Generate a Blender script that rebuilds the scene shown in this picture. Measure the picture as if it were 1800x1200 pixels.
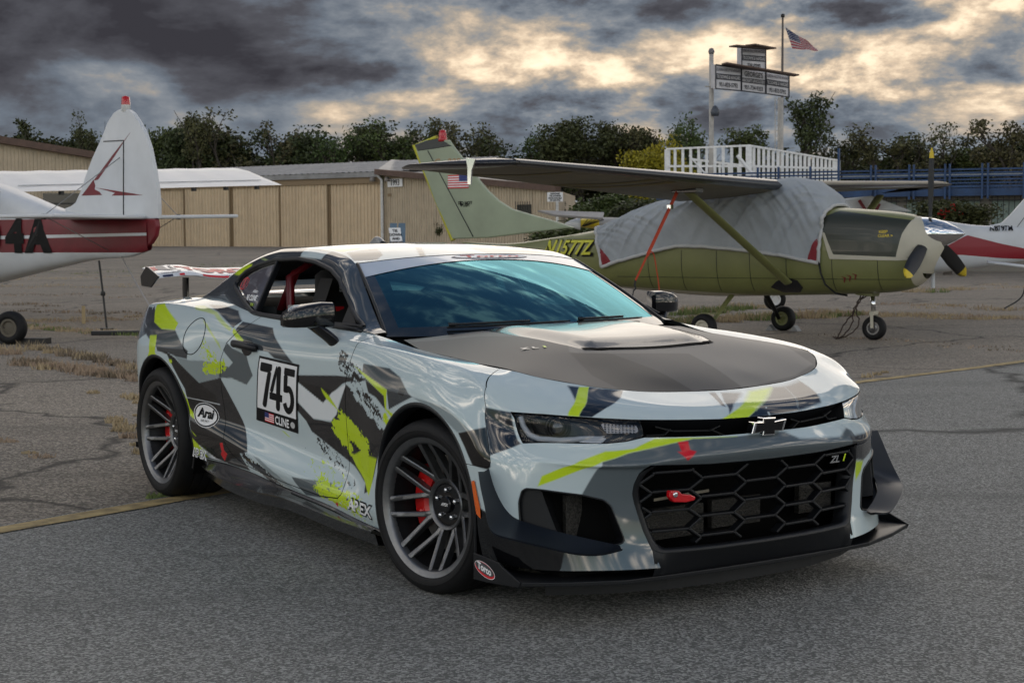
import bpy, bmesh, math, random
import numpy as np
from mathutils import Vector, Matrix, noise as mnoise

# ------------------------------------------------------------------ camera, sky, sun
for _o in list(bpy.data.objects):
    bpy.data.objects.remove(_o)
SC = bpy.context.scene
COL = SC.collection
R = math.radians
CAM_H = 1.399
cam_d = bpy.data.cameras.new('camera')
cam_d.lens = 56.16
cam_d.sensor_width = 36.0
cam_d.clip_end = 20000
cam = bpy.data.objects.new('camera', cam_d)
COL.objects.link(cam)
cam.location = (0, 0, CAM_H)
cam.rotation_euler = (Matrix.Rotation(R(90 - 3.943), 4, 'X') @ Matrix.Rotation(R(-0.397), 4, 'Z')).to_euler()
SC.camera = cam
SC.view_settings.view_transform = 'Standard'
SC.view_settings.look = 'None'
SC.view_settings.exposure = 0.35
SC.view_settings.gamma = 1.0

SUN_EL, SUN_AZ = 16.0, 4.0         # low sun behind the cloud bank ahead of the camera
world = bpy.data.worlds.new('World')
SC.world = world
world.use_nodes = True


def build_sky():
    """broken evening cloud over a Nishita sky: a heavy bank ahead with a warm rift, lighter cloud and blue gaps elsewhere"""
    nt = world.node_tree
    nt.nodes.clear()
    N, L = nt.nodes.new, nt.links.new

    def math_(op, a, b=None, c=None, clamp=False):
        n = N('ShaderNodeMath'); n.operation = op; n.use_clamp = clamp
        for k, v in enumerate((a, b, c)):
            if v is None: continue
            if isinstance(v, (int, float)): n.inputs[k].default_value = v
            else: L(v, n.inputs[k])
        return n.outputs[0]

    def rng(v, a, b, c=0.0, d=1.0, smooth=True):
        n = N('ShaderNodeMapRange'); n.interpolation_type = 'SMOOTHSTEP' if smooth else 'LINEAR'
        L(v, n.inputs[0])
        for k, q in enumerate((a, b, c, d)): n.inputs[k + 1].default_value = q
        return n.outputs[0]

    def mix(f, a, b):
        n = N('ShaderNodeMix'); n.data_type = 'RGBA'
        if isinstance(f, (int, float)): n.inputs[0].default_value = f
        else: L(f, n.inputs[0])
        for k, v in ((6, a), (7, b)):
            if isinstance(v, tuple): n.inputs[k].default_value = (*v, 1)
            else: L(v, n.inputs[k])
        return n.outputs[2]

    def noise(vec, scale, detail, rough, dist, seed):
        m = N('ShaderNodeMapping'); m.inputs['Location'].default_value = (seed, seed * .37, -seed * .71)
        L(vec, m.inputs[0])
        n = N('ShaderNodeTexNoise'); n.inputs['Scale'].default_value = scale; n.inputs['Detail'].default_value = detail
        n.inputs['Roughness'].default_value = rough; n.inputs['Distortion'].default_value = dist
        L(m.outputs[0], n.inputs['Vector'])
        return n.outputs['Fac']

    tc = N('ShaderNodeTexCoord')
    d = tc.outputs['Generated']
    sx = N('ShaderNodeSeparateXYZ'); L(d, sx.inputs[0])
    X, Y, Z = sx.outputs
    st = N('ShaderNodeMapping'); st.inputs['Scale'].default_value = (1, 1, 2.3); L(d, st.inputs[0])
    sv = st.outputs[0]
    big = noise(sv, 4.2, 3, .5, .2, 4.1)
    body = noise(sv, 8.5, 11, .585, .14, 11.3)
    up = N('ShaderNodeVectorMath'); up.operation = 'ADD'; up.inputs[1].default_value = (.006, 0, .045); L(sv, up.inputs[0])
    body2 = noise(up.outputs[0], 8.5, 11, .585, .14, 11.3)
    # lit tops: where the cloud thins towards the light
    lit = math_('MULTIPLY_ADD', math_('SUBTRACT', body, body2), 1.5, 0.0)
    front = rng(Y, 0.15, 0.72)
    right = rng(X, -0.22, 0.06)
    rift = math_('MULTIPLY', rng(Z, 0.058, 0.100), rng(Z, 0.150, 0.112))
    rift = math_('MULTIPLY', rift, rng(X, -0.16, 0.0))
    heavy = math_('MULTIPLY', rng(Z, 0.060, 0.115), rng(X, 0.0, -0.20))
    top = rng(Z, 0.118, 0.150)
    low = rng(Z, 0.085, 0.02)
    tone = math_('MULTIPLY_ADD', body, 0.44, 0.225)
    tone = math_('MULTIPLY_ADD', big, 0.32, math_('SUBTRACT', tone, 0.16))
    litk = math_('MULTIPLY_ADD', right, 0.62, 0.38)
    tone_f = math_('MULTIPLY_ADD', lit, litk, tone)
    tone_f = math_('MULTIPLY_ADD', rift, 0.19, tone_f)
    tone_f = math_('MULTIPLY_ADD', heavy, -0.21, tone_f)
    tone_f = math_('MULTIPLY_ADD', top, -0.07, tone_f)
    # two decks of cloud with defined, lit edges
    for (sc_, seed, lo_, amp, rim_) in ((5.2, 23.0, .47, -.055, .115), (11.0, 31.7, .49, -.04, .075)):
        dk = noise(sv, sc_, 12, .60, .10, seed)
        e1 = rng(dk, lo_, lo_ + .035)
        rim = math_('MULTIPLY', e1, rng(dk, lo_ + .11, lo_ + .03))
        tone_f = math_('MULTIPLY_ADD', e1, amp, tone_f)
        tone_f = math_('MULTIPLY_ADD', math_('MULTIPLY', rim, math_('MULTIPLY_ADD', right, .75, .25)), rim_, tone_f)
    ramp = N('ShaderNodeValToRGB'); L(tone_f, ramp.inputs[0])
    el = ramp.color_ramp.elements
    el[0].position = 0.14; el[0].color = (.034, .033, .040, 1)
    el[1].position = 0.98; el[1].color = (1.0, .87, .68, 1)
    for p, c in ((.30, (.070, .071, .083)), (.41, (.118, .138, .168)), (.51, (.190, .208, .232)), (.60, (.33, .290, .245)), (.69, (.58, .455, .33)), (.80, (.92, .74, .53))):
        e = el.new(p); e.color = (*c, 1)
    # cool the cloud base towards the horizon
    cool = mix(math_('MULTIPLY', low, 0.45), ramp.outputs[0], (.155, .195, .235))
    # rest of the sky: paler broken cloud with blue between, brightened out of view to light the car
    tone_o = math_('MULTIPLY_ADD', lit, 0.5, tone)
    ov = math_('MULTIPLY', rng(tone, 0.41, 0.53), rng(Z, 0.50, 0.80, 1.0, .10))
    sky = N('ShaderNodeTexSky'); sky.sky_type = 'NISHITA'; sky.sun_disc = False
    sky.sun_elevation = R(SUN_EL); sky.sun_rotation = R(SUN_AZ)
    sky.air_density = 1.0; sky.dust_density = 0.6; sky.ozone_density = 2.0
    blue = mix(1.0, sky.outputs[0], sky.outputs[0])
    sc = N('ShaderNodeVectorMath'); sc.operation = 'SCALE'; L(blue, sc.inputs[0]); sc.inputs['Scale'].default_value = 0.10
    pale = mix(rng(tone_o, 0.42, 0.62), SKY_CLOUD_LO, SKY_CLOUD_HI)
    over = mix(ov, sc.outputs[0], pale)
    ahead = math_('MULTIPLY', front, rng(Z, 0.80, 0.38))
    col = mix(ahead, over, cool)
    bg = N('ShaderNodeBackground')
    sc2 = N('ShaderNodeVectorMath'); sc2.operation = 'SCALE'; L(col, sc2.inputs[0]); sc2.inputs['Scale'].default_value = 10.0
    L(sc2.outputs[0], bg.inputs['Color'])
    bg.inputs['Strength'].default_value = 0.10
    out = N('ShaderNodeOutputWorld')
    L(bg.outputs[0], out.inputs['Surface'])


SKY_CLOUD_LO = (1.04, 1.08, 1.14)
SKY_CLOUD_HI = (4.2, 3.65, 3.0)
build_sky()
sun_d = bpy.data.lights.new('sun', 'SUN')
sun_d.energy = 0.7
sun_d.angle = R(48)
sun_d.color = (1.0, 0.9, 0.78)
sun = bpy.data.objects.new('sun', sun_d)
COL.objects.link(sun)
sun.rotation_euler = (R(90 - SUN_EL), 0, R(180 - SUN_AZ))
# ------------------------------------------------------------------ helpers
def link(name, me, mat=None, parent=None, smooth=False):
    o = bpy.data.objects.new(name, me)
    COL.objects.link(o)
    if mat is not None:
        for m in (mat if isinstance(mat, (list, tuple)) else [mat]):
            me.materials.append(m)
    if parent is not None:
        o.parent = parent
    if smooth:
        me.polygons.foreach_set('use_smooth', np.ones(len(me.polygons), bool))
    return o


def empty(name, loc=(0, 0, 0), rz=0.0, parent=None):
    o = bpy.data.objects.new(name, None)
    COL.objects.link(o)
    o.location = loc
    o.rotation_euler = (0, 0, rz)
    o.empty_display_size = 0.1
    if parent is not None:
        o.parent = parent
    return o


def tag(o, label=None, cat=None, group=None, kind=None):
    if label: o['label'] = label
    if cat: o['category'] = cat
    if group: o['group'] = group
    if kind: o['kind'] = kind
    return o


def mesh_np(name, V, faces, mat=None, parent=None, smooth=True, attrs=None):
    """faces: ndarray (m,4)/(m,3) or list of index tuples"""
    V = np.asarray(V, np.float32)
    me = bpy.data.meshes.new(name)
    if isinstance(faces, np.ndarray):
        k = faces.shape[1]
        idx = faces.ravel().astype(np.int32)
        st = np.arange(0, len(idx), k, dtype=np.int32)
    else:
        ln = np.fromiter((len(f) for f in faces), np.int32, len(faces))
        idx = np.fromiter((i for f in faces for i in f), np.int32, int(ln.sum()))
        st = np.concatenate([[0], np.cumsum(ln)[:-1]]).astype(np.int32)
    me.vertices.add(len(V))
    me.vertices.foreach_set('co', V.ravel())
    me.loops.add(len(idx))
    me.loops.foreach_set('vertex_index', idx)
    me.polygons.add(len(st))
    me.polygons.foreach_set('loop_start', st)
    if attrs:
        for an, arr in attrs.items():
            arr = np.asarray(arr, np.float32)
            if arr.ndim == 2 and arr.shape[1] == 3:
                a = me.attributes.new(an, 'FLOAT_VECTOR', 'POINT')
                a.data.foreach_set('vector', arr.ravel())
            else:
                a = me.attributes.new(an, 'FLOAT', 'POINT')
                a.data.foreach_set('value', arr.ravel())
    me.update(calc_edges=True)
    me.validate()
    return link(name, me, mat, parent, smooth)


class MB:
    """collects simple shapes into one mesh"""
    def __init__(s):
        s.v = []; s.f = []

    def add(s, V, F):
        b = len(s.v)
        s.v += [tuple(map(float, p)) for p in V]
        s.f += [tuple(b + i for i in f) for f in F]
        return s

    def box(s, a, b):
        x0, y0, z0 = a; x1, y1, z1 = b
        return s.add([(x0, y0, z0), (x1, y0, z0), (x1, y1, z0), (x0, y1, z0), (x0, y0, z1), (x1, y0, z1), (x1, y1, z1), (x0, y1, z1)],
                     [(0, 3, 2, 1), (4, 5, 6, 7), (0, 1, 5, 4), (1, 2, 6, 5), (2, 3, 7, 6), (3, 0, 4, 7)])

    def tube(s, pts, rad, n=8, cap=True, flat=1.0):
        pts = [Vector(p) for p in pts]
        if not isinstance(rad, (list, tuple)):
            rad = [rad] * len(pts)
        b = len(s.v)
        prev = None
        for i, p in enumerate(pts):
            t = (pts[min(i + 1, len(pts) - 1)] - pts[max(i - 1, 0)]).normalized()
            if prev is None:
                ref = Vector((0, 0, 1)) if abs(t.z) < 0.9 else Vector((1, 0, 0))
                u = t.cross(ref).normalized()
            else:
                u = (prev - t * prev.dot(t)).normalized()
            prev = u
            w = t.cross(u)
            for k in range(n):
                a = 2 * math.pi * k / n
                q = p + rad[i] * (math.cos(a) * u + flat * math.sin(a) * w)
                s.v.append((q.x, q.y, q.z))
        for i in range(len(pts) - 1):
            for k in range(n):
                k2 = (k + 1) % n
                s.f.append((b + i * n + k, b + i * n + k2, b + (i + 1) * n + k2, b + (i + 1) * n + k))
        if cap:
            s.f.append(tuple(b + k for k in reversed(range(n))))
            s.f.append(tuple(b + (len(pts) - 1) * n + k for k in range(n)))
        return s

    def bar(s, a, b, w, h, up=(0, 0, 1)):
        """box beam from a to b"""
        a = Vector(a); b = Vector(b); t = (b - a).normalized()
        u = t.cross(Vector(up)).normalized(); v = u.cross(t)
        P = []
        for p in (a, b):
            for (i, j) in ((-1, -1), (1, -1), (1, 1), (-1, 1)):
                P.append(p + u * (i * w / 2) + v * (j * h / 2))
        return s.add(P, [(3, 2, 1, 0), (4, 5, 6, 7), (0, 1, 5, 4), (1, 2, 6, 5), (2, 3, 7, 6), (3, 0, 4, 7)])

    def prism(s, poly, axis, a, b):
        """polygon (2d) extruded along axis 0/1/2 from a to b"""
        n = len(poly)
        def mk(p, c):
            q = list(p); q.insert(axis, c); return q
        V = [mk(p, a) for p in poly] + [mk(p, b) for p in poly]
        F = [tuple(reversed(range(n))), tuple(range(n, 2 * n))] + [(i, (i + 1) % n, n + (i + 1) % n, n + i) for i in range(n)]
        return s.add(V, F)

    def slab(s, poly3, off):
        """3d polygon thickened by the offset vector"""
        n = len(poly3)
        V = [Vector(p) for p in poly3] + [Vector(p) + Vector(off) for p in poly3]
        F = [tuple(reversed(range(n))), tuple(range(n, 2 * n))] + [(i, (i + 1) % n, n + (i + 1) % n, n + i) for i in range(n)]
        return s.add(V, F)

    def lathe(s, prof, n=32, axis=1, c=(0, 0, 0), close=False):
        """prof [(radius, along)] turned round an axis through c"""
        b = len(s.v); m = len(prof)
        for k in range(n):
            a = 2 * math.pi * k / n
            for (r, h) in prof:
                p = [r * math.cos(a), r * math.sin(a)]
                p.insert(axis, h)
                s.v.append((p[0] + c[0], p[1] + c[1], p[2] + c[2]))
        for k in range(n):
            k2 = (k + 1) % n
            for i in range(m - 1 if not close else m):
                i2 = (i + 1) % m
                s.f.append((b + k * m + i, b + k2 * m + i, b + k2 * m + i2, b + k * m + i2))
        return s

    def grid(s, P):
        P = np.asarray(P); a, b = P.shape[:2]
        return s.add(P.reshape(-1, 3), [(i * b + j, i * b + j + 1, (i + 1) * b + j + 1, (i + 1) * b + j) for i in range(a - 1) for j in range(b - 1)])

    def build(s, name, mat=None, parent=None, smooth=False, angle=None, bevel=None, fix=True):
        me = bpy.data.meshes.new(name)
        me.from_pydata(s.v, [], s.f)
        if fix or bevel:
            bm = bmesh.new(); bm.from_mesh(me)
            if fix:
                bmesh.ops.recalc_face_normals(bm, faces=bm.faces)
            if bevel:
                ed = [e for e in bm.edges if len(e.link_faces) == 2 and e.calc_face_angle(0) > 0.5]
                bmesh.ops.bevel(bm, geom=ed, offset=bevel, segments=2, affect='EDGES', profile=0.5, clamp_overlap=True)
            bm.to_mesh(me); bm.free()
        o = link(name, me, mat, parent, smooth or angle is not None)
        if angle is not None:
            me.set_sharp_from_angle(angle=R(angle))
        return o


# ---- splines
def pchip(x, y, xq):
    x = np.asarray(x, float); y = np.asarray(y, float); xq = np.asarray(xq, float)
    h = np.diff(x); d = np.diff(y) / h
    m = np.zeros_like(y)
    for i in range(1, len(x) - 1):
        if d[i - 1] * d[i] > 0:
            w1 = 2 * h[i] + h[i - 1]; w2 = h[i] + 2 * h[i - 1]
            m[i] = (w1 + w2) / (w1 / d[i - 1] + w2 / d[i])
    m[0] = d[0]; m[-1] = d[-1]
    i = np.clip(np.searchsorted(x, xq) - 1, 0, len(x) - 2)
    t = (xq - x[i]) / h[i]
    t2, t3 = t * t, t * t * t
    return (2 * t3 - 3 * t2 + 1) * y[i] + (t3 - 2 * t2 + t) * h[i] * m[i] + (-2 * t3 + 3 * t2) * y[i + 1] + (t3 - t2) * h[i] * m[i + 1]


def cspline(x, y, xq):
    """natural cubic spline"""
    x = np.asarray(x, float); y = np.asarray(y, float); xq = np.asarray(xq, float)
    n = len(x); h = np.diff(x)
    A = np.eye(n); b = np.zeros(n)
    for i in range(1, n - 1):
        A[i, i - 1] = h[i - 1]; A[i, i] = 2 * (h[i - 1] + h[i]); A[i, i + 1] = h[i]
        b[i] = 6 * ((y[i + 1] - y[i]) / h[i] - (y[i] - y[i - 1]) / h[i - 1])
    M = np.linalg.solve(A, b)
    i = np.clip(np.searchsorted(x, xq) - 1, 0, n - 2)
    a = (x[i + 1] - xq) / h[i]; c = (xq - x[i]) / h[i]
    return a * y[i] + c * y[i + 1] + ((a ** 3 - a) * M[i] + (c ** 3 - c) * M[i + 1]) * h[i] ** 2 / 6


def curve3(pts, n, kind='c'):
    P = np.asarray(pts, float)
    t = np.concatenate([[0], np.cumsum(np.linalg.norm(np.diff(P, axis=0), axis=1))])
    q = np.linspace(0, t[-1], n)
    f = cspline if kind == 'c' else pchip
    return np.stack([f(t, P[:, k], q) for k in range(P.shape[1])], 1)


def tps(C, z, Q, lam=1e-4):
    """thin-plate surface through scattered heights"""
    C = np.asarray(C, float); z = np.asarray(z, float); Q = np.asarray(Q, float)
    def U(r2): return np.where(r2 > 1e-12, 0.5 * r2 * np.log(np.maximum(r2, 1e-12)), 0)
    n = len(C)
    K = U(((C[:, None] - C[None]) ** 2).sum(-1)) + lam * np.eye(n)
    P = np.hstack([np.ones((n, 1)), C])
    A = np.zeros((n + 3, n + 3)); A[:n, :n] = K; A[:n, n:] = P; A[n:, :n] = P.T
    w = np.linalg.solve(A, np.concatenate([z, np.zeros(3)]))
    out = np.zeros(len(Q))
    for s0 in range(0, len(Q), 20000):
        q = Q[s0:s0 + 20000]
        out[s0:s0 + 20000] = U(((q[:, None] - C[None]) ** 2).sum(-1)) @ w[:n] + w[n] + q @ w[n + 1:]
    return out


def in_poly(P, poly):
    P = np.asarray(P); poly = np.asarray(poly, float)
    x, y = P[:, 0], P[:, 1]
    ins = np.zeros(len(P), bool)
    j = len(poly) - 1
    for i in range(len(poly)):
        xi, yi = poly[i]; xj, yj = poly[j]
        if yi != yj:
            c = ((yi > y) != (yj > y)) & (x < (xj - xi) * (y - yi) / (yj - yi) + xi)
            ins ^= c
        j = i
    return ins


def sdf_poly(P, poly, reach=0.15):
    """distance, positive inside; clamped to -reach far outside"""
    P = np.asarray(P, float); poly = np.asarray(poly, float)
    out = np.full(len(P), -reach)
    lo = poly.min(0) - reach; hi = poly.max(0) + reach
    m = np.where(((P >= lo) & (P <= hi)).all(1))[0]
    if len(m) == 0:
        return out
    p = P[m]
    d2 = np.full(len(p), 1e9)
    for i in range(len(poly)):
        a = poly[i]; s = poly[(i + 1) % len(poly)] - a
        t = np.clip(((p - a) @ s) / max(s @ s, 1e-12), 0, 1)
        e = p - a - t[:, None] * s
        d2 = np.minimum(d2, (e * e).sum(1))
    d = np.sqrt(d2)
    out[m] = np.where(in_poly(p, poly), d, -d)
    return out


class Surf:
    """quads/polys with per-vertex data, cuttable by a scalar field"""
    def __init__(s, V, Q, D=None, polys=None):
        s.V = np.asarray(V, float); s.Q = np.asarray(Q, int).reshape(-1, 4)
        s.D = np.zeros((len(s.V), 0)) if D is None else np.asarray(D, float)
        s.polys = polys or []

    @staticmethod
    def grid(P, D=None):
        a, b = P.shape[:2]
        i = np.arange(a * b).reshape(a, b)
        Q = np.stack([i[:-1, :-1], i[:-1, 1:], i[1:, 1:], i[1:, :-1]], -1).reshape(-1, 4)
        return Surf(P.reshape(-1, 3), Q, None if D is None else D.reshape(a * b, -1))

    def clip(s, d):
        """keep where d > 0"""
        d = np.asarray(d, float)
        d = np.where(np.abs(d) < 1e-6, 1e-6, d)
        pos = d > 0
        c = pos[s.Q].sum(1)
        keepQ = s.Q[c == 4]
        cross = [tuple(f) for f in s.Q[(c > 0) & (c < 4)]] + [f for f in s.polys if any(pos[i] for i in f)]
        nv = []; nd = []; cache = {}; base = len(s.V); polys = []
        for f in cross:
            n = len(f); o = []
            for k in range(n):
                i, j = f[k], f[(k + 1) % n]
                if pos[i]:
                    o.append(i)
                if pos[i] != pos[j]:
                    key = (i, j) if i < j else (j, i)
                    q = cache.get(key)
                    if q is None:
                        t = d[key[0]] / (d[key[0]] - d[key[1]])
                        nv.append(s.V[key[0]] * (1 - t) + s.V[key[1]] * t)
                        nd.append(s.D[key[0]] * (1 - t) + s.D[key[1]] * t)
                        q = base + len(nv) - 1
                        cache[key] = q
                    o.append(q)
            if len(o) > 2:
                polys.append(tuple(o))
        V = np.vstack([s.V, np.array(nv).reshape(-1, 3)]) if nv else s.V
        D = np.vstack([s.D, np.array(nd).reshape(len(nv), s.D.shape[1])]) if nv else s.D
        used = np.zeros(len(V), bool)
        used[keepQ.ravel()] = True
        for f in polys:
            for i in f: used[i] = True
        remap = np.cumsum(used) - 1
        return Surf(V[used], remap[keepQ], D[used], [tuple(int(remap[i]) for i in f) for f in polys])

    def mirror(s):
        V = s.V * [1, -1, 1]
        return Surf(V, s.Q[:, ::-1], s.D.copy(), [tuple(reversed(f)) for f in s.polys])

    def faces(s):
        return [tuple(map(int, f)) for f in s.Q] + list(s.polys)

    def build(s, name, mat, parent, attrs=None, smooth=True):
        V = s.V
        if not s.polys:
            return mesh_np(name, V, s.Q.astype(np.int32), mat, parent, smooth, attrs)
        return mesh_np(name, V, s.faces(), mat, parent, smooth, attrs)


# ---- materials
def mat(name, col, rough=0.5, metal=0.0, coat=0.0, spec=0.5, noise=0.0, nscale=20.0, bump=0.0, bscale=200.0, emit=None, alpha=1.0, sheen=0.0, rvar=0.0):
    m = bpy.data.materials.new(name)
    m.use_nodes = True
    nt = m.node_tree
    b = nt.nodes['Principled BSDF']
    b.inputs['Base Color'].default_value = (*col, 1)
    b.inputs['Roughness'].default_value = rough
    b.inputs['Metallic'].default_value = metal
    b.inputs['Coat Weight'].default_value = coat
    b.inputs['Coat Roughness'].default_value = 0.04
    b.inputs['Specular IOR Level'].default_value = spec
    b.inputs['Sheen Weight'].default_value = sheen
    if noise or bump or rvar:
        tc = nt.nodes.new('ShaderNodeTexCoord')
    if noise or rvar:
        n = nt.nodes.new('ShaderNodeTexNoise')
        n.inputs['Scale'].default_value = nscale
        n.inputs['Detail'].default_value = 6
        n.inputs['Roughness'].default_value = 0.6
        nt.links.new(tc.outputs['Object'], n.inputs['Vector'])
        if noise:
            mx = nt.nodes.new('ShaderNodeMix'); mx.data_type = 'RGBA'
            mx.inputs[6].default_value = (*[c * (1 - noise) for c in col], 1)
            mx.inputs[7].default_value = (*[min(1, c * (1 + noise)) for c in col], 1)
            mr = nt.nodes.new('ShaderNodeMapRange')
            mr.inputs[1].default_value = 0.3; mr.inputs[2].default_value = 0.7
            nt.links.new(n.outputs['Fac'], mr.inputs[0])
            nt.links.new(mr.outputs[0], mx.inputs[0])
            nt.links.new(mx.outputs[2], b.inputs['Base Color'])
        if rvar:
            mr2 = nt.nodes.new('ShaderNodeMapRange')
            mr2.inputs[1].default_value = 0.3; mr2.inputs[2].default_value = 0.7
            mr2.inputs[3].default_value = max(0.02, rough - rvar); mr2.inputs[4].default_value = rough + rvar
            nt.links.new(n.outputs['Fac'], mr2.inputs[0])
            nt.links.new(mr2.outputs[0], b.inputs['Roughness'])
    if bump:
        n2 = nt.nodes.new('ShaderNodeTexNoise')
        n2.inputs['Scale'].default_value = bscale
        n2.inputs['Detail'].default_value = 4
        nt.links.new(tc.outputs['Object'], n2.inputs['Vector'])
        bp_ = nt.nodes.new('ShaderNodeBump')
        bp_.inputs['Strength'].default_value = bump
        bp_.inputs['Distance'].default_value = 0.01
        nt.links.new(n2.outputs['Fac'], bp_.inputs['Height'])
        nt.links.new(bp_.outputs['Normal'], b.inputs['Normal'])
    if emit:
        b.inputs['Emission Color'].default_value = (*emit[0], 1)
        b.inputs['Emission Strength'].default_value = emit[1]
    m.diffuse_color = (*col, 1)
    return m


def attr_mat(name, rough, coat=0.0, flake=False):
    m = mat(name, (0.5, 0.5, 0.5), rough, coat=coat)
    nt = m.node_tree
    a = nt.nodes.new('ShaderNodeAttribute'); a.attribute_name = 'col'
    nt.links.new(a.outputs['Vector'], nt.nodes['Principled BSDF'].inputs['Base Color'])
    return m


def text_mesh(s, size=1.0, bold=0.0, space=1.0, shear=0.0, xs=1.0):
    """text as triangulated 2-d polygons: (verts (n,2), faces); centred"""
    cu = bpy.data.curves.new('t', 'FONT')
    cu.body = s; cu.size = size; cu.offset = bold; cu.space_character = space; cu.shear = shear
    cu.align_x = 'CENTER'; cu.align_y = 'CENTER'
    cu.resolution_u = 3
    o = bpy.data.objects.new('t', cu)
    COL.objects.link(o)
    dg = bpy.context.evaluated_depsgraph_get()
    me = o.evaluated_get(dg).to_mesh()
    V = np.array([(v.co.x * xs, v.co.y) for v in me.vertices])
    F = [tuple(p.vertices) for p in me.polygons]
    o.evaluated_get(dg).to_mesh_clear()
    bpy.data.objects.remove(o)
    bpy.data.curves.remove(cu)
    return V, F
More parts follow.
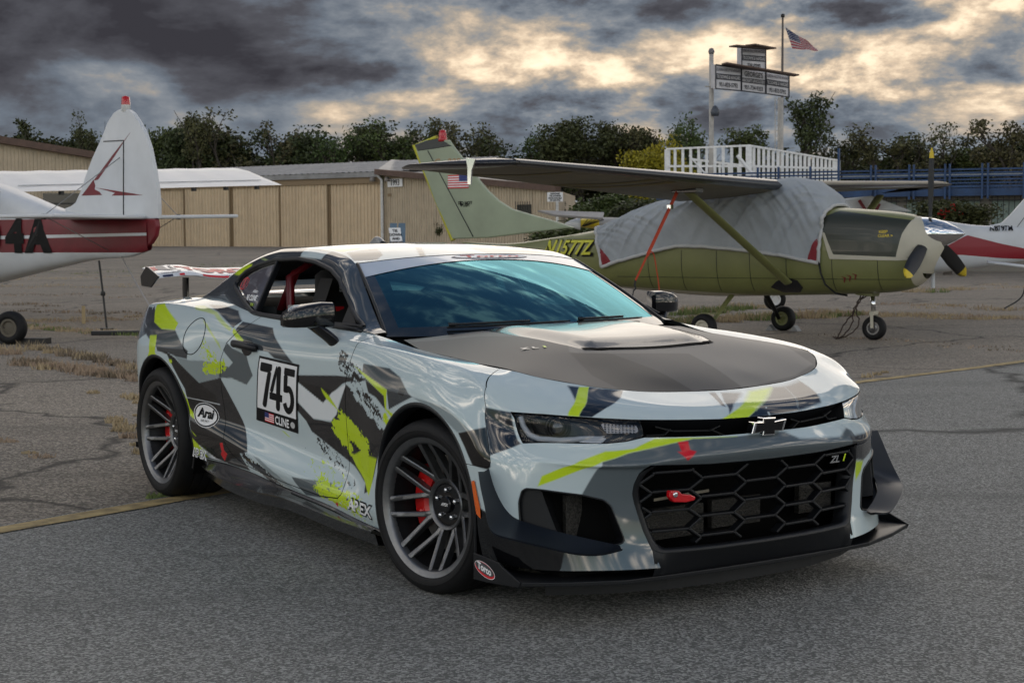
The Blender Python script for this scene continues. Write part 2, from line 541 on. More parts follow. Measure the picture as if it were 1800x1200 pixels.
# ---- livery: flat vinyl shapes in body coordinates (u along the flank and round the nose, z up; hood and roof in x, y)
LIGHT = (.50, .585, .60); WHITE = (.72, .75, .76); MID = (.092, .112, .122); SLATE = (.040, .047, .053)
DARK = (.017, .0175, .0195); BLACK = (.0045, .0047, .0055); NAVY = (.006, .010, .018); LIME = (.50, .66, .010)
HAZY = (.25, .30, .31); PALE = (.52, .63, .25); RED = (.60, .010, .016); HOODA = (.007, .0072, .008); HOODB = (.042, .042, .043); HOODC = (.115, .111, .106)
LIVERY = {}
LIVERY['wrap'] = [
 (SLATE, [(-3.05, 0.946), (-3.036, 1.009), (-2.748, 0.899), (-2.566, 0.902), (-2.435, 0.827), (-2.375, 0.805), (-2.388, 0.763), (-2.54, 0.771), (-2.651, 0.785), (-2.77, 0.784), (-2.783, 0.8), (-2.988, 0.861)]),
 (LIME, [(-3.01, 1.017), (-2.903, 1.026), (-2.554, 0.938), (-2.569, 0.902), (-2.759, 0.899), (-2.902, 0.929), (-2.976, 0.983)]),
 (PALE, [(-2.51, 1.029), (-2.424, 1.031), (-2.198, 1.007), (-1.896, 0.94), (-1.916, 0.928), (-2.184, 0.994), (-2.294, 1.004), (-2.42, 1.011)]),
 (PALE, [(-2.257, 0.968), (-2.181, 0.949), (-2.014, 0.866), (-1.983, 0.827), (-2.072, 0.88)]),
 (SLATE, [(-2.402, 1.036), (-2.184, 1.006), (-1.979, 0.964), (-1.892, 0.945), (-1.869, 0.976), (-2.028, 1.018), (-2.245, 1.036)]),
 (HAZY, [(-2.374, 0.758), (-2.211, 0.766), (-2.018, 0.763), (-2.041, 0.692), (-2.276, 0.649), (-2.324, 0.667), (-2.448, 0.723), (-2.54, 0.771), (-2.388, 0.761)]),
 (MID, [(-1.92, 0.869), (-1.86, 0.847), (-1.702, 0.823), (-1.68, 0.786), (-1.642, 0.732), (-1.725, 0.681), (-1.893, 0.701), (-2.041, 0.692), (-2.024, 0.763), (-1.909, 0.753), (-1.858, 0.779), (-1.942, 0.818), (-1.967, 0.834)]),
 (SLATE, [(-1.858, 0.974), (-1.518, 0.96), (-1.199, 0.817), (-1.402, 0.828), (-1.473, 0.852), (-1.617, 0.855), (-1.7, 0.827), (-1.748, 0.863), (-1.857, 0.915)]),
 (BLACK, [(-2.785, 0.787), (-2.651, 0.788), (-2.542, 0.763), (-2.276, 0.649), (-2.025, 0.693), (-1.774, 0.458), (-1.715, 0.403), (-1.689, 0.365), (-1.782, 0.348), (-1.727, 0.269), (-1.775, 0.269), (-2.411, 0.267), (-2.401, 0.399), (-2.447, 0.607), (-2.638, 0.773)]),
 (DARK, [(-2.276, 0.649), (-2.025, 0.693), (-1.774, 0.458), (-1.729, 0.41), (-1.903, 0.432), (-2.102, 0.457), (-2.103, 0.598)]),
 (LIME, [(-2.913, 0.858), (-2.808, 0.864), (-2.797, 0.832), (-2.805, 0.775), (-2.747, 0.728), (-2.893, 0.673), (-2.952, 0.706), (-2.896, 0.774), (-2.902, 0.827)]),
 (LIME, [(-2.494, 0.605), (-2.471, 0.595), (-2.434, 0.549), (-2.421, 0.512), (-2.366, 0.479), (-2.36, 0.458), (-2.409, 0.471), (-2.457, 0.496), (-2.468, 0.527)]),
 (LIME, [(-2.617, 0.749), (-2.581, 0.749), (-2.571, 0.739), (-2.59, 0.726), (-2.612, 0.735)]),
 (LIME, [(-2.662, 0.733), (-2.625, 0.721), (-2.65, 0.722)]),
 (LIME, [(-2.545, 0.662), (-2.51, 0.635), (-2.499, 0.611), (-2.521, 0.631)]),
 (LIME, [(-2.397, 0.399), (-2.335, 0.372), (-2.364, 0.376)]),
 (LIME, [(-2.4, 0.357), (-2.339, 0.331), (-2.22, 0.276), (-2.412, 0.272)]),
 (WHITE, [(-2.339, 0.331), (-2.137, 0.28), (-2.003, 0.274), (-2.23, 0.274)]),
 (WHITE, [(-2.492, 0.565), (-2.065, 0.559), (-2.074, 0.555), (-2.497, 0.563)]),
 (RED, [(-2.036, 0.371), (-1.993, 0.377), (-1.999, 0.336), (-1.969, 0.324), (-2.035, 0.281), (-2.063, 0.312), (-2.039, 0.326)]),
 (RED, [(-0.839, 0.307), (-0.811, 0.308), (-0.775, 0.263), (-0.756, 0.255), (-0.791, 0.227), (-0.816, 0.259), (-0.799, 0.272)]),
 ('splat', BLACK, (-1.775, 0.341), (-1.349, 0.245), .035, .95, 3),
 ('splat', LIME, (-2.244, 0.851), (-2.025, 0.751), .075, .62, 7),
 ('splat', LIME, (-2.244, 0.718), (-1.91, 0.761), .045, .85, 8),
 (LIME, [(-1.882, 0.944), (-1.703, 0.877), (-1.825, 0.892), (-1.88, 0.922)]),
 (DARK, [(-1.159, 0.768), (-0.774, 0.794), (-0.491, 0.804), (-0.49, 0.794), (-0.669, 0.775), (-0.716, 0.763), (-0.849, 0.701), (-0.921, 0.664), (-1.165, 0.741)]),
 (BLACK, [(-1.161, 0.74), (-0.796, 0.728), (-0.849, 0.701), (-0.921, 0.664)]),
 (WHITE, [(-1.173, 0.738), (-0.921, 0.664), (-0.825, 0.717), (-0.672, 0.768), (-0.765, 0.678), (-0.798, 0.622), (-0.849, 0.594), (-1.039, 0.586), (-1.187, 0.659)]),
 (DARK, [(-1.194, 0.652), (-1.03, 0.584), (-0.863, 0.586), (-0.799, 0.625), (-0.68, 0.764), (-0.515, 0.712), (-0.381, 0.661), (-0.354, 0.623), (-0.283, 0.611), (-0.319, 0.596), (-0.379, 0.492), (-0.477, 0.338), (-0.524, 0.324), (-0.525, 0.366), (-0.654, 0.421), (-0.836, 0.461), (-1.064, 0.524), (-1.109, 0.567), (-1.199, 0.613)]),
 (MID, [(-1.207, 0.307), (-0.846, 0.327), (-0.754, 0.312), (-0.635, 0.273), (-1.11, 0.236)]),
 (HAZY, [(-1.621, 0.355), (-1.559, 0.351), (-1.22, 0.253), (-1.11, 0.236), (-1.338, 0.246)]),
 ('splat', BLACK, (-1.089, 0.527), (-0.558, 0.305), .04, .60, 11),
 ('splat', BLACK, (-1.256, 0.497), (-0.739, 0.313), .03, .28, 12),
 ('splat', LIME, (-1.173, 0.416), (-0.561, 0.242), .11, .50, 13),
 ('splat', LIME, (-1.003, 0.309), (-0.515, 0.248), .06, .85, 14),
 (LIME, [(-0.93, 0.73), (-0.848, 0.697), (-0.777, 0.646), (-0.739, 0.629), (-0.79, 0.648), (-0.885, 0.685), (-0.919, 0.713)]),
 ('splat', LIME, (-0.804, 0.621), (-0.464, 0.504), .055, 1.15, 15),
 ('splat', LIME, (-0.859, 0.593), (-0.655, 0.473), .042, 1.0, 16),
 (LIME, [(-0.693, 0.473), (-0.644, 0.471), (-0.574, 0.494), (-0.489, 0.485), (-0.395, 0.484), (-0.441, 0.404), (-0.478, 0.32), (-0.538, 0.378), (-0.631, 0.422)]),
 (LIME, [(-1.387, 0.496), (-1.355, 0.493), (-1.294, 0.472), (-1.318, 0.475)]),
 ('splat', BLACK, (-0.792, 0.88), (-0.499, 0.781), .06, .78, 21),
 (SLATE, [(-0.525, 0.861), (-0.286, 0.858), (-0.186, 0.831), (-0.101, 0.774), (-0.069, 0.763), (-0.26, 0.697), (-0.281, 0.768), (-0.526, 0.826)]),
 (DARK, [(-0.498, 0.807), (-0.306, 0.749), (-0.293, 0.694), (-0.381, 0.735), (-0.454, 0.748)]),
 ('splat', LIGHT, (-0.642, 0.774), (-0.282, 0.623), .05, 1.0, 22),
 ('splat', BLACK, (-0.594, 0.775), (-0.296, 0.643), .035, .75, 23),
 ('splat', LIME, (-0.31, 0.677), (-0.262, 0.63), .03, .9, 24),
 (LIME, [(-0.612, 0.847), (-0.526, 0.827), (-0.282, 0.774), (-0.283, 0.698), (-0.201, 0.676), (-0.225, 0.661), (-0.295, 0.694), (-0.306, 0.748), (-0.502, 0.809)]),
 (HAZY, [(-0.069, 0.763), (0.039, 0.756), (0.169, 0.744), (0.354, 0.673), (0.26, 0.66), (0.122, 0.717)]),
 (BLACK, [(-0.174, 0.792), (-0.13, 0.778), (-0.141, 0.762), (-0.185, 0.766)]),
 (BLACK, [(0.268, 0.658), (0.449, 0.692), (0.464, 0.594), (0.464, 0.553), (0.448, 0.542), (0.361, 0.549), (0.315, 0.609)]),
 (NAVY, [(0.437, 0.762), (0.556, 0.75), (0.583, 0.653), (0.593, 0.641), (0.464, 0.594), (0.45, 0.691)]),
 (NAVY, [(0.668, 0.835), (0.725, 0.83), (0.75, 0.791)]),
 (NAVY, [(0.786, 0.829), (1.011, 0.812), (0.98, 0.794), (0.908, 0.766), (0.869, 0.737), (0.82, 0.739), (0.809, 0.787)]),
 (LIME, [(0.725, 0.83), (0.786, 0.829), (0.809, 0.787), (0.82, 0.739), (0.775, 0.742), (0.75, 0.791)]),
 (NAVY, [(1.468, 0.789), (1.495, 0.788), (1.445, 0.748), (1.434, 0.753)]),
 (NAVY, [(1.517, 0.787), (1.546, 0.786), (1.605, 0.782), (1.492, 0.753), (1.433, 0.726), (1.471, 0.763)]),
 (NAVY, [(1.796, 0.79), (1.87, 0.79), (1.782, 0.73), (1.773, 0.716), (1.532, 0.705), (1.482, 0.701), (1.594, 0.742)]),
 ('splat', LIGHT, (1.627, 0.751), (1.582, 0.701), .05, .55, 31),
 (DARK, [(1.87, 0.79), (2.049, 0.802), (1.95, 0.747), (1.929, 0.733), (1.773, 0.716), (1.782, 0.73)]),
 (LIME, [(1.65, 0.784), (1.796, 0.79), (1.594, 0.742), (1.482, 0.701), (1.376, 0.709)]),
 (MID, [(0.812, 0.466), (0.88, 0.585), (0.929, 0.596), (0.987, 0.612), (1.136, 0.636), (1.24, 0.651), (1.425, 0.649), (1.65, 0.651), (1.937, 0.672), (2.074, 0.617), (2.098, 0.5), (2.087, 0.362), (2.011, 0.27), (1.084, 0.208), (0.951, 0.209), (0.919, 0.208), (0.642, 0.209), (0.687, 0.279)]),
 (LIME, [(0.652, 0.495), (0.668, 0.532), (0.797, 0.587), (0.909, 0.619), (0.94, 0.62), (1.013, 0.626), (1.097, 0.657), (1.196, 0.656), (1.425, 0.649), (1.24, 0.651), (1.136, 0.636), (0.987, 0.612), (0.929, 0.596), (0.88, 0.585), (0.73, 0.524)]),
 (LIGHT, [(1.648, 0.651), (1.937, 0.672), (2.046, 0.63), (1.953, 0.606), (1.713, 0.621)]),
 (DARK, [(2.025, 0.6), (2.411, 0.587), (2.434, 0.511), (2.213, 0.482), (2.111, 0.498), (2.039, 0.562)]),
 (LIGHT, [(2.12, 0.49), (2.278, 0.456), (2.191, 0.286), (2.34, 0.267), (2.362, 0.234), (2.109, 0.206), (2.013, 0.269), (2.071, 0.308)]),
 (LIME, [(2.12, 0.49), (2.215, 0.479), (2.192, 0.444), (2.133, 0.412)]),
 (BLACK, [(0.344, 0.305), (0.423, 0.326), (0.457, 0.304), (0.543, 0.297), (0.687, 0.279), (0.642, 0.218), (0.501, 0.21), (0.428, 0.213), (0.313, 0.217)]),
 (RED, [(1.179, 0.643), (1.218, 0.644), (1.208, 0.616), (1.228, 0.61), (1.187, 0.58), (1.158, 0.612), (1.173, 0.612)])]
LIVERY['hood'] = [
 (HOODC, [(-0.455, -0.745), (-0.291, -0.507), (0.074, -0.306), (0.232, -0.413), (0.286, -0.247), (0.346, 0.092), (0.675, 0.086), (0.594, 0.435), (0.506, 0.615), (0.206, 0.712), (0.006, 0.488), (-0.543, 0.737)]),
 (HOODB, [(-0.455, -0.755), (-0.145, -0.545), (0.213, -0.406), (0.392, -0.274), (0.671, -0.146), (0.603, -0.436), (0.514, -0.614), (0.236, -0.756)]),
 (HOODA, [(0.228, -0.411), (0.286, -0.247), (0.469, -0.186), (0.673, -0.146), (0.606, -0.445), (0.466, -0.473)]),
 (HOODB, [(0.286, -0.247), (0.346, 0.092), (0.512, 0.092), (0.676, 0.076), (0.673, -0.146), (0.469, -0.186)])]
LIVERY['roof'] = [
 (PALE, [(-1.586, -0.574), (-1.656, -0.304), (-1.62, -0.28), (-1.419, -0.46), (-1.389, -0.556)]),
 (DARK, [(-1.363, -0.552), (-1.374, -0.385), (-1.207, -0.445), (-1.151, -0.507), (-1.196, -0.602)]),
 (BLACK, [(-1.328, -0.207), (-1.314, -0.179), (-1.071, -0.295), (-1.078, -0.321)]),
 (SLATE, [(-1.222, 0.032), (-1.046, 0.036), (-1.063, 0.234), (-1.243, 0.588), (-1.361, 0.584), (-1.499, 0.539), (-1.518, 0.335)]),
 (SLATE, [(-2.019, -0.574), (-2.233, -0.372)])]
LIVERY['upper'] = [
 (SLATE, [(-2.185, 1.227), (-2.411, 1.15), (-2.603, 1.06), (-2.171, 1.045), (-2.017, 1.029), (-1.968, 1.092), (-2.166, 1.17)]),
 (LIGHT, [(-1.674, 1.283), (-1.708, 1.323), (-1.452, 1.31), (-1.44, 1.275)]),
 (LIME, [(-2.363, 1.19), (-2.296, 1.246), (-2.182, 1.241), (-2.178, 1.231), (-2.218, 1.182)]),
 (PALE, [(-2.171, 1.282), (-2.015, 1.263), (-2.033, 1.26)]),
 (SLATE, [(-1.44, 1.275), (-1.426, 1.307), (-1.265, 1.285), (-1.108, 1.229), (-0.639, 0.979), (-0.728, 0.983), (-1.23, 1.249)])]
LIVERY['side'] = LIVERY['wrap'] + [
 (MID, [(.70, .17), (1.14, .17), (1.14, .30), (.95, .30), (.90, .272), (.735, .290)]),
 (BLACK, [(.34, .15), (.695, .15), (.735, .292), (.60, .318), (.50, .362), (.34, .41)]),
 (SLATE, [(-3.6, 1.0), (-3.06, 1.0), (-2.98, .94), (-2.99, .86), (-3.15, .82), (-3.6, .82)]),
 (LIME, [(-3.36, .28), (-3.325, .28), (-3.315, .79), (-3.35, .79)])]; LIVERY['front'] = []
# ------------------------------------------------------------------ the race car: body surfaces
# car frame: x forward from the front axle, y to the car's left, z up; its right side (y < 0) faces the camera
RHO = R(90 - 146.782)
def car_to_world(x, y):
    dx, dy = x - 5.287, y + 3.989
    return (math.cos(RHO) * dx - math.sin(RHO) * dy, math.sin(RHO) * dx + math.cos(RHO) * dy)
CAR = empty('race_car', (*car_to_world(0, 0), 0.0), RHO)
tag(CAR, 'race prepared two-door sports coupe in grey, black and lime camouflage wrap numbered 745', 'car')

SX = [-3.7, -3.58, -3.46, -3.34, -3.22, -3.08, -2.81, -2.5, -2.25, -2.0, -1.75, -1.45, -1.15, -0.85, -0.62, -0.4, -0.18, 0.05, 0.22]
ROWS = {
 'R0': [(-3.8,.80,.30),(-3.5,.87,.29),(-3.2,.895,.27),(-2.81,.90,.26),(-2.4,.895,.262),(-2.0,.89,.268),(-1.75,.892,.264),(-1.34,.90,.243),(-.93,.90,.226),(-.63,.90,.20),(-.45,.90,.186),(0,.905,.19),(.3,.915,.20)],
 'R1': [(-3.8,.82,.42),(-3.4,.89,.40),(-2.81,.925,.40),(-2.4,.922,.40),(-2.14,.92,.391),(-1.72,.926,.351),(-1.39,.926,.313),(-.9,.923,.281),(-.5,.925,.26),(0,.93,.27),(.3,.93,.28)],
 'R2': [(-3.8,.83,.52),(-3.4,.90,.50),(-2.81,.935,.50),(-2.4,.915,.50),(-2.14,.897,.49),(-1.72,.888,.47),(-1.39,.885,.45),(-.9,.885,.42),(-.6,.90,.40),(-.4,.925,.40),(0,.94,.42),(.3,.937,.42)],
 'R3': [(-3.8,.835,.64),(-3.4,.905,.62),(-2.81,.947,.63),(-2.4,.93,.62),(-2.14,.908,.62),(-1.72,.90,.62),(-1.39,.90,.61),(-.9,.90,.60),(-.6,.912,.60),(-.35,.938,.60),(0,.948,.60),(.3,.942,.58)],
 'R4': [(-3.8,.83,.76),(-3.4,.90,.77),(-3.1,.938,.79),(-2.81,.95,.81),(-2.4,.942,.80),(-2.14,.927,.79),(-1.72,.915,.78),(-1.39,.912,.77),(-.9,.912,.77),(-.6,.92,.77),(-.3,.94,.77),(0,.946,.765),(.3,.936,.72)],
 'R4b': [(-3.8,.822,.85),(-3.4,.882,.88),(-2.81,.922,.92),(-2.4,.924,.92),(-2.14,.922,.89),(-1.72,.912,.865),(-1.39,.908,.855),(-.9,.908,.86),(-.58,.912,.868),(-.23,.924,.862),(.03,.928,.848),(.3,.908,.80)],
 'R5': [(-3.8,.80,.93),(-3.4,.838,.985),(-3.0,.856,1.02),(-2.635,.86,1.025),(-2.469,.872,1.012),(-2.174,.898,.976),(-1.9,.903,.94),(-1.6,.892,.925),(-1.39,.889,.922),(-.9,.889,.928),(-.58,.893,.938),(-.23,.894,.925),(.03,.893,.905),(.28,.872,.872)],
 'R6': [(-3.8,.60,.95),(-3.4,.66,1.03),(-3.0,.70,1.045),(-2.7,.705,1.06),(-2.47,.725,1.06),(-2.2,.765,1.045),(-1.95,.80,1.022),(-1.75,.815,1.008),(-1.39,.82,.998),(-.9,.82,.986),(-.62,.803,.970),(-.3,.775,.924),(.03,.79,.908),(.28,.785,.889)],
}
FRONT = {
 'R0': [(.45,.91,.21),(.58,.895,.205),(.70,.80,.20),(.78,.68,.20),(.84,.56,.20),(.885,.40,.20),(.90,.2,.205),(.905,0,.21)],
 'R1': [(.45,.925,.29),(.578,.895,.29),(.69,.80,.29),(.765,.68,.29),(.82,.56,.285),(.865,.40,.28),(.885,.2,.28),(.89,0,.28)],
 'R2': [(.435,.935,.43),(.555,.90,.43),(.665,.80,.43),(.745,.68,.43),(.805,.56,.43),(.85,.40,.42),(.875,.2,.42),(.88,0,.42)],
 'R3': [(.42,.938,.575),(.54,.895,.57),(.655,.80,.56),(.75,.68,.553),(.825,.56,.548),(.875,.40,.545),(.905,.2,.545),(.912,0,.545)],
 'R4': [(.40,.928,.66),(.53,.885,.625),(.66,.79,.59),(.765,.68,.575),(.842,.56,.578),(.897,.40,.594),(.93,.2,.602),(.94,0,.605)],
 'R4b': [(.38,.915,.745),(.50,.875,.685),(.62,.785,.645),(.72,.68,.632),(.79,.56,.635),(.845,.40,.650),(.885,.2,.658),(.895,0,.66)],
 'R5': [(.40,.893,.815),(.500,.862,.757),(.615,.775,.749),(.70,.67,.740),(.765,.55,.728),(.825,.40,.717),(.86,.2,.710),(.87,0,.706)],
 'R6': [(.36,.745,.880),(.437,.70,.862),(.54,.60,.838),(.577,.532,.825),(.605,.45,.814),(.635,.36,.804),(.66,.2,.796),(.685,0,.793)],
}
NAMES = ['R0', 'R1', 'R2', 'R3', 'R4', 'R4b', 'R5', 'R5b', 'R6']


def control_net():
    net = {}
    for r in ['R0', 'R1', 'R2', 'R3', 'R4', 'R4b', 'R5', 'R6']:
        T = np.array(ROWS[r], float)
        w = pchip(T[:, 0], T[:, 1], SX); z = pchip(T[:, 0], T[:, 2], SX)
        side = np.stack([SX, w, z], 1)
        w = w * np.interp(SX, [-3.7, -3.58, -3.46, -3.34, -3.22, -3.08, -2.9], [.765, .84, .885, .93, .972, .995, 1.0])
        side[:, 1] = w
        rear = []
        for (fx, fw) in ((-3.80, 0.0), (-3.795, 0.28), (-3.765, 0.50)):
            wr = min(fw, w[0] - 0.02) if r != 'R6' else fw * 0.7
            rear.append((fx + (0.10 if r == 'R6' else 0.03 if r == 'R5' else 0), wr, z[0] + (0.02 if r in ('R5', 'R6') else 0.0)))
        net[r] = np.vstack([rear, side, np.array(FRONT[r], float)])
    # lip crease just above the lamps / just inside the fender crease
    a, b = net['R5'], net['R6']
    k = np.full((len(a), 1), 0.30); k[-8:] = 0.32
    mid = a * (1 - k) + b * k
    mid[-8:, 2] += 0.006; mid[-8:, 0] += 0.020
    mid[:-8, 2] += 0.004
    net['R5b'] = mid
    return net


NET = control_net()
NR = len(SX) + 3 + 8
ref = NET['R3']
U = np.concatenate([[0], np.cumsum(np.linalg.norm(np.diff(ref[:, :2], axis=0), axis=1))])
U = U - U[3 + SX.index(0.05)] + 0.05            # along the side u is close to x
UEND = U[-1]                                       # centre line of the nose


def wrap_rows(uq):
    """rows evaluated at u: (len(uq), rows, 3) with w as second coordinate"""
    out = []
    # mirrored ghost stations keep the centre line smooth
    ug = np.concatenate([[2 * U[0] - U[2], 2 * U[0] - U[1]], U, [2 * U[-1] - U[-2], 2 * U[-1] - U[-3]]])
    for r in NAMES:
        P = NET[r]
        G = np.vstack([P[2] * [1, -1, 1], P[1] * [1, -1, 1], P, P[-2] * [1, -1, 1], P[-3] * [1, -1, 1]])
        out.append(np.stack([pchip(ug, G[:, 0], uq), cspline(ug, G[:, 1], uq) * 0.5 + pchip(ug, G[:, 1], uq) * 0.5, pchip(ug, G[:, 2], uq)], 1))
    return np.stack(out, 1)


def gauss1(A, sig, axis):
    n = int(max(1, round(3 * sig)))
    k = np.exp(-0.5 * (np.arange(-n, n + 1) / sig) ** 2); k /= k.sum()
    pad = [(0, 0)] * A.ndim; pad[axis] = (n, n)
    B = np.pad(A, pad, mode='edge')
    # reflect about the end points so borders keep their position
    out = np.zeros_like(A)
    idx = [slice(None)] * A.ndim
    lo = np.take(A, [0], axis); hi = np.take(A, [-1], axis)
    i0 = [slice(None)] * A.ndim; i0[axis] = slice(0, n)
    B[tuple(i0)] = 2 * lo - np.flip(np.take(A, np.arange(1, n + 1), axis), axis)
    i1 = [slice(None)] * A.ndim; i1[axis] = slice(A.shape[axis] + n, None)
    B[tuple(i1)] = 2 * hi - np.flip(np.take(A, np.arange(A.shape[axis] - n - 1, A.shape[axis] - 1), axis), axis)
    for j, kk in enumerate(k):
        idx[axis] = slice(j, j + A.shape[axis])
        out += kk * B[tuple(idx)]
    return out


def wrap_grid(u0, u1, h):
    nu = int((u1 - u0) / h) + 1
    uq = np.linspace(u0, u1, nu)
    rows = wrap_rows(uq)
    nv = int(0.86 / h)
    # row parameter: average heights
    vp = np.array([0, .085, .22, .37, .50, .59, .69, .76, .90])
    vq = np.linspace(0, vp[-1], nv)
    i = np.clip(np.searchsorted(vp, vq) - 1, 0, len(vp) - 2)
    G = np.zeros((nu, nv, 3))
    hh = np.diff(vp)
    # catmull-rom style tangents with limited overshoot, then soften the creases
    d = np.diff(rows, axis=1) / hh[None, :, None]
    m = np.zeros_like(rows)
    m[:, 1:-1] = (d[:, :-1] * hh[None, 1:, None] + d[:, 1:] * hh[None, :-1, None]) / (hh[1:] + hh[:-1])[None, :, None]
    m[:, 0] = d[:, 0]; m[:, -1] = d[:, -1]
    m *= 0.75
    t = (vq - vp[i]) / hh[i]
    t2, t3 = t * t, t ** 3
    a = (2 * t3 - 3 * t2 + 1)[None, :, None]; b = ((t3 - 2 * t2 + t) * hh[i])[None, :, None]
    c = (-2 * t3 + 3 * t2)[None, :, None]; e = ((t3 - t2) * hh[i])[None, :, None]
    G = a * rows[:, i] + b * m[:, i] + c * rows[:, i + 1] + e * m[:, i + 1]
    G = gauss1(G, 0.011 / h, 1)
    G = gauss1(G, 0.035 / h, 0)
    P = G * [1, -1, 1]
    D = np.stack([np.broadcast_to(uq[:, None], P.shape[:2]), P[..., 2]], -1)
    return Surf.grid(P, D)


# ---- cut-outs and panel joints, in (u, z)
def circ(cx, cz, r, n=64, flat=None):
    return [(cx + r * math.cos(2 * math.pi * k / n), cz + r * math.sin(2 * math.pi * k / n)) for k in range(n)]


def arch_poly(cx, cz, r, zb):
    return [(cx + r * math.cos(a), cz + r * math.sin(a)) for a in np.linspace(-0.15, math.pi + 0.15, 60)] + [(cx - r * 1.02, zb), (cx + r * 1.02, zb)]


ARCH_F = arch_poly(-0.012, 0.362, 0.375, -0.2)
ARCH_R = arch_poly(-2.80, 0.365, 0.39, -0.2)
HEADSLOT = [(.549,.752),(.68,.748),(.762,.743),(.857,.737),(1.024,.726),(1.376,.712),(1.75,.708),(1.75,.656),(1.348,.655),(1.061,.662),(.991,.649),(.921,.644),(.835,.645),(.737,.646),(.669,.645),(.60,.642),(.587,.679),(.571,.728)]
GRILLE = [(1.045,.570),(1.016,.540),(1.002,.50),(1.0,.465),(1.038,.332),(1.066,.26),(1.084,.214),(1.10,.15),(1.75,.15),(1.75,.557),(1.283,.561),(1.10,.569)]
DUCT = [(.593,.475),(.607,.486),(.655,.484),(.813,.465),(.893,.446),(.92,.424),(.963,.305),(.953,.292),(.858,.277),(.71,.30),(.60,.335),(.575,.36),(.58,.437)]
BUMPER = [(.30,.97),(.315,.886),(.339,.863),(.388,.831),(.44,.761),(.461,.60),(.465,.569),(.452,.549),(.1,.549),(.1,.1),(1.8,.1),(1.8,1.0),(.30,1.0)]
DOOR = [(-.598,1.05),(-.60,.97),(-.628,.91),(-.683,.778),(-.70,.671),(-.709,.396),(-.727,.297),(-.76,.272),(-.93,.256),(-1.34,.268),(-1.66,.286),(-1.783,.296),(-1.90,.33),(-1.972,.385),(-2.02,.50),(-2.028,.639),(-2.0,.78),(-1.928,.87),(-1.78,.955),(-1.72,1.012),(-1.70,1.05)]
G = 0.0022       # half a panel gap

# livery colours (vinyl)

paint = attr_mat('wrap_vinyl', 0.05, coat=0.0)
paint.node_tree.nodes['Principled BSDF'].inputs['Specular IOR Level'].default_value = 0.75
satin = attr_mat('satin_vinyl', 0.46)
satin.node_tree.nodes['Principled BSDF'].inputs['Specular IOR Level'].default_value = 0.32
black_gloss = mat('black_gloss', (.005, .005, .006), 0.10, coat=0.2)
black_satin = mat('black_satin', (.007, .0078, .0095), 0.40, spec=.34, bump=0.02, bscale=900)
black_plastic = mat('black_plastic', (.006, .0065, .0075), 0.5, spec=.3, bump=0.05, bscale=700)
black_flat = mat('black_flat', (.003, .003, .003), 0.9, spec=.1)
interior = mat('interior_black', (.010, .010, .010), 0.9)
chrome = mat('chrome', (.75, .76, .78), 0.08, metal=1.0)
alu = mat('alu_dark', (.20, .20, .205), 0.32, metal=1.0)
red_paint = mat('red_paint', (.55, .006, .012), 0.25, coat=0.4)
white_print = mat('white_print', (.78, .78, .78), 0.4)
black_print = mat('black_print', (.004, .004, .005), 0.5, spec=.15)
red_print = mat('red_print', (.62, .010, .018), 0.4)
blue_print = mat('blue_print', (.015, .03, .16), 0.4)
lime_print = mat('lime_print', LIME, 0.35)


def glass_mat(name, tint, rough=0.0, opac=0.5, ior=1.5, coat=(1, 1, 1)):  # coat only colours what the glass mirrors
    m = bpy.data.materials.new(name); m.use_nodes = True
    nt = m.node_tree; nt.nodes.clear()
    o = nt.nodes.new('ShaderNodeOutputMaterial')
    tr = nt.nodes.new('ShaderNodeBsdfTransparent'); tr.inputs[0].default_value = (*tint, 1)
    gl = nt.nodes.new('ShaderNodeBsdfGlossy'); gl.inputs['Roughness'].default_value = rough; gl.inputs[0].default_value = (*coat, 1)
    fr = nt.nodes.new('ShaderNodeFresnel'); fr.inputs[0].default_value = ior
    ma = nt.nodes.new('ShaderNodeMath'); ma.operation = 'MULTIPLY_ADD'; ma.inputs[1].default_value = 1.0; ma.inputs[2].default_value = opac
    ma.use_clamp = True
    mx = nt.nodes.new('ShaderNodeMixShader')
    nt.links.new(fr.outputs[0], ma.inputs[0]); nt.links.new(ma.outputs[0], mx.inputs[0])
    nt.links.new(tr.outputs[0], mx.inputs[1]); nt.links.new(gl.outputs[0], mx.inputs[2])
    nt.links.new(mx.outputs[0], o.inputs[0])
    return m


glass_front = glass_mat('windscreen_glass', (.12, .40, .48), 0.0, 0.07, 1.55, (.36, .86, 1.0))  # teal in tint and reflection stands in for blue sky mirrored here
glass_side = glass_mat('side_glass', (.30, .42, .45), 0.0, 0.05, 1.5)
glass_lamp = glass_mat('lamp_lens', (.62, .63, .65), 0.0, 0.0, 1.33)

try:
    LIVERY
except NameError:
    LIVERY = {'side': [], 'front': [], 'hood': [], 'roof': [], 'splat': []}


def vhash(ix, iy, seed=0):
    h = (ix.astype(np.int64) * 374761393 + iy.astype(np.int64) * 668265263 + seed * 1442695041) & 0x7fffffff
    h = ((h ^ (h >> 13)) * 1274126177) & 0x7fffffff
    return ((h ^ (h >> 16)) & 0xffff) / 65535.0


def vnoise(x, y, seed=0):
    ix, iy = np.floor(x), np.floor(y); fx, fy = x - ix, y - iy
    fx = fx * fx * (3 - 2 * fx); fy = fy * fy * (3 - 2 * fy)
    a = vhash(ix, iy, seed); b = vhash(ix + 1, iy, seed); c = vhash(ix, iy + 1, seed); d = vhash(ix + 1, iy + 1, seed)
    return (a * (1 - fx) + b * fx) * (1 - fy) + (c * (1 - fx) + d * fx) * fy


def fbm(x, y, seed=0, oct=3):
    s = 0; a = 0.5; t = 0
    for k in range(oct):
        s = s + a * vnoise(x * 2 ** k, y * 2 ** k, seed + 17 * k); t += a; a *= 0.55
    return s / t


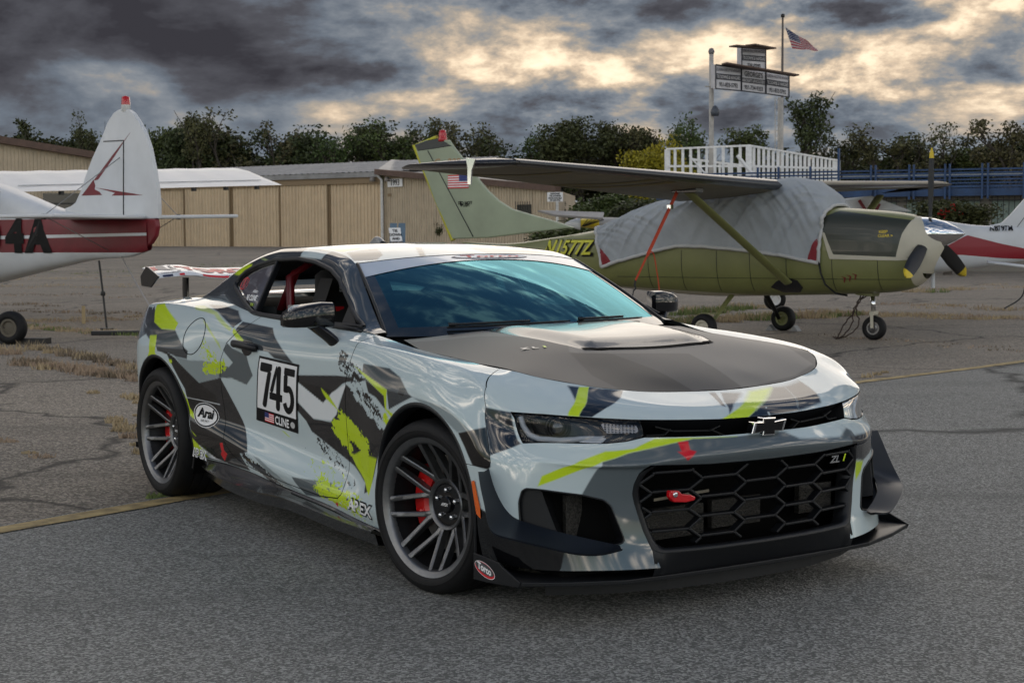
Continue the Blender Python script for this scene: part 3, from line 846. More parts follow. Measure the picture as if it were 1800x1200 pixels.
def livery(P2, layers, base=LIGHT, h=.005):
    """colour at 2-d wrap coordinates: flat vinyl shapes, later ones on top, then brush splatter"""
    C = np.tile(np.array(base, float), (len(P2), 1))
    for item in layers:
        if item[0] == 'splat':
            # ('splat', colour, axis from, axis to, half width, density, seed)
            _, col, a, b, hw, dens, seed = item
            a = np.array(a, float); b = np.array(b, float); L = np.linalg.norm(b - a); t = (b - a) / L; n = np.array([-t[1], t[0]])
            q = P2 - a
            s = q @ t; v = q @ n
            m = (s > -0.15 * L) & (s < 1.15 * L) & (np.abs(v) < hw * 1.8)
            if not m.any(): continue
            s, v = s[m], v[m]
            edge = 1 - (np.abs(v) / hw) ** 2
            ends = np.minimum(1, np.minimum(s / L + .1, 1.1 - s / L) * 4)
            f = fbm(s * 24, v * 82, seed, 4) * 0.60 + fbm(s * 95, v * 130, seed + 5, 2) * 0.40
            on = f < dens * 0.62 * np.clip(edge * 0.9 + 0.28, 0, 1) * np.clip(ends, 0, 1) + 0.06
            idx = np.where(m)[0][on]
            C[idx] = col
        else:
            col, poly = item
            poly = np.asarray(poly, float)
            lo, hi = poly.min(0) - h, poly.max(0) + h
            m = np.where(((P2 >= lo) & (P2 <= hi)).all(1))[0]
            if len(m):
                a = np.clip(0.5 + sdf_poly(P2[m], poly, 2 * h + .3) / (1.1 * h), 0, 1)[:, None]     # one mesh cell of edge softness
                C[m] = C[m] * (1 - a) + np.array(col) * a
    return C


W_R = wrap_grid(U[0], UEND, 0.0040)
W_L = wrap_grid(U[0], UEND, 0.0075).mirror()


def panel(name, surf, parent=CAR, left=False, material=None):
    D = surf.D.copy()
    if left:
        # the nose carries its own pattern; the far flank repeats the near one
        uv = np.stack([np.where(D[:, 0] > 0.42, 2 * UEND - D[:, 0], D[:, 0]), D[:, 1]], 1)
    else:
        uv = D[:, :2]
    C = livery(uv, LIVERY['side'] + LIVERY['front'], h=.0078 if left else .0042)
    return surf.build(name, material or paint, parent, {'col': C})


def body_panels(W, left):
    d_arch_f = -sdf_poly(W.D, ARCH_F); d_arch_r = -sdf_poly(W.D, ARCH_R)
    W = W.clip(np.minimum(d_arch_f, d_arch_r))
    D = W.D
    dd = sdf_poly(D, DOOR, 0.5); db = sdf_poly(D, BUMPER, 0.5)
    door = W.clip(dd - G)
    o = panel('door', door, left=left)
    bump = W.clip(db - G * .55)
    for hole in (HEADSLOT, GRILLE, DUCT):
        bump = bump.clip(-sdf_poly(bump.D, hole))
    panel('front_bumper', bump, left=left)
    rest = W.clip(np.minimum(-dd - G, -db - G * .55))
    f = rest.clip(rest.D[:, 0] + 1.2)
    panel('front_fender', f, left=left)
    q = rest.clip(-1.2 - rest.D[:, 0])
    rb = q.clip(-3.26 - q.D[:, 0] - G)
    panel('rear_bumper', rb, left=left)
    q = q.clip(q.D[:, 0] + 3.26 - G)
    panel('rear_quarter', q, left=left)
    return o


DOOR_R = body_panels(W_R, False)
DOOR_L = body_panels(W_L, True)

# dark inner shell behind the panel gaps (also the wheel wells' outer wall)
def inner_shell(sg):
    S = wrap_grid(U[0], UEND, 0.03)
    S.V[:, 1] *= 0.965; S.V[:, 0] = np.where(S.V[:, 0] > 0.2, S.V[:, 0] - 0.03, S.V[:, 0]); S.V[:, 0] = np.where(S.V[:, 0] < -3.5, S.V[:, 0] + 0.03, S.V[:, 0])
    S.V[:, 2] -= 0.012
    for hole, gr in ((ARCH_F, .015), (ARCH_R, .015), (HEADSLOT, .03), (GRILLE, .03), (DUCT, .03)):
        S = S.clip(-sdf_poly(S.D, hole) - gr)
    if sg > 0:
        S = S.mirror()
    S.build('inner_shell', black_flat, CAR)
for sg in (-1, 1):
    inner_shell(sg)

# wheel-arch lips and liners
def arch_lip(cx, cz, r, w, sg, nm='arch_lip'):
    a = np.linspace(-0.45, math.pi + 0.45, 60)
    prof = [(0.010, 0.000), (0.004, 0.004), (-0.006, 0.002), (-0.012, -0.010), (-0.014, -0.06)]
    P = np.zeros((len(a), len(prof), 3))
    for i, t in enumerate(a):
        x0, z0 = math.cos(t), math.sin(t)
        rows = None
        for j, (dr, dw) in enumerate(prof):
            P[i, j] = (cx + (r + dr) * x0, 0, cz + (r + dr) * z0)
    # follow the wrap surface for depth
    T = W_R
    uq = np.clip(P[:, 0, 0], U[0], UEND)
    rows = wrap_rows(uq)
    for i in range(len(a)):
        zz = rows[i, :, 2]; ww = rows[i, :, 1]
        wloc = np.interp(max(P[i, 0, 2], zz[0]), zz, ww)
        for j, (dr, dw) in enumerate(prof):
            P[i, j, 1] = sg * (wloc + dw * 0.9 + 0.001)
    mb = MB(); mb.grid(P)
    mb.build(nm, black_satin, CAR, smooth=True)
for sg in (-1, 1):
    arch_lip(-0.012, 0.362, 0.375, .94, sg)
    arch_lip(-2.80, 0.365, 0.39, .95, sg)
    for (cx, cz, r) in ((-0.012, .362, .40), (-2.80, .365, .415)):
        mb = MB(); a = np.linspace(-0.5, math.pi + 0.5, 40)
        mb.grid([[(cx + r * math.cos(t), sg * w, cz + r * math.sin(t)) for w in (.90, .55)] for t in a])
        mb.add([(cx + r * math.cos(t), sg * .55, cz + r * math.sin(t)) for t in a], [tuple(range(40))])
        mb.build('wheel_well', black_flat, CAR)

# ---- hood
HR = np.array(ROWS['R6'])[::-1]
hood_edge = [(-.30,.775,.924),(-.12,.784,.915),(.03,.789,.908),(.16,.79,.899)] + [tuple(p) for p in FRONT['R6']]
hood_pts = []
for p in [(-.50,.745,.952)] + hood_edge:
    hood_pts += [(p[0], p[1], p[2]), (p[0], -p[1], p[2])]
for (x, z) in ((-.62,.985),(-.45,.985),(-.2,.980),(0,.966),(.2,.939),(.4,.892),(.55,.846),(.64,.812)):
    hood_pts.append((x, 0, z))
    for (w, dz) in ((.25, .001), (.48, -.008)):
        if x < .56:
            for s_ in (-1, 1): hood_pts.append((x, s_ * w * (1 if x < .35 else .85), z + dz * (1.4 if x < .3 else 1.0) - (0.006 if x > .3 else 0)))
HP = np.array(hood_pts)


# gloss extractor insert standing proud of the hood
VENT = [(-.45,-.40),(-.15,-.405),(.10,-.37),(.20,-.335),(.245,-.28),(.25,-.15),(.252,0)]
VENT = VENT + [(x, -y) for (x, y) in VENT[-2::-1]]


def hood_z(xy):
    z = tps(HP[:, :2], HP[:, 2], xy, 1e-4)
    return z


def hood_bulge(xy):
    d = sdf_poly(xy, VENT, 0.2)
    s = np.clip(d / 0.13, 0, 1); s = s * s * (3 - 2 * s)
    fr = np.clip((xy[:, 0] - 0.02) / 0.22, 0, 1)
    return 0.020 * s, d


def hood():
    xs = np.arange(-.56, .72, .007); ys = np.arange(-.80, .8001, .007)
    X, Y = np.meshgrid(xs, ys, indexing='ij')
    xy = np.stack([X.ravel(), Y.ravel()], 1)
    z = hood_z(xy)
    S = Surf.grid(np.stack([X, Y, z.reshape(X.shape)], -1), xy.reshape(X.shape + (2,)))
    rear = [(-.50, -.742), (-.47, -.60), (-.42, -.40), (-.39, -.2), (-.385, 0), (-.39, .2), (-.42, .40), (-.47, .60), (-.50, .742)]
    outl = [(p[0], -p[1]) for p in hood_edge] + [(p[0], p[1]) for p in hood_edge[::-1][1:]] + rear[::-1]
    c3 = np.array(outl)
    d = sdf_poly(S.D, c3, 0.3)
    S = S.clip(d - G * 1.2)
    dv = sdf_poly(S.D, VENT, 0.3)
    body = S.clip(-dv)
    C = livery(body.D, LIVERY['hood'], HOODB, .008)
    body.build('hood', satin, CAR, {'col': C})
    ins = S.clip(dv)
    b, dd = hood_bulge(ins.D)
    # leading slot: the insert starts below the hood skin and swells towards the cowl
    x = ins.D[:, 0]
    ins.V[:, 2] += b - 0.0012
    o = ins.build('hood_vent', mat('vent_gloss', (.010, .010, .011), .20, coat=.35), CAR)
    # thickness rim: dark edge under the hood border
    rim = []
    n = len(c3)
    mb = MB()
    z = hood_z(c3)
    mb.grid([[(c3[i % n][0], c3[i % n][1], z[i % n] - 0.004), (c3[i % n][0] * .995, c3[i % n][1] * .985, z[i % n] - 0.03)] for i in range(n + 1)])
    mb.build('hood_gap', black_flat, CAR)
    # dark engine-bay sheet under the hood so nothing shows through
    return outl
HOOD_OUT = hood()
# dark slot under the leading edge of the insert
_sl = [(.205 + .05 * (1 - (y / .36) ** 2), y) for y in np.linspace(-.33, .33, 40)]
_zz = hood_z(np.array(_sl))
MB().grid([[(x + .006, y, z + .0015), (x - .022, y, z + .0065)] for (x, y), z in zip(_sl, _zz)]).build('vent_slot', black_flat, CAR)

# ---- greenhouse
L1 = [(-.62,.806,.972),(-.746,.813,.990),(-.9,.765,1.062),(-1.045,.724,1.136),(-1.15,.695,1.187),(-1.282,.668,1.23),(-1.485,.647,1.264),(-1.674,.64,1.277),(-1.936,.645,1.269),(-2.093,.659,1.245),(-2.229,.682,1.205),(-2.35,.700,1.165),(-2.5,.700,1.115),(-2.62,.702,1.085),(-2.74,.703,1.063)]
L2 = [(-.62,.752,.976),(-.70,.735,1.003),(-.80,.712,1.055),(-.95,.668,1.140),(-1.166,.610,1.258),(-1.3,.592,1.292),(-1.5,.578,1.314),(-1.7,.574,1.323),(-1.95,.575,1.320),(-2.12,.578,1.303),(-2.3,.592,1.262),(-2.45,.612,1.205),(-2.58,.640,1.140),(-2.68,.668,1.092),(-2.74,.685,1.068)]
L1 = np.array(L1); L2 = np.array(L2)
DLO = [(-.735,.996),(-.9,1.060),(-1.045,1.133),(-1.15,1.184),(-1.282,1.227),(-1.485,1.260),(-1.674,1.273),(-1.936,1.265),(-2.093,1.241),(-2.20,1.208),(-2.252,1.170),(-2.258,1.143),(-2.235,1.125),(-2.05,1.066),(-1.88,1.018),(-1.82,1.009),(-1.45,1.005),(-1.1,.999)]


def upper_grid(h=0.006):
    xs = np.arange(-2.738, -.622, h)
    T = np.array(ROWS['R6'])
    b = np.stack([xs, pchip(T[:, 0], T[:, 1], xs), pchip(T[:, 0], T[:, 2], xs)], 1)
    l1 = np.stack([xs, cspline(L1[::-1, 0], L1[::-1, 1], xs), pchip(L1[::-1, 0], L1[::-1, 2], xs)], 1)
    l2 = np.stack([xs, cspline(L2[::-1, 0], L2[::-1, 1], xs), pchip(L2[::-1, 0], L2[::-1, 2], xs)], 1)
    l1[:, 2] = np.minimum(l1[:, 2], l2[:, 2] - 0.002)
    l1[:, 2] = np.maximum(l1[:, 2], b[:, 2] + 0.0015)
    # quarter: pull the pillar foot in so it blends
    s = np.linspace(0, 1, 46); s2 = np.linspace(0, 1, 16)[1:]
    A = b[:, None] * (1 - s[None, :, None]) + l1[:, None] * s[None, :, None]
    A[..., 1] += (0.018 * 4 * s * (1 - s))[None] * np.clip((l1[:, 2] - b[:, 2]) / 0.25, 0, 1)[:, None]
    B = l1[:, None] * (1 - s2[None, :, None]) + l2[:, None] * s2[None, :, None]
    hgt = np.clip((l2[:, 2] - l1[:, 2]) / 0.05, 0, 1.2)
    B[..., 1] += (0.012 * 4 * s2 * (1 - s2))[None] * hgt[:, None]
    B[..., 2] += (0.006 * 4 * s2 * (1 - s2))[None] * hgt[:, None]
    P = np.concatenate([A, B], 1)
    P = gauss1(P, 1.6, 1)
    P = P * [1, -1, 1]
    D = np.stack([P[..., 0], P[..., 2]], -1)
    return Surf.grid(P, D)


UP = upper_grid()
for sg in (-1, 1):
    S = UP if sg < 0 else UP.mirror()
    d = sdf_poly(S.D, DLO, 0.4)
    body = S.clip(-d)
    C = livery(body.D, LIVERY.get('upper', []), SLATE, .007)
    body.build('roof_pillar', paint, CAR, {'col': C})
    # window glass, set in a little; the near door window is down
    gl = S.clip(d - 0.012)
    gl.V = gl.V.copy(); gl.V[:, 1] -= sg * 0.012
    seam = -1.86
    q = gl.clip(-(gl.D[:, 0] + (gl.D[:, 1] - 1.13) * 0.32 + 1.872))
    q.build('quarter_window', glass_side, CAR)
    if sg > 0:
        dw = gl.clip(gl.D[:, 0] + (gl.D[:, 1] - 1.13) * 0.32 + 1.85)
        dw.build('door_window', glass_side, CAR)
    # black weather strip round the opening
    def surf_pt(x, z):
        i = np.argmin((UP.D[:, 0] - x) ** 2 + (UP.D[:, 1] - z) ** 2)
        return UP.V[i]
    pl = np.array(DLO + [DLO[0]])
    t = np.concatenate([[0], np.cumsum(np.linalg.norm(np.diff(pl, axis=0), axis=1))])
    tq = np.linspace(0, t[-1], 160)
    cx = np.interp(tq, t, pl[:, 0]); cz = np.interp(tq, t, pl[:, 1])
    pts = [(x, sg * (abs(surf_pt(x, z)[1]) - 0.003), z) for x, z in zip(cx, cz)]
    mb = MB().tube(pts, 0.0125, 6, cap=False)
    mb.build('window_trim', black_satin, CAR, smooth=True)
    # divider post between door glass and quarter glass
    a = surf_pt(-1.905, 1.262); b = surf_pt(-1.835, 1.012)
    mb = MB().bar((a[0], sg * (abs(a[1]) - .012), a[2]), (b[0], sg * (abs(b[1]) - .012), b[2]), 0.030, 0.016, up=(1, 0, 0))
    mb.build('window_post', black_satin, CAR, bevel=0.004)
    # sill moulding
    pts = []
    for x in np.linspace(-1.83, -.72, 24):
        T = np.array(ROWS['R6']); pts.append((x, sg * (pchip(T[:, 0], T[:, 1], [x])[0] + .001), pchip(T[:, 0], T[:, 2], [x])[0] + .002))
    MB().tube(pts, [0.011] * 24, 6, flat=1.2).build('sill_moulding', black_satin, CAR, smooth=True)


def strip(name, curve_l, curve_r, n, m, crown, mat_, D=None, h=None):
    """sheet between two side curves with a crown in the middle"""
    pass


ROOFC = np.array([(-1.045,1.294),(-1.15,1.309),(-1.3,1.326),(-1.5,1.339),(-1.75,1.345),(-2.0,1.339),(-2.15,1.328),(-2.25,1.313),(-2.4,1.265),(-2.55,1.200),(-2.7,1.130),(-2.80,1.085)])[::-1]
L2r = L2[::-1]


def roof_sheet(x0f, x1, nx, ny, dz=0.0):
    """x0f(t): front x at lateral fraction t"""
    t = np.linspace(-1, 1, ny)
    P = np.zeros((nx, ny, 3))
    for j, tt in enumerate(t):
        xa = x0f(abs(tt))
        xx = np.linspace(xa, x1, nx)
        w = cspline(L2r[:, 0], L2r[:, 1], xx); ze = pchip(L2r[:, 0], L2r[:, 2], xx); zc = pchip(ROOFC[:, 0], ROOFC[:, 1], xx)
        k = abs(tt) ** 2.3
        P[:, j, 0] = xx; P[:, j, 1] = w * tt; P[:, j, 2] = zc * (1 - k) + ze * k + dz
    return P


ws_top = lambda t: -1.045 - 0.112 * t ** 2
Pr = roof_sheet(ws_top, -2.25, 180, 190)
Sr = Surf.grid(Pr, Pr[..., :2].copy())
Sr.build('roof', paint, CAR, {'col': livery(Sr.D, LIVERY['roof'], LIGHT, .008)})
Pb = roof_sheet(lambda t: -2.25, -2.738, 60, 80, 0.0)
MB().grid(Pb).build('rear_screen', mat('rear_screen_glass', (.01, .014, .016), 0.03, coat=0.3), CAR, smooth=True)

# windscreen
def ws_sheet(n, m, t0=-1, t1=1, s0=0, s1=1, off=0.0):
    P = np.zeros((n, m, 3))
    for i, s in enumerate(np.linspace(s0, s1, n)):
        for j, t in enumerate(np.linspace(t0, t1, m)):
            bx, by, bz = -.365 - .27 * t * t, .748 * t, .968 + 0.004 * (1 - t * t)
            tx, ty = ws_top(abs(t)), .604 * t
            tz = 1.291 - .036 * abs(t) ** 2.3
            b_ = 0.022 * 4 * s * (1 - s) * (1 - .6 * t * t)
            P[i, j] = (bx + (tx - bx) * s + b_ * .45 + off * .45, by + (ty - by) * s, bz + (tz - bz) * s + b_ * .89 + off * .89)
    return P
Pw = ws_sheet(60, 120)
MB().grid(Pw).build('windscreen', glass_front, CAR, smooth=True)
# black ceramic border at the foot and sides
mb = MB().grid(ws_sheet(8, 90, s0=-0.03, s1=.075, off=.0015))
mb.grid(ws_sheet(40, 5, t0=-1.0, t1=-.93, s0=-.02, s1=1, off=.0015)); mb.grid(ws_sheet(40, 5, t0=.93, t1=1.0, s0=-.02, s1=1, off=.0015))
mb.build('windscreen_border', mat('ceramic_black', (.006, .008, .010), 0.04, coat=.6), CAR, smooth=True)
# sun strip banner across the top
Pn = np.zeros((14, 100, 3))
for j, t in enumerate(np.linspace(-.995, .995, 100)):
    lo = .775 + .130 * (1 - t * t)
    Pn[:, j] = ws_sheet(14, 2, t0=t, t1=t, s0=lo, s1=.995, off=.003)[:, 0]
BANNER = mat('banner_vinyl', (.50, .55, .62), 0.18, coat=.5)
MB().grid(Pn).build('sun_strip', BANNER, CAR, smooth=True)
for sg in (-1, 1):
    pts = ws_sheet(30, 2, t0=sg, t1=sg, s0=0, s1=1, off=.002)[:, 0]
    MB().tube([tuple(p) for p in pts], 0.008, 6).build('screen_seal', black_satin, CAR, smooth=True)
pts = ws_sheet(2, 60, s0=1, s1=1, off=.001)[0]
MB().tube([tuple(p) for p in pts], 0.004, 6).build('screen_seal', black_satin, CAR, smooth=True)
# cowl between hood and glass
P = []
for t in np.linspace(-1, 1, 60):
    b = ws_sheet(2, 2, t0=t, t1=t, s0=0.02, s1=.1)[0, 0]
    xr = np.interp(abs(t) * .745, [0, .2, .4, .6, .745], [-.385, -.39, -.42, -.47, -.50])
    zr = float(hood_z(np.array([[xr, t * .745]]))[0])
    P.append([(b[0] - .02, b[1], b[2] + .004), (xr - .03 + (b[0] - xr) * .5, b[1], zr - .045), (xr + .02, t * .745, zr - .022)])
MB().grid(P).build('cowl', black_plastic, CAR, smooth=True)

# decklid
xs = np.linspace(-2.735, -3.68, 90); T = np.array(ROWS['R6']); T[:, 1] *= np.interp(T[:, 0], [-3.8, -3.4, -3.0, -2.9], [.72, .90, .998, 1])
P = np.zeros((90, 80, 3))
for i, x in enumerate(xs):
    w = pchip(T[:, 0], T[:, 1], [x])[0]; z = pchip(T[:, 0], T[:, 2], [x])[0]
    for j, t in enumerate(np.linspace(-1, 1, 80)):
        P[i, j] = (x - .10 * (1 - t * t) * (i / 89.), w * t, z + (.012 + .02 * min(1, i / 20)) * (1 - t * t))
Sd = Surf.grid(P, P[..., :2].copy())
Sd.build('decklid', paint, CAR, {'col': livery(Sd.D, LIVERY.get('deck', []), LIGHT)})
# ------------------------------------------------------------------ car: wheels, lamps, grilles, aero
_WG = wrap_grid(U[0], UEND, 0.012)
_nu = len(np.unique(_WG.D[:, 0]))
_GP = _WG.V.reshape(_nu, -1, 3)
_GU = _WG.D[:, 0].reshape(_nu, -1)[:, 0]
_du = np.gradient(_GP, axis=0); _dv = np.gradient(_GP, axis=1)
_GN = np.cross(_dv, _du); _GN /= np.linalg.norm(_GN, axis=-1, keepdims=True) + 1e-9
_GN *= np.sign((_GN * [[[1, 0, 0]]]).sum(-1) * 0.3 + (_GN * [[[0, -1, 0]]]).sum(-1))[..., None]


def wp(u, z, off=0.0):
    """point on the body wrap at (u, z); off > 0 is outwards. u past the centre line is the left half"""
    left = u > UEND
    uu = 2 * UEND - u if left else u
    i = np.interp(uu, _GU, np.arange(_nu)); i0 = int(min(max(i, 0), _nu - 2)); f = i - i0
    row = _GP[i0] * (1 - f) + _GP[i0 + 1] * f; nr = _GN[i0] * (1 - f) + _GN[i0 + 1] * f
    zz = row[:, 2]
    p = np.array([np.interp(z, zz, row[:, 0]), np.interp(z, zz, row[:, 1]), z])
    n = np.array([np.interp(z, zz, nr[:, k]) for k in range(3)])
    p = p + off * n
    if left: p = p * [1, -1, 1]
    return p


def path_uz(pts, n, closed=False):
    P = np.array(pts + [pts[0]] if closed else pts, float)
    t = np.concatenate([[0], np.cumsum(np.linalg.norm(np.diff(P, axis=0), axis=1))])
    q = np.linspace(0, t[-1], n)
    return np.stack([np.interp(q, t, P[:, 0]), np.interp(q, t, P[:, 1])], 1)


def mir(pts):
    return [(p[0], -p[1], p[2]) for p in pts]


def both(fn):
    for sg in (-1, 1):
        fn(sg)


# ---- wheels
rubber = mat('tyre_rubber', (.0075, .0075, .008), 0.62, spec=.25, bump=0.12, bscale=260, noise=.35, nscale=9)
rim_metal = mat('rim_anthracite', (.145, .146, .148), 0.34, metal=0.85, noise=.12, nscale=30)
rim_lip = mat('rim_lip', (.175, .177, .18), 0.34, metal=0.85, noise=.1, nscale=30)
rim_dark = mat('rim_barrel', (.022, .022, .023), 0.4, metal=0.7)
disc_metal = mat('brake_disc', (.26, .25, .235), 0.38, metal=1.0, noise=.2, nscale=40)
caliper_red = mat('caliper_red', (.50, .008, .008), 0.3, coat=.3)


def make_wheel(name, R_t, loc, rz, sg, width):
    """local frame: axle along y, outer face towards -y"""
    root = empty(name, loc, rz, CAR)
    hw = width
    # tyre: from the outer bead round the tread to the inner bead
    b = .262
    prof = [(b, .010), (b + .012, -.004), (b + .03, -.012), (R_t - .035, -.010), (R_t - .018, -.002), (R_t - .008, .012), (R_t - .002, .028)]
    nb = 5
    span = hw - .056
    for k in range(nb):
        a0 = .028 + span * k / nb; a1 = .028 + span * (k + 1) / nb
        if k: prof += [(R_t - .009, a0 + .001), (R_t, a0 + .008)]
        prof += [(R_t + .002 * math.sin(math.pi * (k + .5) / nb), (a0 + a1) / 2), (R_t, a1 - .003)]
        if k < nb - 1: prof += [(R_t - .009, a1 - .001)]
    prof += [(R_t - .008, hw - .012), (R_t - .03, hw + .006), (b + .03, hw + .01), (b, hw - .01)]
    t = MB().lathe(prof, 72).build('tyre', rubber, root, angle=40)
    # raised sidewall ring
    MB().lathe([(R_t - .045, -.0128), (R_t - .042, -.0145), (R_t - .039, -.0128)], 72).build('sidewall_rib', rubber, t, smooth=True)
    rim = MB().lathe([(.243, .034), (.246, .012), (.252, .005), (.268, .001), (.2755, -.004), (.2785, .002), (.275, .012), (.262, .016)], 72).build('rim', rim_lip, root, angle=50)
    MB().lathe([(.2435, .032), (.238, .06), (.225, .10), (.222, .17), (.24, hw - .03), (.262, hw - .01)], 64).build('barrel', rim_dark, rim, smooth=True)
    # eight pairs of parallel spokes, deeply dished
    def dep(r):
        t_ = max(0.0, min(1.0, (r - .070) / .185))
        return .108 - .100 * t_ ** 1.15
    sp = MB()
    rs = np.linspace(.088, .258, 14)
    for k in range(8):
        a = k * math.pi / 4 + .12
        for sgn in (-1, 1):
            rows = []
            for r in rs:
                off = sgn * np.interp(r, [.088, .12, .258], [.036, .038, .030])
                wdt = np.interp(r, [.088, .12, .24, .258], [.014, .0098, .0108, .0140])
                d0 = dep(r)
                sec = [(-wdt, d0 + .036), (-wdt, d0 + .0035), (-wdt * .6, d0), (wdt * .6, d0), (wdt, d0 + .0035), (wdt, d0 + .036)]
                row = []
                for (q, dy) in sec:
                    x_, z_ = r, off + q
                    row.append((x_ * math.cos(a) - z_ * math.sin(a), dy, x_ * math.sin(a) + z_ * math.cos(a)))
                rows.append(row)
            sp.grid(rows)
    sp.lathe([(.083, dep(.083) + .03), (.083, dep(.085) + .002), (.086, dep(.088) - .001), (.098, dep(.1) - .001), (.102, dep(.102) + .004), (.102, dep(.102) + .034)], 64)
    sp.build('spokes', rim_metal, rim, angle=35)
    # hub and cap
    hub = MB().lathe([(.0, .094), (.030, .094), (.0335, .097), (.034, .108), (.060, .110), (.079, .108), (.083, .113), (.083, .15)], 48).build('hub', black_gloss, rim, angle=30)
    for k in range(5):
        a = k * 2 * math.pi / 5 + .3
        c = (.057 * math.cos(a), 0, .057 * math.sin(a))
        MB().lathe([(.0, .094), (.0075, .095), (.0095, .099), (.0105, .112)], 10, c=c).build('lug_nut', chrome, hub, smooth=True)
    V, F = text_mesh('APEX', .017, .0004, shear=.2)
    mb = MB().add([(x, .0932, y) for x, y in V], F)
    mb.build('cap_print', white_print, hub, fix=False)
    # brake
    dsc = MB().lathe([(.085, .135), (.193, .135), (.193, .165), (.085, .165)], 48, close=True).build('brake_disc', disc_metal, root, angle=30)
    cal = MB()
    a0, a1 = math.pi - .72, math.pi + .62
    P = []
    for a in np.linspace(a0, a1, 14):
        P.append([(r * math.cos(a), y, r * math.sin(a)) for (r, y) in ((.128, .175), (.128, .118), (.145, .108), (.200, .108), (.212, .118), (.212, .175))])
    cal.grid(P)
    cal.add(P[0], [tuple(range(6))]); cal.add(P[-1], [tuple(range(6))])
    cl = cal.build('caliper', caliper_red, root, angle=30)
    for da in (-.42, .30):
        a = math.pi + da
        MB().lathe([(0, .100), (.016, .101), (.019, .109)], 14, c=(.172 * math.cos(a), 0, .172 * math.sin(a))).build('piston_cap', caliper_red, cl, smooth=True)
    return root


STEER = R(8.5)
make_wheel('wheel', .340, (0, -.930, .340), STEER, -1, .285)
make_wheel('wheel', .346, (-2.812, -.932, .346), 0, -1, .305)
make_wheel('wheel', .340, (0, .930, .340), STEER + math.pi, 1, .285)
make_wheel('wheel', .346, (-2.812, .932, .346), math.pi, 1, .305)
# undertray and dark cabin floor
MB().box((-3.6, -.78, .17), (.70, .78, .20)).build('undertray', black_flat, CAR)

# ---- head lamps and upper slot
LAMP = [(.556,.750),(.68,.745),(.762,.740),(.857,.734),(1.050,.722),(1.062,.664),(.991,.652),(.921,.647),(.835,.648),(.737,.649),(.669,.648),(.604,.645),(.590,.682),(.576,.728)]
lamp_black = mat('lamp_housing', (.012, .012, .013), 0.25, coat=.3)
drl_mat = mat('lamp_light_guide', (.78, .82, .86), 0.22, coat=.4)
lens_mat = mat('projector_glass', (.20, .21, .22), 0.03, metal=.6, coat=1.0)
prism_mat = mat('reflector_prisms', (.50, .48, .47), 0.18, metal=.7)
amber = mat('amber_reflector', (.75, .13, .01), 0.15, coat=.6)


def uz_patch(poly, off, name, m, parent, sg, step=.012, smooth=True):
    """filled patch lying on the wrap, moved off the surface"""
    p = np.array(poly)
    us = np.arange(p[:, 0].min() - step, p[:, 0].max() + step, step); zs = np.arange(p[:, 1].min() - step * .6, p[:, 1].max() + step * .6, step * .6)
    P = np.array([[wp(u, z, off) for z in zs] for u in us])
    D = np.stack(np.meshgrid(us, zs, indexing='ij'), -1)
    S = Surf.grid(P, D)
    S = S.clip(sdf_poly(S.D, poly, .3))
    if sg > 0: S = S.mirror()
    return S.build(name, m, parent, smooth=smooth)


def uz_tube(pts, rad, name, m, parent, sg, off, n=40, closed=False, seg=8, flat=1.0):
    q = path_uz(pts, n, closed)
    P = [wp(u, z, off) * [1, -sg, 1] if True else 0 for u, z in q]
    P = [(p[0], p[1], p[2]) for p in P]
    return MB().tube(P, rad, seg, cap=not closed, flat=flat).build(name, m, parent, smooth=True)


def offs_poly(poly, d):
    """shrink (d>0) a polygon towards its inside, cheaply"""
    P = np.array(poly); n = len(P)
    A = 0.5 * sum(P[i][0] * P[(i + 1) % n][1] - P[(i + 1) % n][0] * P[i][1] for i in range(n))
    s = 1 if A > 0 else -1
    out = []
    for i in range(n):
        a = P[i] - P[i - 1]; b = P[(i + 1) % n] - P[i]
        na = np.array([-a[1], a[0]]) / (np.linalg.norm(a) + 1e-9); nb = np.array([-b[1], b[0]]) / (np.linalg.norm(b) + 1e-9)
        m = na + nb; m /= (np.linalg.norm(m) + 1e-9)
        k = d / max(.45, m @ na)
        out.append(tuple(P[i] + s * m * k))
    return out


def reveal(poly, depth, name, m, parent, sg, n=120, off=0.0, inset=0.0):
    """inner wall of an opening: ring from the skin going inwards"""
    q = path_uz(poly, n, True)
    p2 = offs_poly([tuple(x) for x in q[:-1]], inset) if inset else [tuple(x) for x in q[:-1]]
    q2 = np.array(p2 + [p2[0]])
    G_ = [[wp(q[i][0], q[i][1], off) * [1, -sg, 1], wp(q2[i][0], q2[i][1], -depth * .5) * [1, -sg, 1], wp(q2[i][0], q2[i][1], -depth) * [1, -sg, 1]] for i in range(len(q))]
    return MB().grid(G_).build(name, m, parent, smooth=True)


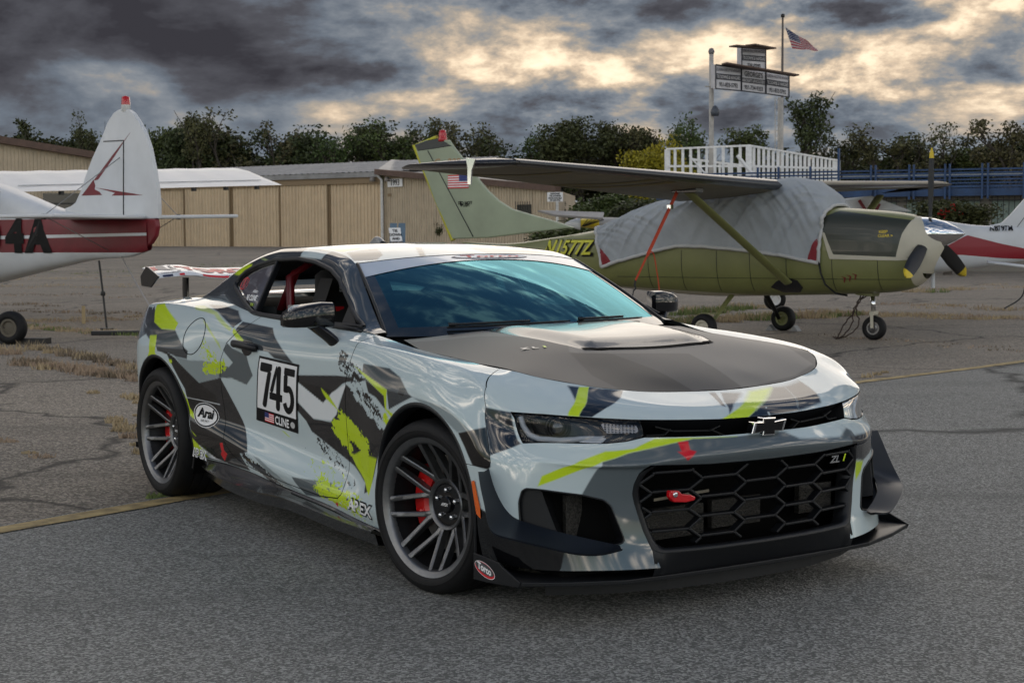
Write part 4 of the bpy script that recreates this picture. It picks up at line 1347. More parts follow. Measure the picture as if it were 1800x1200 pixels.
def head_lamp(sg):
    root = uz_patch(LAMP, -.075, 'head_lamp', lamp_black, CAR, sg)
    reveal(LAMP, .078, 'lamp_bezel', lamp_black, root, sg)
    uz_patch(offs_poly(LAMP, .003), -.003, 'lamp_lens', glass_lamp, root, sg)
    # light guide running down the outer edge and along the foot
    g = [(.585,.738),(.600,.700),(.625,.672),(.66,.660),(.74,.656),(.80,.659),(.86,.667),(.92,.671)]
    uz_tube(g, [.0105] * 30 + [.009, .008, .007, .006, .005, .004, .003, .002, .002, .001], 'light_guide', drl_mat, root, sg, -.022, 40)
    uz_patch([(.79,.652),(.905,.648),(.93,.668),(.86,.668)], -.018, 'light_guide', drl_mat, root, sg)
    # projector
    for (u, z, r, nm, m_) in ((.735, .700, .026, 'projector', lens_mat),):
        c = wp(u, z, -.035) * [1, -sg, 1]
        d = (wp(u, z, .0) - wp(u, z, -.05)) * [1, -sg, 1]; d = d / np.linalg.norm(d) * .6 + np.array([.8, 0, 0]); d /= np.linalg.norm(d)
        mb = MB(); ax = Vector(d); e1 = ax.cross(Vector((0, 0, 1))).normalized(); e2 = e1.cross(ax)
        def ring(r_, h_, n=28): return [tuple(Vector(c) + ax * h_ + e1 * (r_ * math.cos(2 * math.pi * k / n)) + e2 * (r_ * math.sin(2 * math.pi * k / n))) for k in range(n + 1)]
        mb.grid([ring(.0005, .012), ring(r * .5, .010), ring(r * .85, .004), ring(r, -.004)])
        mb.build('projector', lens_mat, root, smooth=True)
        for (r1, h1) in ((.031, .006), (.041, .0)):
            MB().grid([ring(r1, h1 - .02), ring(r1, h1), ring(r1 + .005, h1), ring(r1 + .005, h1 - .02)]).build('projector_ring', mat('lamp_ring', (.035, .035, .037), .2, metal=.5) if 'lamp_ring' not in bpy.data.materials else bpy.data.materials['lamp_ring'], root, smooth=True)
    # clear indicator with prism rows towards the grille
    ind = uz_patch([(.905,.722),(1.045,.712),(1.050,.680),(.925,.683)], -.03, 'indicator', prism_mat, root, sg)
    for r_ in range(4):
        for k in range(9):
            u = .925 + k * .0135; z = .714 - r_ * .0085 - k * .0009
            p = wp(u, z, -.026) * [1, -sg, 1]
            MB().tube([p + np.array([-.004, 0, 0]), p + np.array([.003, 0, 0])], [.0036, .002], 6).build('prism', chrome, ind)
both(head_lamp)

# upper slot: dark well, hexagon bars
slot_back = MB()
P = [[wp(u, z, -.09) for z in (.64, .72)] for u in np.linspace(1.04, 2 * UEND - 1.04, 40)]
slot_back.grid(P).build('slot_back', black_flat, CAR)
q = path_uz([(1.062, .725), (1.376, .712), (UEND, .707)], 30)
for sg in (-1, 1):
    top = [[wp(u, z, .0) * [1, -sg, 1], wp(u, z, -.09) * [1, -sg, 1]] for u, z in path_uz([(1.04, .725), (1.376, .712), (UEND, .708)], 24)]
    bot = [[wp(u, z, .0) * [1, -sg, 1], wp(u, z, -.09) * [1, -sg, 1]] for u, z in path_uz([(1.04, .660), (1.348, .655), (UEND, .656)], 24)]
    MB().grid(top).build('slot_lip', black_satin, CAR, smooth=True)
    MB().grid(bot).build('slot_lip', black_satin, CAR, smooth=True)
    zig = [[(1.075, .672), (1.145, .672), (1.175, .694)], [(1.115, .706), (1.185, .684), (1.335, .683), (1.385, .706)], [(1.345, .686), (1.40, .664)], [(1.40, .664), (1.46, .664)]]
    mb = MB()
    for pl in zig:
        for a, b in zip(pl[:-1], pl[1:]):
            pa = wp(a[0], a[1], -.035) * [1, -sg, 1]; pb = wp(b[0], b[1], -.035) * [1, -sg, 1]
            mb.bar(pa, pb, .022, .0055)
    mb.build('slot_grille', black_plastic, CAR, bevel=.001)

# bow-tie badge: black field, bright edge
def yz_poly(pts, s=1.0, c=(0, 0)): return [((y - c[0]) * s + c[0], (z - c[1]) * s + c[1]) for y, z in pts]
BT = [(-.078, -.022), (-.064, .020), (-.027, .018), (-.026, .033), (.030, .031), (.026, .017), (.078, .022), (.064, -.020), (.027, -.018), (.026, -.033), (-.030, -.031), (-.026, -.017)]
bc = wp(UEND, .672, .030)
def bow(scale, x0, x1, name, m, parent, bev):
    return MB().prism([(y * scale * 1.10, .677 + z * scale * 1.02) for y, z in BT], 0, bc[0] + x0, bc[0] + x1).build(name, m, parent, bevel=bev)
bt = bow(1.0, -.030, .004, 'badge', chrome, CAR, .002)
bow(.86, -.004, .006, 'badge_field', black_gloss, bt, .001)

# main grille: bezel, hexagon mesh, dark well with coolers
GI = [(1.062,.548),(1.045,.53),(1.034,.50),(1.030,.465),(1.068,.332),(1.090,.285),(1.115,.268),(1.35,.262),(UEND,.262)]
GO = [(1.060,.568),(1.018,.540),(1.003,.50),(1.001,.465),(1.038,.332),(1.066,.262),(1.100,.248),(1.35,.244),(UEND,.244)]
GIt = [(1.062,.548),(1.10,.553),(1.283,.547),(UEND,.543)]
GOt = [(1.060,.568),(1.10,.570),(1.283,.561),(UEND,.556)]
for sg in (-1, 1):
    a = path_uz(GO, 70); b = path_uz(GI, 70)
    MB().grid([[wp(*a[i], .001) * [1, -sg, 1], wp(*(a[i] * .55 + b[i] * .45), .004) * [1, -sg, 1], wp(*b[i], -.012) * [1, -sg, 1], wp(*b[i], -.06) * [1, -sg, 1]] for i in range(70)]).build('grille_bezel', black_satin, CAR, smooth=True)
    a = path_uz(GOt, 40); b = path_uz(GIt, 40)
    MB().grid([[wp(*a[i], .0) * [1, -sg, 1], wp(*(a[i] * .5 + b[i] * .5), -.004) * [1, -sg, 1], wp(*b[i], -.02) * [1, -sg, 1], wp(*b[i], -.06) * [1, -sg, 1]] for i in range(40)]).build('grille_bezel', black_satin, CAR, smooth=True)


def grille_x(y, z):
    y = abs(y)
    return float(np.interp(y, [0, .2, .35, .46, .55], [.868, .862, .848, .828, .80])) - .014 * abs(z - .40) / .15 * 0 + .02 * max(0, (z - .45) / .1)


def hexmesh():
    pitch, a, h = .200, .074, .0715
    inner = [(-.53, .498), (-.505, .538), (-.47, .548), (.47, .548), (.505, .538), (.53, .498), (.528, .455), (.49, .335), (.463, .285), (.435, .266), (-.435, .266), (-.463, .285), (-.49, .335), (-.528, .455)]
    ip = np.array(inner)
    def inside(y, z): return bool(in_poly(np.array([[y, z]]), ip)[0])
    bars = []
    for k in range(-3, 4):
        yc = k * pitch
        for j in range(-5, 6):
            z0 = .405 + j * h + (h / 2 if k % 2 else 0) - .010 * abs(yc) / .4
            y0, y1 = yc - a, yc + a
            bars.append(((y0, z0), (y1, z0)))
            zn = z0 + h / 2; zm = z0 - h / 2; y2 = (k + 1) * pitch - a
            bars.append(((y1, z0), (y2, zn))); bars.append(((y1, z0), (y2, zm)))
    mb = MB()
    for (p, q_) in bars:
        p = np.array(p); q_ = np.array(q_)
        n = 6
        pts = [p + (q_ - p) * t for t in np.linspace(0, 1, n + 1)]
        ok = [inside(*x) for x in pts]
        if not any(ok): continue
        idx = [i for i in range(n + 1) if ok[i]]
        p1, q1 = pts[idx[0]], pts[idx[-1]]
        if np.linalg.norm(q1 - p1) < .005: continue
        A_ = (grille_x(*p1) - .010, p1[0], p1[1]); B_ = (grille_x(*q1) - .010, q1[0], q1[1])
        mb.bar(A_, B_, .036, .0098, up=(0, 0, 1))
    return mb.build('grille_mesh', black_satin, CAR, bevel=.0028)
GRID_MESH = hexmesh()
core = mat('cooler_core', (.05, .047, .042), 0.55, metal=.6, noise=.8, nscale=130, bump=.5, bscale=160)
MB().box((.66, -.56, .20), (.68, .56, .60)).build('grille_back', black_flat, CAR)
for (y0, y1, z0, z1) in ((-.50, -.18, .275, .39), (-.14, .10, .29, .395), (.30, .47, .30, .41)):
    cr = MB().box((.735, y0, z0), (.76, y1, z1)).build('cooler', core, CAR)
    fin = MB()
    for k in range(int((z1 - z0) / .008)):
        fin.box((.758, y0 + .005, z0 + .003 + k * .008), (.763, y1 - .005, z0 + .0055 + k * .008))
    fin.build('cooler_fins', core, cr)
MB().bar((.765, -.42, .425), (.765, -.16, .435), .006, .010).build('cooler_pipe', mat('bare_alloy', (.42, .38, .30), .35, metal=.9), CAR)
# front wall of the lower mouth
for sg in (-1, 1):
    a = path_uz([(1.066,.262),(1.100,.248),(1.35,.244),(UEND,.244)], 40)
    MB().grid([[wp(*p, .0) * [1, -sg, 1], np.array([.865, wp(*p)[1] * -sg, .205]) if i > 3 else wp(p[0], .20, .0) * [1, -sg, 1], np.array([.85, wp(*p)[1] * -sg, .168])] for i, p in enumerate(a)]).build('lower_lip', black_satin, CAR, smooth=True)

# tow hook
hk = [(-.455, .452), (-.452, .482), (-.40, .478), (-.385, .462), (-.33, .452), (-.305, .440), (-.31, .425), (-.36, .420), (-.43, .428)]
hk = [(-.39 + (y + .39) * .80, .452 + (z - .452) * .78) for y, z in hk]
hx = .865
tow = MB().prism(hk, 0, hx, hx + .022).build('tow_hook', red_paint, CAR, bevel=.004)
MB().lathe([(.0, .004), (.006, .004), (.010, .003), (.010, -.004)], 14, axis=0, c=(hx + .024, -.418, .460)).build('tow_bolt', chrome, tow, smooth=True)
# badge on the mesh
def yz_text(s, size, y, z, x, m, name, parent, bold=.0, shear=0.0, depth=.003, rot=0.0, xs=1.0):
    V, F = text_mesh(s, size, bold, 1.0, shear, xs)
    c_, s_ = math.cos(rot), math.sin(rot)
    mb = MB().add([(x, y + (p[0] * c_ - p[1] * s_), z + (p[0] * s_ + p[1] * c_)) for p in V], F)
    return mb.build(name, m, parent, fix=False)
zb = yz_text('ZL', .036, .375, .518, .876, chrome, 'mesh_badge', CAR, .0012, .35, xs=1.15)
yz_text('1', .036, .422, .521, .876, lime_print, 'mesh_badge', CAR, .0016, .35, xs=1.1)

# ---- corner ducts
def duct(sg):
    r_ = reveal(DUCT, .10, 'duct', black_satin, CAR, sg, inset=.004)
    uz_patch(DUCT, -.095, 'duct_back', black_flat, r_, sg)
    blade = [(.586,.474),(.607,.482),(.655,.481),(.664,.476),(.712,.315),(.60,.338),(.578,.36),(.582,.437)]
    uz_patch(blade, -.012, 'duct_blade', black_plastic, r_, sg)
    q_ = path_uz([(.664,.476),(.672,.44),(.712,.315)], 12)
    MB().grid([[wp(*p, -.012) * [1, -sg, 1], wp(p[0] + .02, p[1], -.095) * [1, -sg, 1]] for p in q_]).build('duct_vane', black_plastic, r_, smooth=True)
    c = wp(.775, .385, -.09) * [1, -sg, 1]
    MB().box((c[0] - .01, c[1] - .035, .30), (c[0] + .012, c[1] + .035, .455)).build('duct_cooler', core, r_)
    # thin rim round the opening
    uz_tube(DUCT, .0035, 'duct_rim', black_satin, r_, sg, .001, 90, True, 6)
both(duct)

# ---- canards
navy_satin = mat('canard_satin', (.008, .011, .017), 0.36, spec=.4)
def canard(sg):
    inner = [(.455, .925, .548), (.475, .925, .50), (.515, .912, .43), (.565, .893, .383), (.61, .868, .366), (.70, .79, .338), (.775, .685, .308), (.815, .61, .288)]
    outer = [(.497, 1.000, .546), (.520, 1.006, .50), (.560, 1.012, .425), (.612, 1.014, .350), (.655, .985, .334), (.745, .87, .300), (.828, .715, .272), (.850, .625, .284)]
    a = curve3(inner, 40); b = curve3(outer, 40)
    t = np.array([0, 0, -.008])
    rows = []
    for i in range(40):
        m_ = a[i] * .5 + b[i] * .5 - np.array([0, 0, .006])
        rows.append([a[i], m_, b[i], b[i] + t - np.array([.004, .003, 0]) * 1, m_ + t, a[i] + t])
    rows = np.array(rows) * [1, sg, 1]
    root = MB().grid(rows).build('canard', navy_satin, CAR, angle=35)
    # rear flange against the fender
    return root
both(canard)

# ---- splitter
def splitter():
    half = [(.868, 0, .166), (.866, .20, .166), (.855, .42, .166), (.842, .60, .167), (.775, .80, .172), (.705, .962, .180), (.60, .962, .180), (.44, .955, .180)]
    out = mir(half[1:][::-1]) + half
    inn = [(.44, -.86, .176), (.60, -.80, .170), (.72, -.5, .166), (.76, 0, .166), (.72, .5, .166), (.60, .80, .170), (.44, .86, .176)]
    top = [(p[0], p[1], p[2]) for p in out] + inn[::-1]
    mb = MB().slab(top, (0, 0, -.016))
    sp = mb.build('splitter', black_satin, CAR, bevel=.003)
    for sg in (-1, 1):
        pl = [(.403, .236), (.575, .226), (.600, .214), (.712, .180), (.70, .160), (.49, .142), (.403, .138)]
        ep = MB().prism(pl, 1, sg * .958, sg * .966).build('splitter_fence', black_satin, sp, bevel=.002)
        if sg < 0: FENCE.append(ep)
    dam = [(.80, y, .15) for y in ()]
    P = [[(x, y, .152), (x - .012, y * .995, .088)] for (x, y) in [(.60, -.78), (.70, -.60), (.775, -.36), (.80, -.12), (.80, .12), (.775, .36), (.70, .60), (.60, .78)]]
    MB().grid(P).build('air_dam', mat('dam_rubber', (.022, .022, .023), .7), sp, smooth=False)
FENCE = []
splitter()

# side marker lamps
for sg in (-1, 1):
    uz_patch([(.352,.490),(.372,.495),(.392,.40),(.388,.357),(.366,.372)], .004, 'side_marker', amber, CAR, sg, step=.006)

# ---- side skirts
def skirt(sg):
    xs = [-2.30, -2.13, -1.95, -1.75, -1.53, -1.40, -1.25, -.83, -.55, -.40]
    outw = [.905, .945, .962, .966, .966, .964, .962, .962, .962, .958]
    outz = [.222, .226, .214, .206, .203, .207, .212, .196, .188, .186]
    T = np.array(ROWS['R0'])
    rows = []
    for x, w, z in zip(xs, outw, outz):
        zi = pchip(T[:, 0], T[:, 2], [x])[0]; wi = pchip(T[:, 0], T[:, 1], [x])[0]
        rows.append([(x, sg * (wi - .012), zi + .006), (x, sg * (wi + .004), zi - .012), (x, sg * (w - .02), z + .010), (x, sg * w, z + .002), (x, sg * w, z - .005), (x, sg * (w - .02), z - .012), (x, sg * (w - .035), z - .06), (x, sg * .80, z - .07)])
    R_ = np.array(rows)
    D_ = np.zeros((60, R_.shape[1], 3))
    xq = np.linspace(xs[0], xs[-1], 60)
    for j in range(R_.shape[1]):
        for k in range(3): D_[:, j, k] = pchip(R_[:, j, 0], R_[:, j, k], xq)
    MB().grid(D_).build('side_skirt', black_satin2, CAR, angle=40)
black_satin2 = mat('skirt_satin', (.020, .020, .020), 0.20, coat=.6)
both(skirt)

# ---- mirrors
def mirror(sg):
    root = empty('door_mirror', (0, 0, 0), 0, CAR)
    # housing: lofted sections from the inner end to the outer end
    secs = [(.866, -.905, 1.043, .030, .040), (.876, -.905, 1.046, .050, .055), (.93, -.91, 1.047, .060, .056), (.99, -.925, 1.043, .064, .050), (1.035, -.945, 1.036, .060, .043), (1.062, -.962, 1.028, .048, .032), (1.072, -.972, 1.022, .022, .018)]
    n = 24; rows = []
    for (w, x, z, rx, rz) in secs:
        row = []
        for k in range(n + 1):
            a = 2 * math.pi * k / n
            cx, cz = math.cos(a), math.sin(a)
            ex = math.copysign(abs(cx) ** .55, cx); ez = math.copysign(abs(cz) ** .32, cz)
            row.append((x + rx * max(ex, -.35), sg * w, z + rz * ez - (0.0)))
        rows.append(row)
    mb = MB().grid(rows)
    mb.add(rows[0][:-1], [tuple(range(n))]); mb.add(rows[-1][:-1], [tuple(range(n))])
    mb.build('mirror_housing', black_gloss, root, angle=50)
    # lower shell and arm down to the door
    arm = curve3([(-.925, .955, 1.005), (-.90, .935, .985), (-.865, .905, .955), (-.845, .885, .930)], 12)
    A_ = []
    for i, p in enumerate(arm):
        t = i / 11.; wx = .060 - .012 * t; wz = .020 + .012 * t
        A_.append([(p[0] + wx * math.cos(a), sg * (p[1] + .016 * math.cos(a) * 0), p[2] + wz * math.sin(a)) for a in np.linspace(0, 2 * math.pi, 17)])
    mb = MB().grid(A_); mb.add(A_[-1][:-1], [tuple(range(16))])
    mb.build('mirror_arm', black_gloss, root, smooth=True)
    MB().grid([[(-.938, sg * w, 1.046 + z) for z in (-.045, .045)] for w in (.885, 1.055)]).build('mirror_glass', chrome, root)
    # triangle at the foot of the pillar
    MB().add([(-.80, sg * .800, 1.002), (-.95, sg * .795, 1.000), (-.955, sg * .752, 1.085)], [(0, 1, 2)]).build('mirror_sail', black_satin, root)
both(mirror)

# ---- door handle, fuel flap
def handle(sg):
    pts = [wp(u, z, o) * [1, -sg, 1] for (u, z, o) in ((-1.825, .868, .004), (-1.80, .872, .024), (-1.74, .872, .036), (-1.66, .868, .034), (-1.60, .862, .018), (-1.585, .858, .004))]
    h = MB().tube([tuple(p) for p in curve3(pts, 20)], [.012] + [.016] * 18 + [.012], 10, flat=1.15).build('door_handle', black_satin, CAR, smooth=True)
    cup = []
    for k in range(24):
        a = 2 * math.pi * k / 24
        cup.append((-1.70 + .062 * math.cos(a), .862 + .042 * math.sin(a)))
    uz_patch(cup, .0012, 'handle_cup', black_gloss, h, sg, .008)
both(handle)
flap = [(-2.315 + .125 * math.cos(a), .882 + .088 * math.sin(a) + .03 * math.cos(a)) for a in np.linspace(0, 2 * math.pi, 50)[:-1]]
uz_tube(flap, .0026, 'fuel_flap_joint', black_flat, CAR, -1, .0, 90, True, 5)

# ---- rear wing
def wing():
    root = empty('rear_wing', (0, 0, 0), 0, CAR)
    ws = np.linspace(-.725, .725, 61); rows = []
    chord = [(0, 0, .004), (-.02, .016, 0), (-.08, .032, 0), (-.15, .040, 0), (-.22, .048, 0), (-.262, .056, 0), (-.262, .050, 0), (-.2, .030, 0), (-.12, .012, 0), (-.04, -.004, 0)]
    prof = lambda w: np.interp(abs(w), [0, .34, .42, .50, .58, .725], [1.140, 1.140, 1.146, 1.162, 1.162, 1.150])
    for w in ws:
        rows.append([(-3.315 + dx, w, prof(w) + dz) for dx, dz, _ in chord] + [(-3.315, w, prof(w))])
    col_ = livery(np.array(rows).reshape(-1, 3)[:, :2], [], WHITE)
    P = np.array(rows)
    bl = MB().grid(P).build('wing_blade', mat('wing_white', (.70, .71, .72), .25, coat=.4), root, angle=40)
    for sg in (-1, 1):
        pl = [(-3.300, 1.160), (-3.318, 1.150), (-3.43, 1.095), (-3.575, 1.100), (-3.590, 1.155), (-3.50, 1.212), (-3.47, 1.210)]
        MB().prism(pl, 1, sg * .724, sg * .734).build('wing_end_plate', black_gloss, root, bevel=.002)
        post = []
        for z, dx in ((1.145, 0), (1.08, -.004), (1.03, .0)):
            post.append([(-3.485 + dx + .045 * math.cos(a), sg * (.50 + .011 * math.sin(a)), z) for a in np.linspace(0, 2 * math.pi, 17)])
        MB().grid(post).build('wing_post', black_gloss, root, smooth=True)
    return bl
WING_BLADE = wing()

# ---- roof fin, wipers, cabin
fin = []
for t in np.linspace(0, 1, 10):
    hh = .045 * math.sin(math.pi * min(1, t * .9 + .1)) ** .8
    fin.append([(-2.02 - .15 * t, .022 * math.cos(a) * (1 - .6 * t), 1.336 - .008 * t + hh * max(0, math.sin(a))) for a in np.linspace(0, math.pi, 9)])
MB().grid(fin).build('antenna_fin', mat('fin_grey', (.22, .22, .215), .3, coat=.3), CAR, smooth=True)


def wiper(y0, y1, s0, s1):
    a = [ws_sheet(2, 2, t0=t, t1=t, s0=s, s1=s, off=.014)[0, 0] for t, s in zip(np.linspace(y0, y1, 14), np.linspace(s0, s1, 14))]
    w = MB().tube([tuple(p) for p in a], [.005] * 13 + [.003], 6).build('wiper', black_satin, CAR, smooth=True)
    b = [p + np.array([.012, 0, .012]) for p in a[:9]]
    MB().tube([tuple(p) for p in b], [.010] + [.006] * 8, 6).build('wiper_arm', black_satin, w, smooth=True)
wiper(-.70, .05, .035, .06)
wiper(.10, .72, .05, .05)

cab = empty('cabin', (0, 0, 0), 0, CAR)
MB().box((-2.4, -.70, .42), (-.55, .70, .44)).build('cabin_floor', interior, cab)
MB().prism([(-.62, .95), (-.78, .985), (-1.0, .94), (-1.02, .70), (-.62, .70)], 1, -.68, .68).build('dashboard', interior, cab, bevel=.02)
MB().prism([(-2.15, .5), (-2.2, 1.0), (-2.72, 1.05), (-2.75, .5)], 1, -.60, .60).build('rear_shelf', interior, cab)
for sg in (-1, 1):
    MB().grid([[(x, sg * .775, z) for z in (.44, .985)] for x in (-.7, -1.3, -1.85)]).build('door_card', interior, cab)
    MB().grid([[(x, sg * .70, z) for z in (.80, 1.04)] for x in (-1.82, -2.3, -2.6)]).build('door_card', interior, cab)
seat_cloth = mat('seat_cloth', (.016, .015, .015), .95, sheen=.1)
for yc in (-.37, .37):
    st = empty('seat', (0, 0, 0), 0, cab)
    def sec(z, x, w, d): return [(x + d * math.cos(a) * (1.0), yc + w * math.copysign(abs(math.sin(a)) ** .6, math.sin(a)), z) for a in np.linspace(0, 2 * math.pi, 25)]
    MB().grid([sec(.60, -1.58, .27, .09), sec(.80, -1.64, .27, .085), sec(.95, -1.69, .27, .08), sec(1.02, -1.72, .20, .07), sec(1.10, -1.745, .155, .065), sec(1.19, -1.765, .145, .055), sec(1.215, -1.77, .11, .03), sec(1.217, -1.77, .01, .005)]).build('backrest', seat_cloth, st, smooth=True)
    MB().grid([sec(.48, -1.35, .27, .27), sec(.60, -1.36, .26, .25), sec(.61, -1.36, .2, .2)]).build('seat_base', seat_cloth, st, smooth=True)
    for sb in (-1, 1):
        MB().grid([[(-1.70 + .13 * k + .0, yc + sb * (.15 + .05 * (1 - j)), 1.05 + .13 * j) for k in (0, .5, 1)] for j in (0, .5, 1)]).build('head_wing', seat_cloth, st)
    V, F = text_mesh('sparco', .055, .0014)
    MB().add([(-1.655, yc + x, 1.13 + z) for x, z in V], F).build('seat_print', white_print, st, fix=False)
# roll cage
cage = mat('cage_red', (.22, .012, .018), .35, coat=.3)
for pts in ([(-1.95, -.56, .46), (-1.98, -.55, 1.18), (-1.98, -.40, 1.27), (-1.98, .40, 1.27), (-1.98, .55, 1.18), (-1.95, .56, .46)], [(-1.98, -.52, 1.2), (-2.6, -.42, .75)], [(-1.98, .52, 1.2), (-2.6, .42, .75)], [(-1.97, -.54, .55), (-1.98, .45, 1.24)], [(-1.94, -.55, .80), (-1.94, .55, .80)]):
    MB().tube(pts, .022, 10).build('roll_cage_tube', cage, cab, smooth=True)
# harness straps and steering wheel
for yc in (-.37, .37):
    for d in (-.07, .07):
        MB().bar((-1.66, yc + d, 1.04), (-1.55, yc + d * 1.1, .66), .045, .004, up=(1, 0, 0)).build('harness_strap', red_print, cab)
sw = MB()
sw.tube([(-1.03 + .06 * math.sin(a), .37 + .17 * math.cos(a), .95 + .155 * math.sin(a)) for a in np.linspace(0, 2 * math.pi, 33)], .014, 8, cap=False)
sw.build('steering_wheel', black_satin, cab, smooth=True)
MB().tube([(-1.1, -.02, 1.235), (-1.11, 0, 1.215)], .006, 6).build('mirror_stalk', black_satin, cab)
MB().box((-1.125, -.12, 1.175), (-1.10, .12, 1.225)).build('rear_view_mirror', black_satin, cab, bevel=.01)
# ------------------------------------------------------------------ car: prints and stickers
def quad_map(c):
    """corners top-left, top-right, bottom-right, bottom-left in (u, z) -> f(s, t), t up"""
    c = np.array(c, float)
    def f(s, t): return (c[3] * (1 - s) + c[2] * s) * (1 - t) + (c[0] * (1 - s) + c[1] * s) * t
    return f


def dec_grid(name, f, s0, s1, t0, t1, off, m, parent, n=14, k=14, rnd_=0.0):
    P_ = [[wp(*f(s, t), off) for t in np.linspace(t0, t1, k)] for s in np.linspace(s0, s1, n)]
    return MB().grid(P_).build(name, m, parent, smooth=True)


def dec_polys(name, f, polys, off, m, parent):
    mb = MB()
    for i, pl in enumerate(polys):
        mb.add([wp(*f(s, t), off + i * .0004) for s, t in pl], [tuple(range(len(pl)))])
    return mb.build(name, m, parent, fix=False)


def dec_text(name, s, f, s0, s1, t0, t1, off, m, parent, bold=0.0, shear=0.0):
    V, F = text_mesh(s, 1.0, bold, shear=shear)
    lo, hi = V.min(0), V.max(0)
    Q = (V - lo) / (hi - lo)
    MB().add([wp(*f(s0 + (s1 - s0) * a, t0 + (t1 - t0) * b), off) for a, b in Q], F).build(name, m, parent, fix=False)


def dec_shape(name, f, poly, off, m, parent, n=40):
    p = np.array(poly); a, b = p.min(0), p.max(0)
    ss, tt = np.linspace(a[0] - .01, b[0] + .01, n), np.linspace(a[1] - .01, b[1] + .01, n)
    G_ = np.array([[wp(*f(s, t), off) for t in tt] for s in ss]); D_ = np.stack(np.meshgrid(ss, tt, indexing='ij'), -1)
    S_ = Surf.grid(G_, D_); S_ = S_.clip(sdf_poly(S_.D, poly, 2.0))
    return S_.build(name, m, parent)


def ell(cx, cy, rx, ry, n=40, a0=0.0, a1=2 * math.pi):
    return [(cx + rx * math.cos(a), cy + ry * math.sin(a)) for a in np.linspace(a0, a1, n + (0 if a1 - a0 > 6.2 else 1))[: n if a1 - a0 > 6.2 else None]]


# start-number panel on the near door
f = quad_map([(-1.557, .831), (-1.135, .816), (-1.205, .500), (-1.655, .520)])
num = dec_grid('number_panel', f, 0, 1, 0, 1, .0025, black_print, CAR, 20, 20)
dec_grid('panel_field', f, .03, .965, .205, .965, .0034, white_print, num, 20, 20)
def digit(polys, s0, s1, t0=.245, t1=.915): return [[(s0 + (s1 - s0) * a, t0 + (t1 - t0) * b) for a, b in p] for p in polys]
D7 = [[(0, .80), (0, 1), (1, 1), (1, .86), (.66, .80)], [(.28, 0), (.64, 0), (1, .86), (.66, .80)]]
D4 = [[(.52, 0), (.84, 0), (.84, 1), (.52, 1)], [(0, .22), (.52, .22), (.52, .38), (.26, .38), (0, .38)], [(.84, .22), (1.0, .22), (1.0, .38), (.84, .38)], [(0, .38), (.26, .38), (.52, .80), (.52, 1), (.44, 1)]]
_bo = [(.47 + .48 * math.cos(a), .315 + .315 * math.sin(a)) for a in np.linspace(2.2, -2.75, 22)]
_bi = [(.47 + .17 * math.cos(a), .315 + .165 * math.sin(a)) for a in np.linspace(2.2, -2.75, 22)]
D5 = [[(.06, .84), (.95, .84), (.95, 1), (.06, 1)], [(.06, .46), (.36, .46), (.38, .84), (.06, .84)]] + [[_bo[i], _bi[i], _bi[i + 1], _bo[i + 1]] for i in range(21)]
for (dg, a, b) in ((D7, .075, .365), (D4, .335, .645), (D5, .655, .945)):
    for q_ in digit(dg, a, b): dec_shape('digit', f, q_, .0046, black_print, num, 12)
dec_text('name_print', 'CLINE', f, .47, .80, .035, .165, .0045, white_print, num, .03)
# little flag
for k in range(9):
    dec_polys('flag_stripe', f, [[(.22, .03 + .016 * k), (.44, .03 + .016 * k), (.44, .03 + .016 * (k + 1)), (.22, .03 + .016 * (k + 1))]], .0042, red_print if k % 2 == 0 else white_print, num)
dec_polys('flag_canton', f, [[(.22, .098), (.32, .098), (.32, .174), (.22, .174)]], .0052, blue_print, num)
dec_polys('round_mark', f, [ell(.885, .10, .052, .048, 20)], .0042, mat('mark_grey', (.5, .5, .5), .4), num)

# helmet maker's oval behind the door
f = quad_map([(-2.372, .540), (-2.085, .540), (-2.085, .440), (-2.372, .440)])
ov = dec_shape('sponsor_oval', f, ell(.5, .5, .50, .62), .0015, white_print, CAR)
dec_shape('oval_ring', f, ell(.5, .5, .475, .585), .0022, black_print, ov)
dec_shape('oval_field', f, ell(.5, .5, .425, .515), .0029, white_print, ov)
dec_text('oval_print', 'Arai', f, .17, .83, .33, .86, .0048, black_print, ov, .035, .25)
dec_text('oval_print', 'HELMET', f, .34, .66, .15, .25, .0048, black_print, ov)

# wheel maker's name ahead of the front arch end of the sill
f = quad_map([(-.660, .300), (-.440, .293), (-.470, .215), (-.685, .232)])
for (txt, a, b) in (('AP', .05, .48), ('EX', .54, 1.0)):
    dec_text('sponsor_outline', txt, f, a - .03, b + .03, .08, .92, .0025, black_print, CAR, .10)
    dec_text('sponsor_print', txt, f, a, b, .16, .84, .0040, white_print, CAR, .03)
# ... and on the black sill by the rear wheel
V, F_ = text_mesh('AP EX', .062, .006)
MB().add([(-2.285 + a, -.9235, .288 + b * .9 - a * .02) for a, b in V], F_).build('sill_print', white_print, CAR, fix=False)
V, F_ = text_mesh('AP EX', .058, -.0004)
MB().add([(-2.285 + a, -.9245, .288 + b * .9 - a * .02) for a, b in V], F_).build('sill_print', black_print, CAR, fix=False)

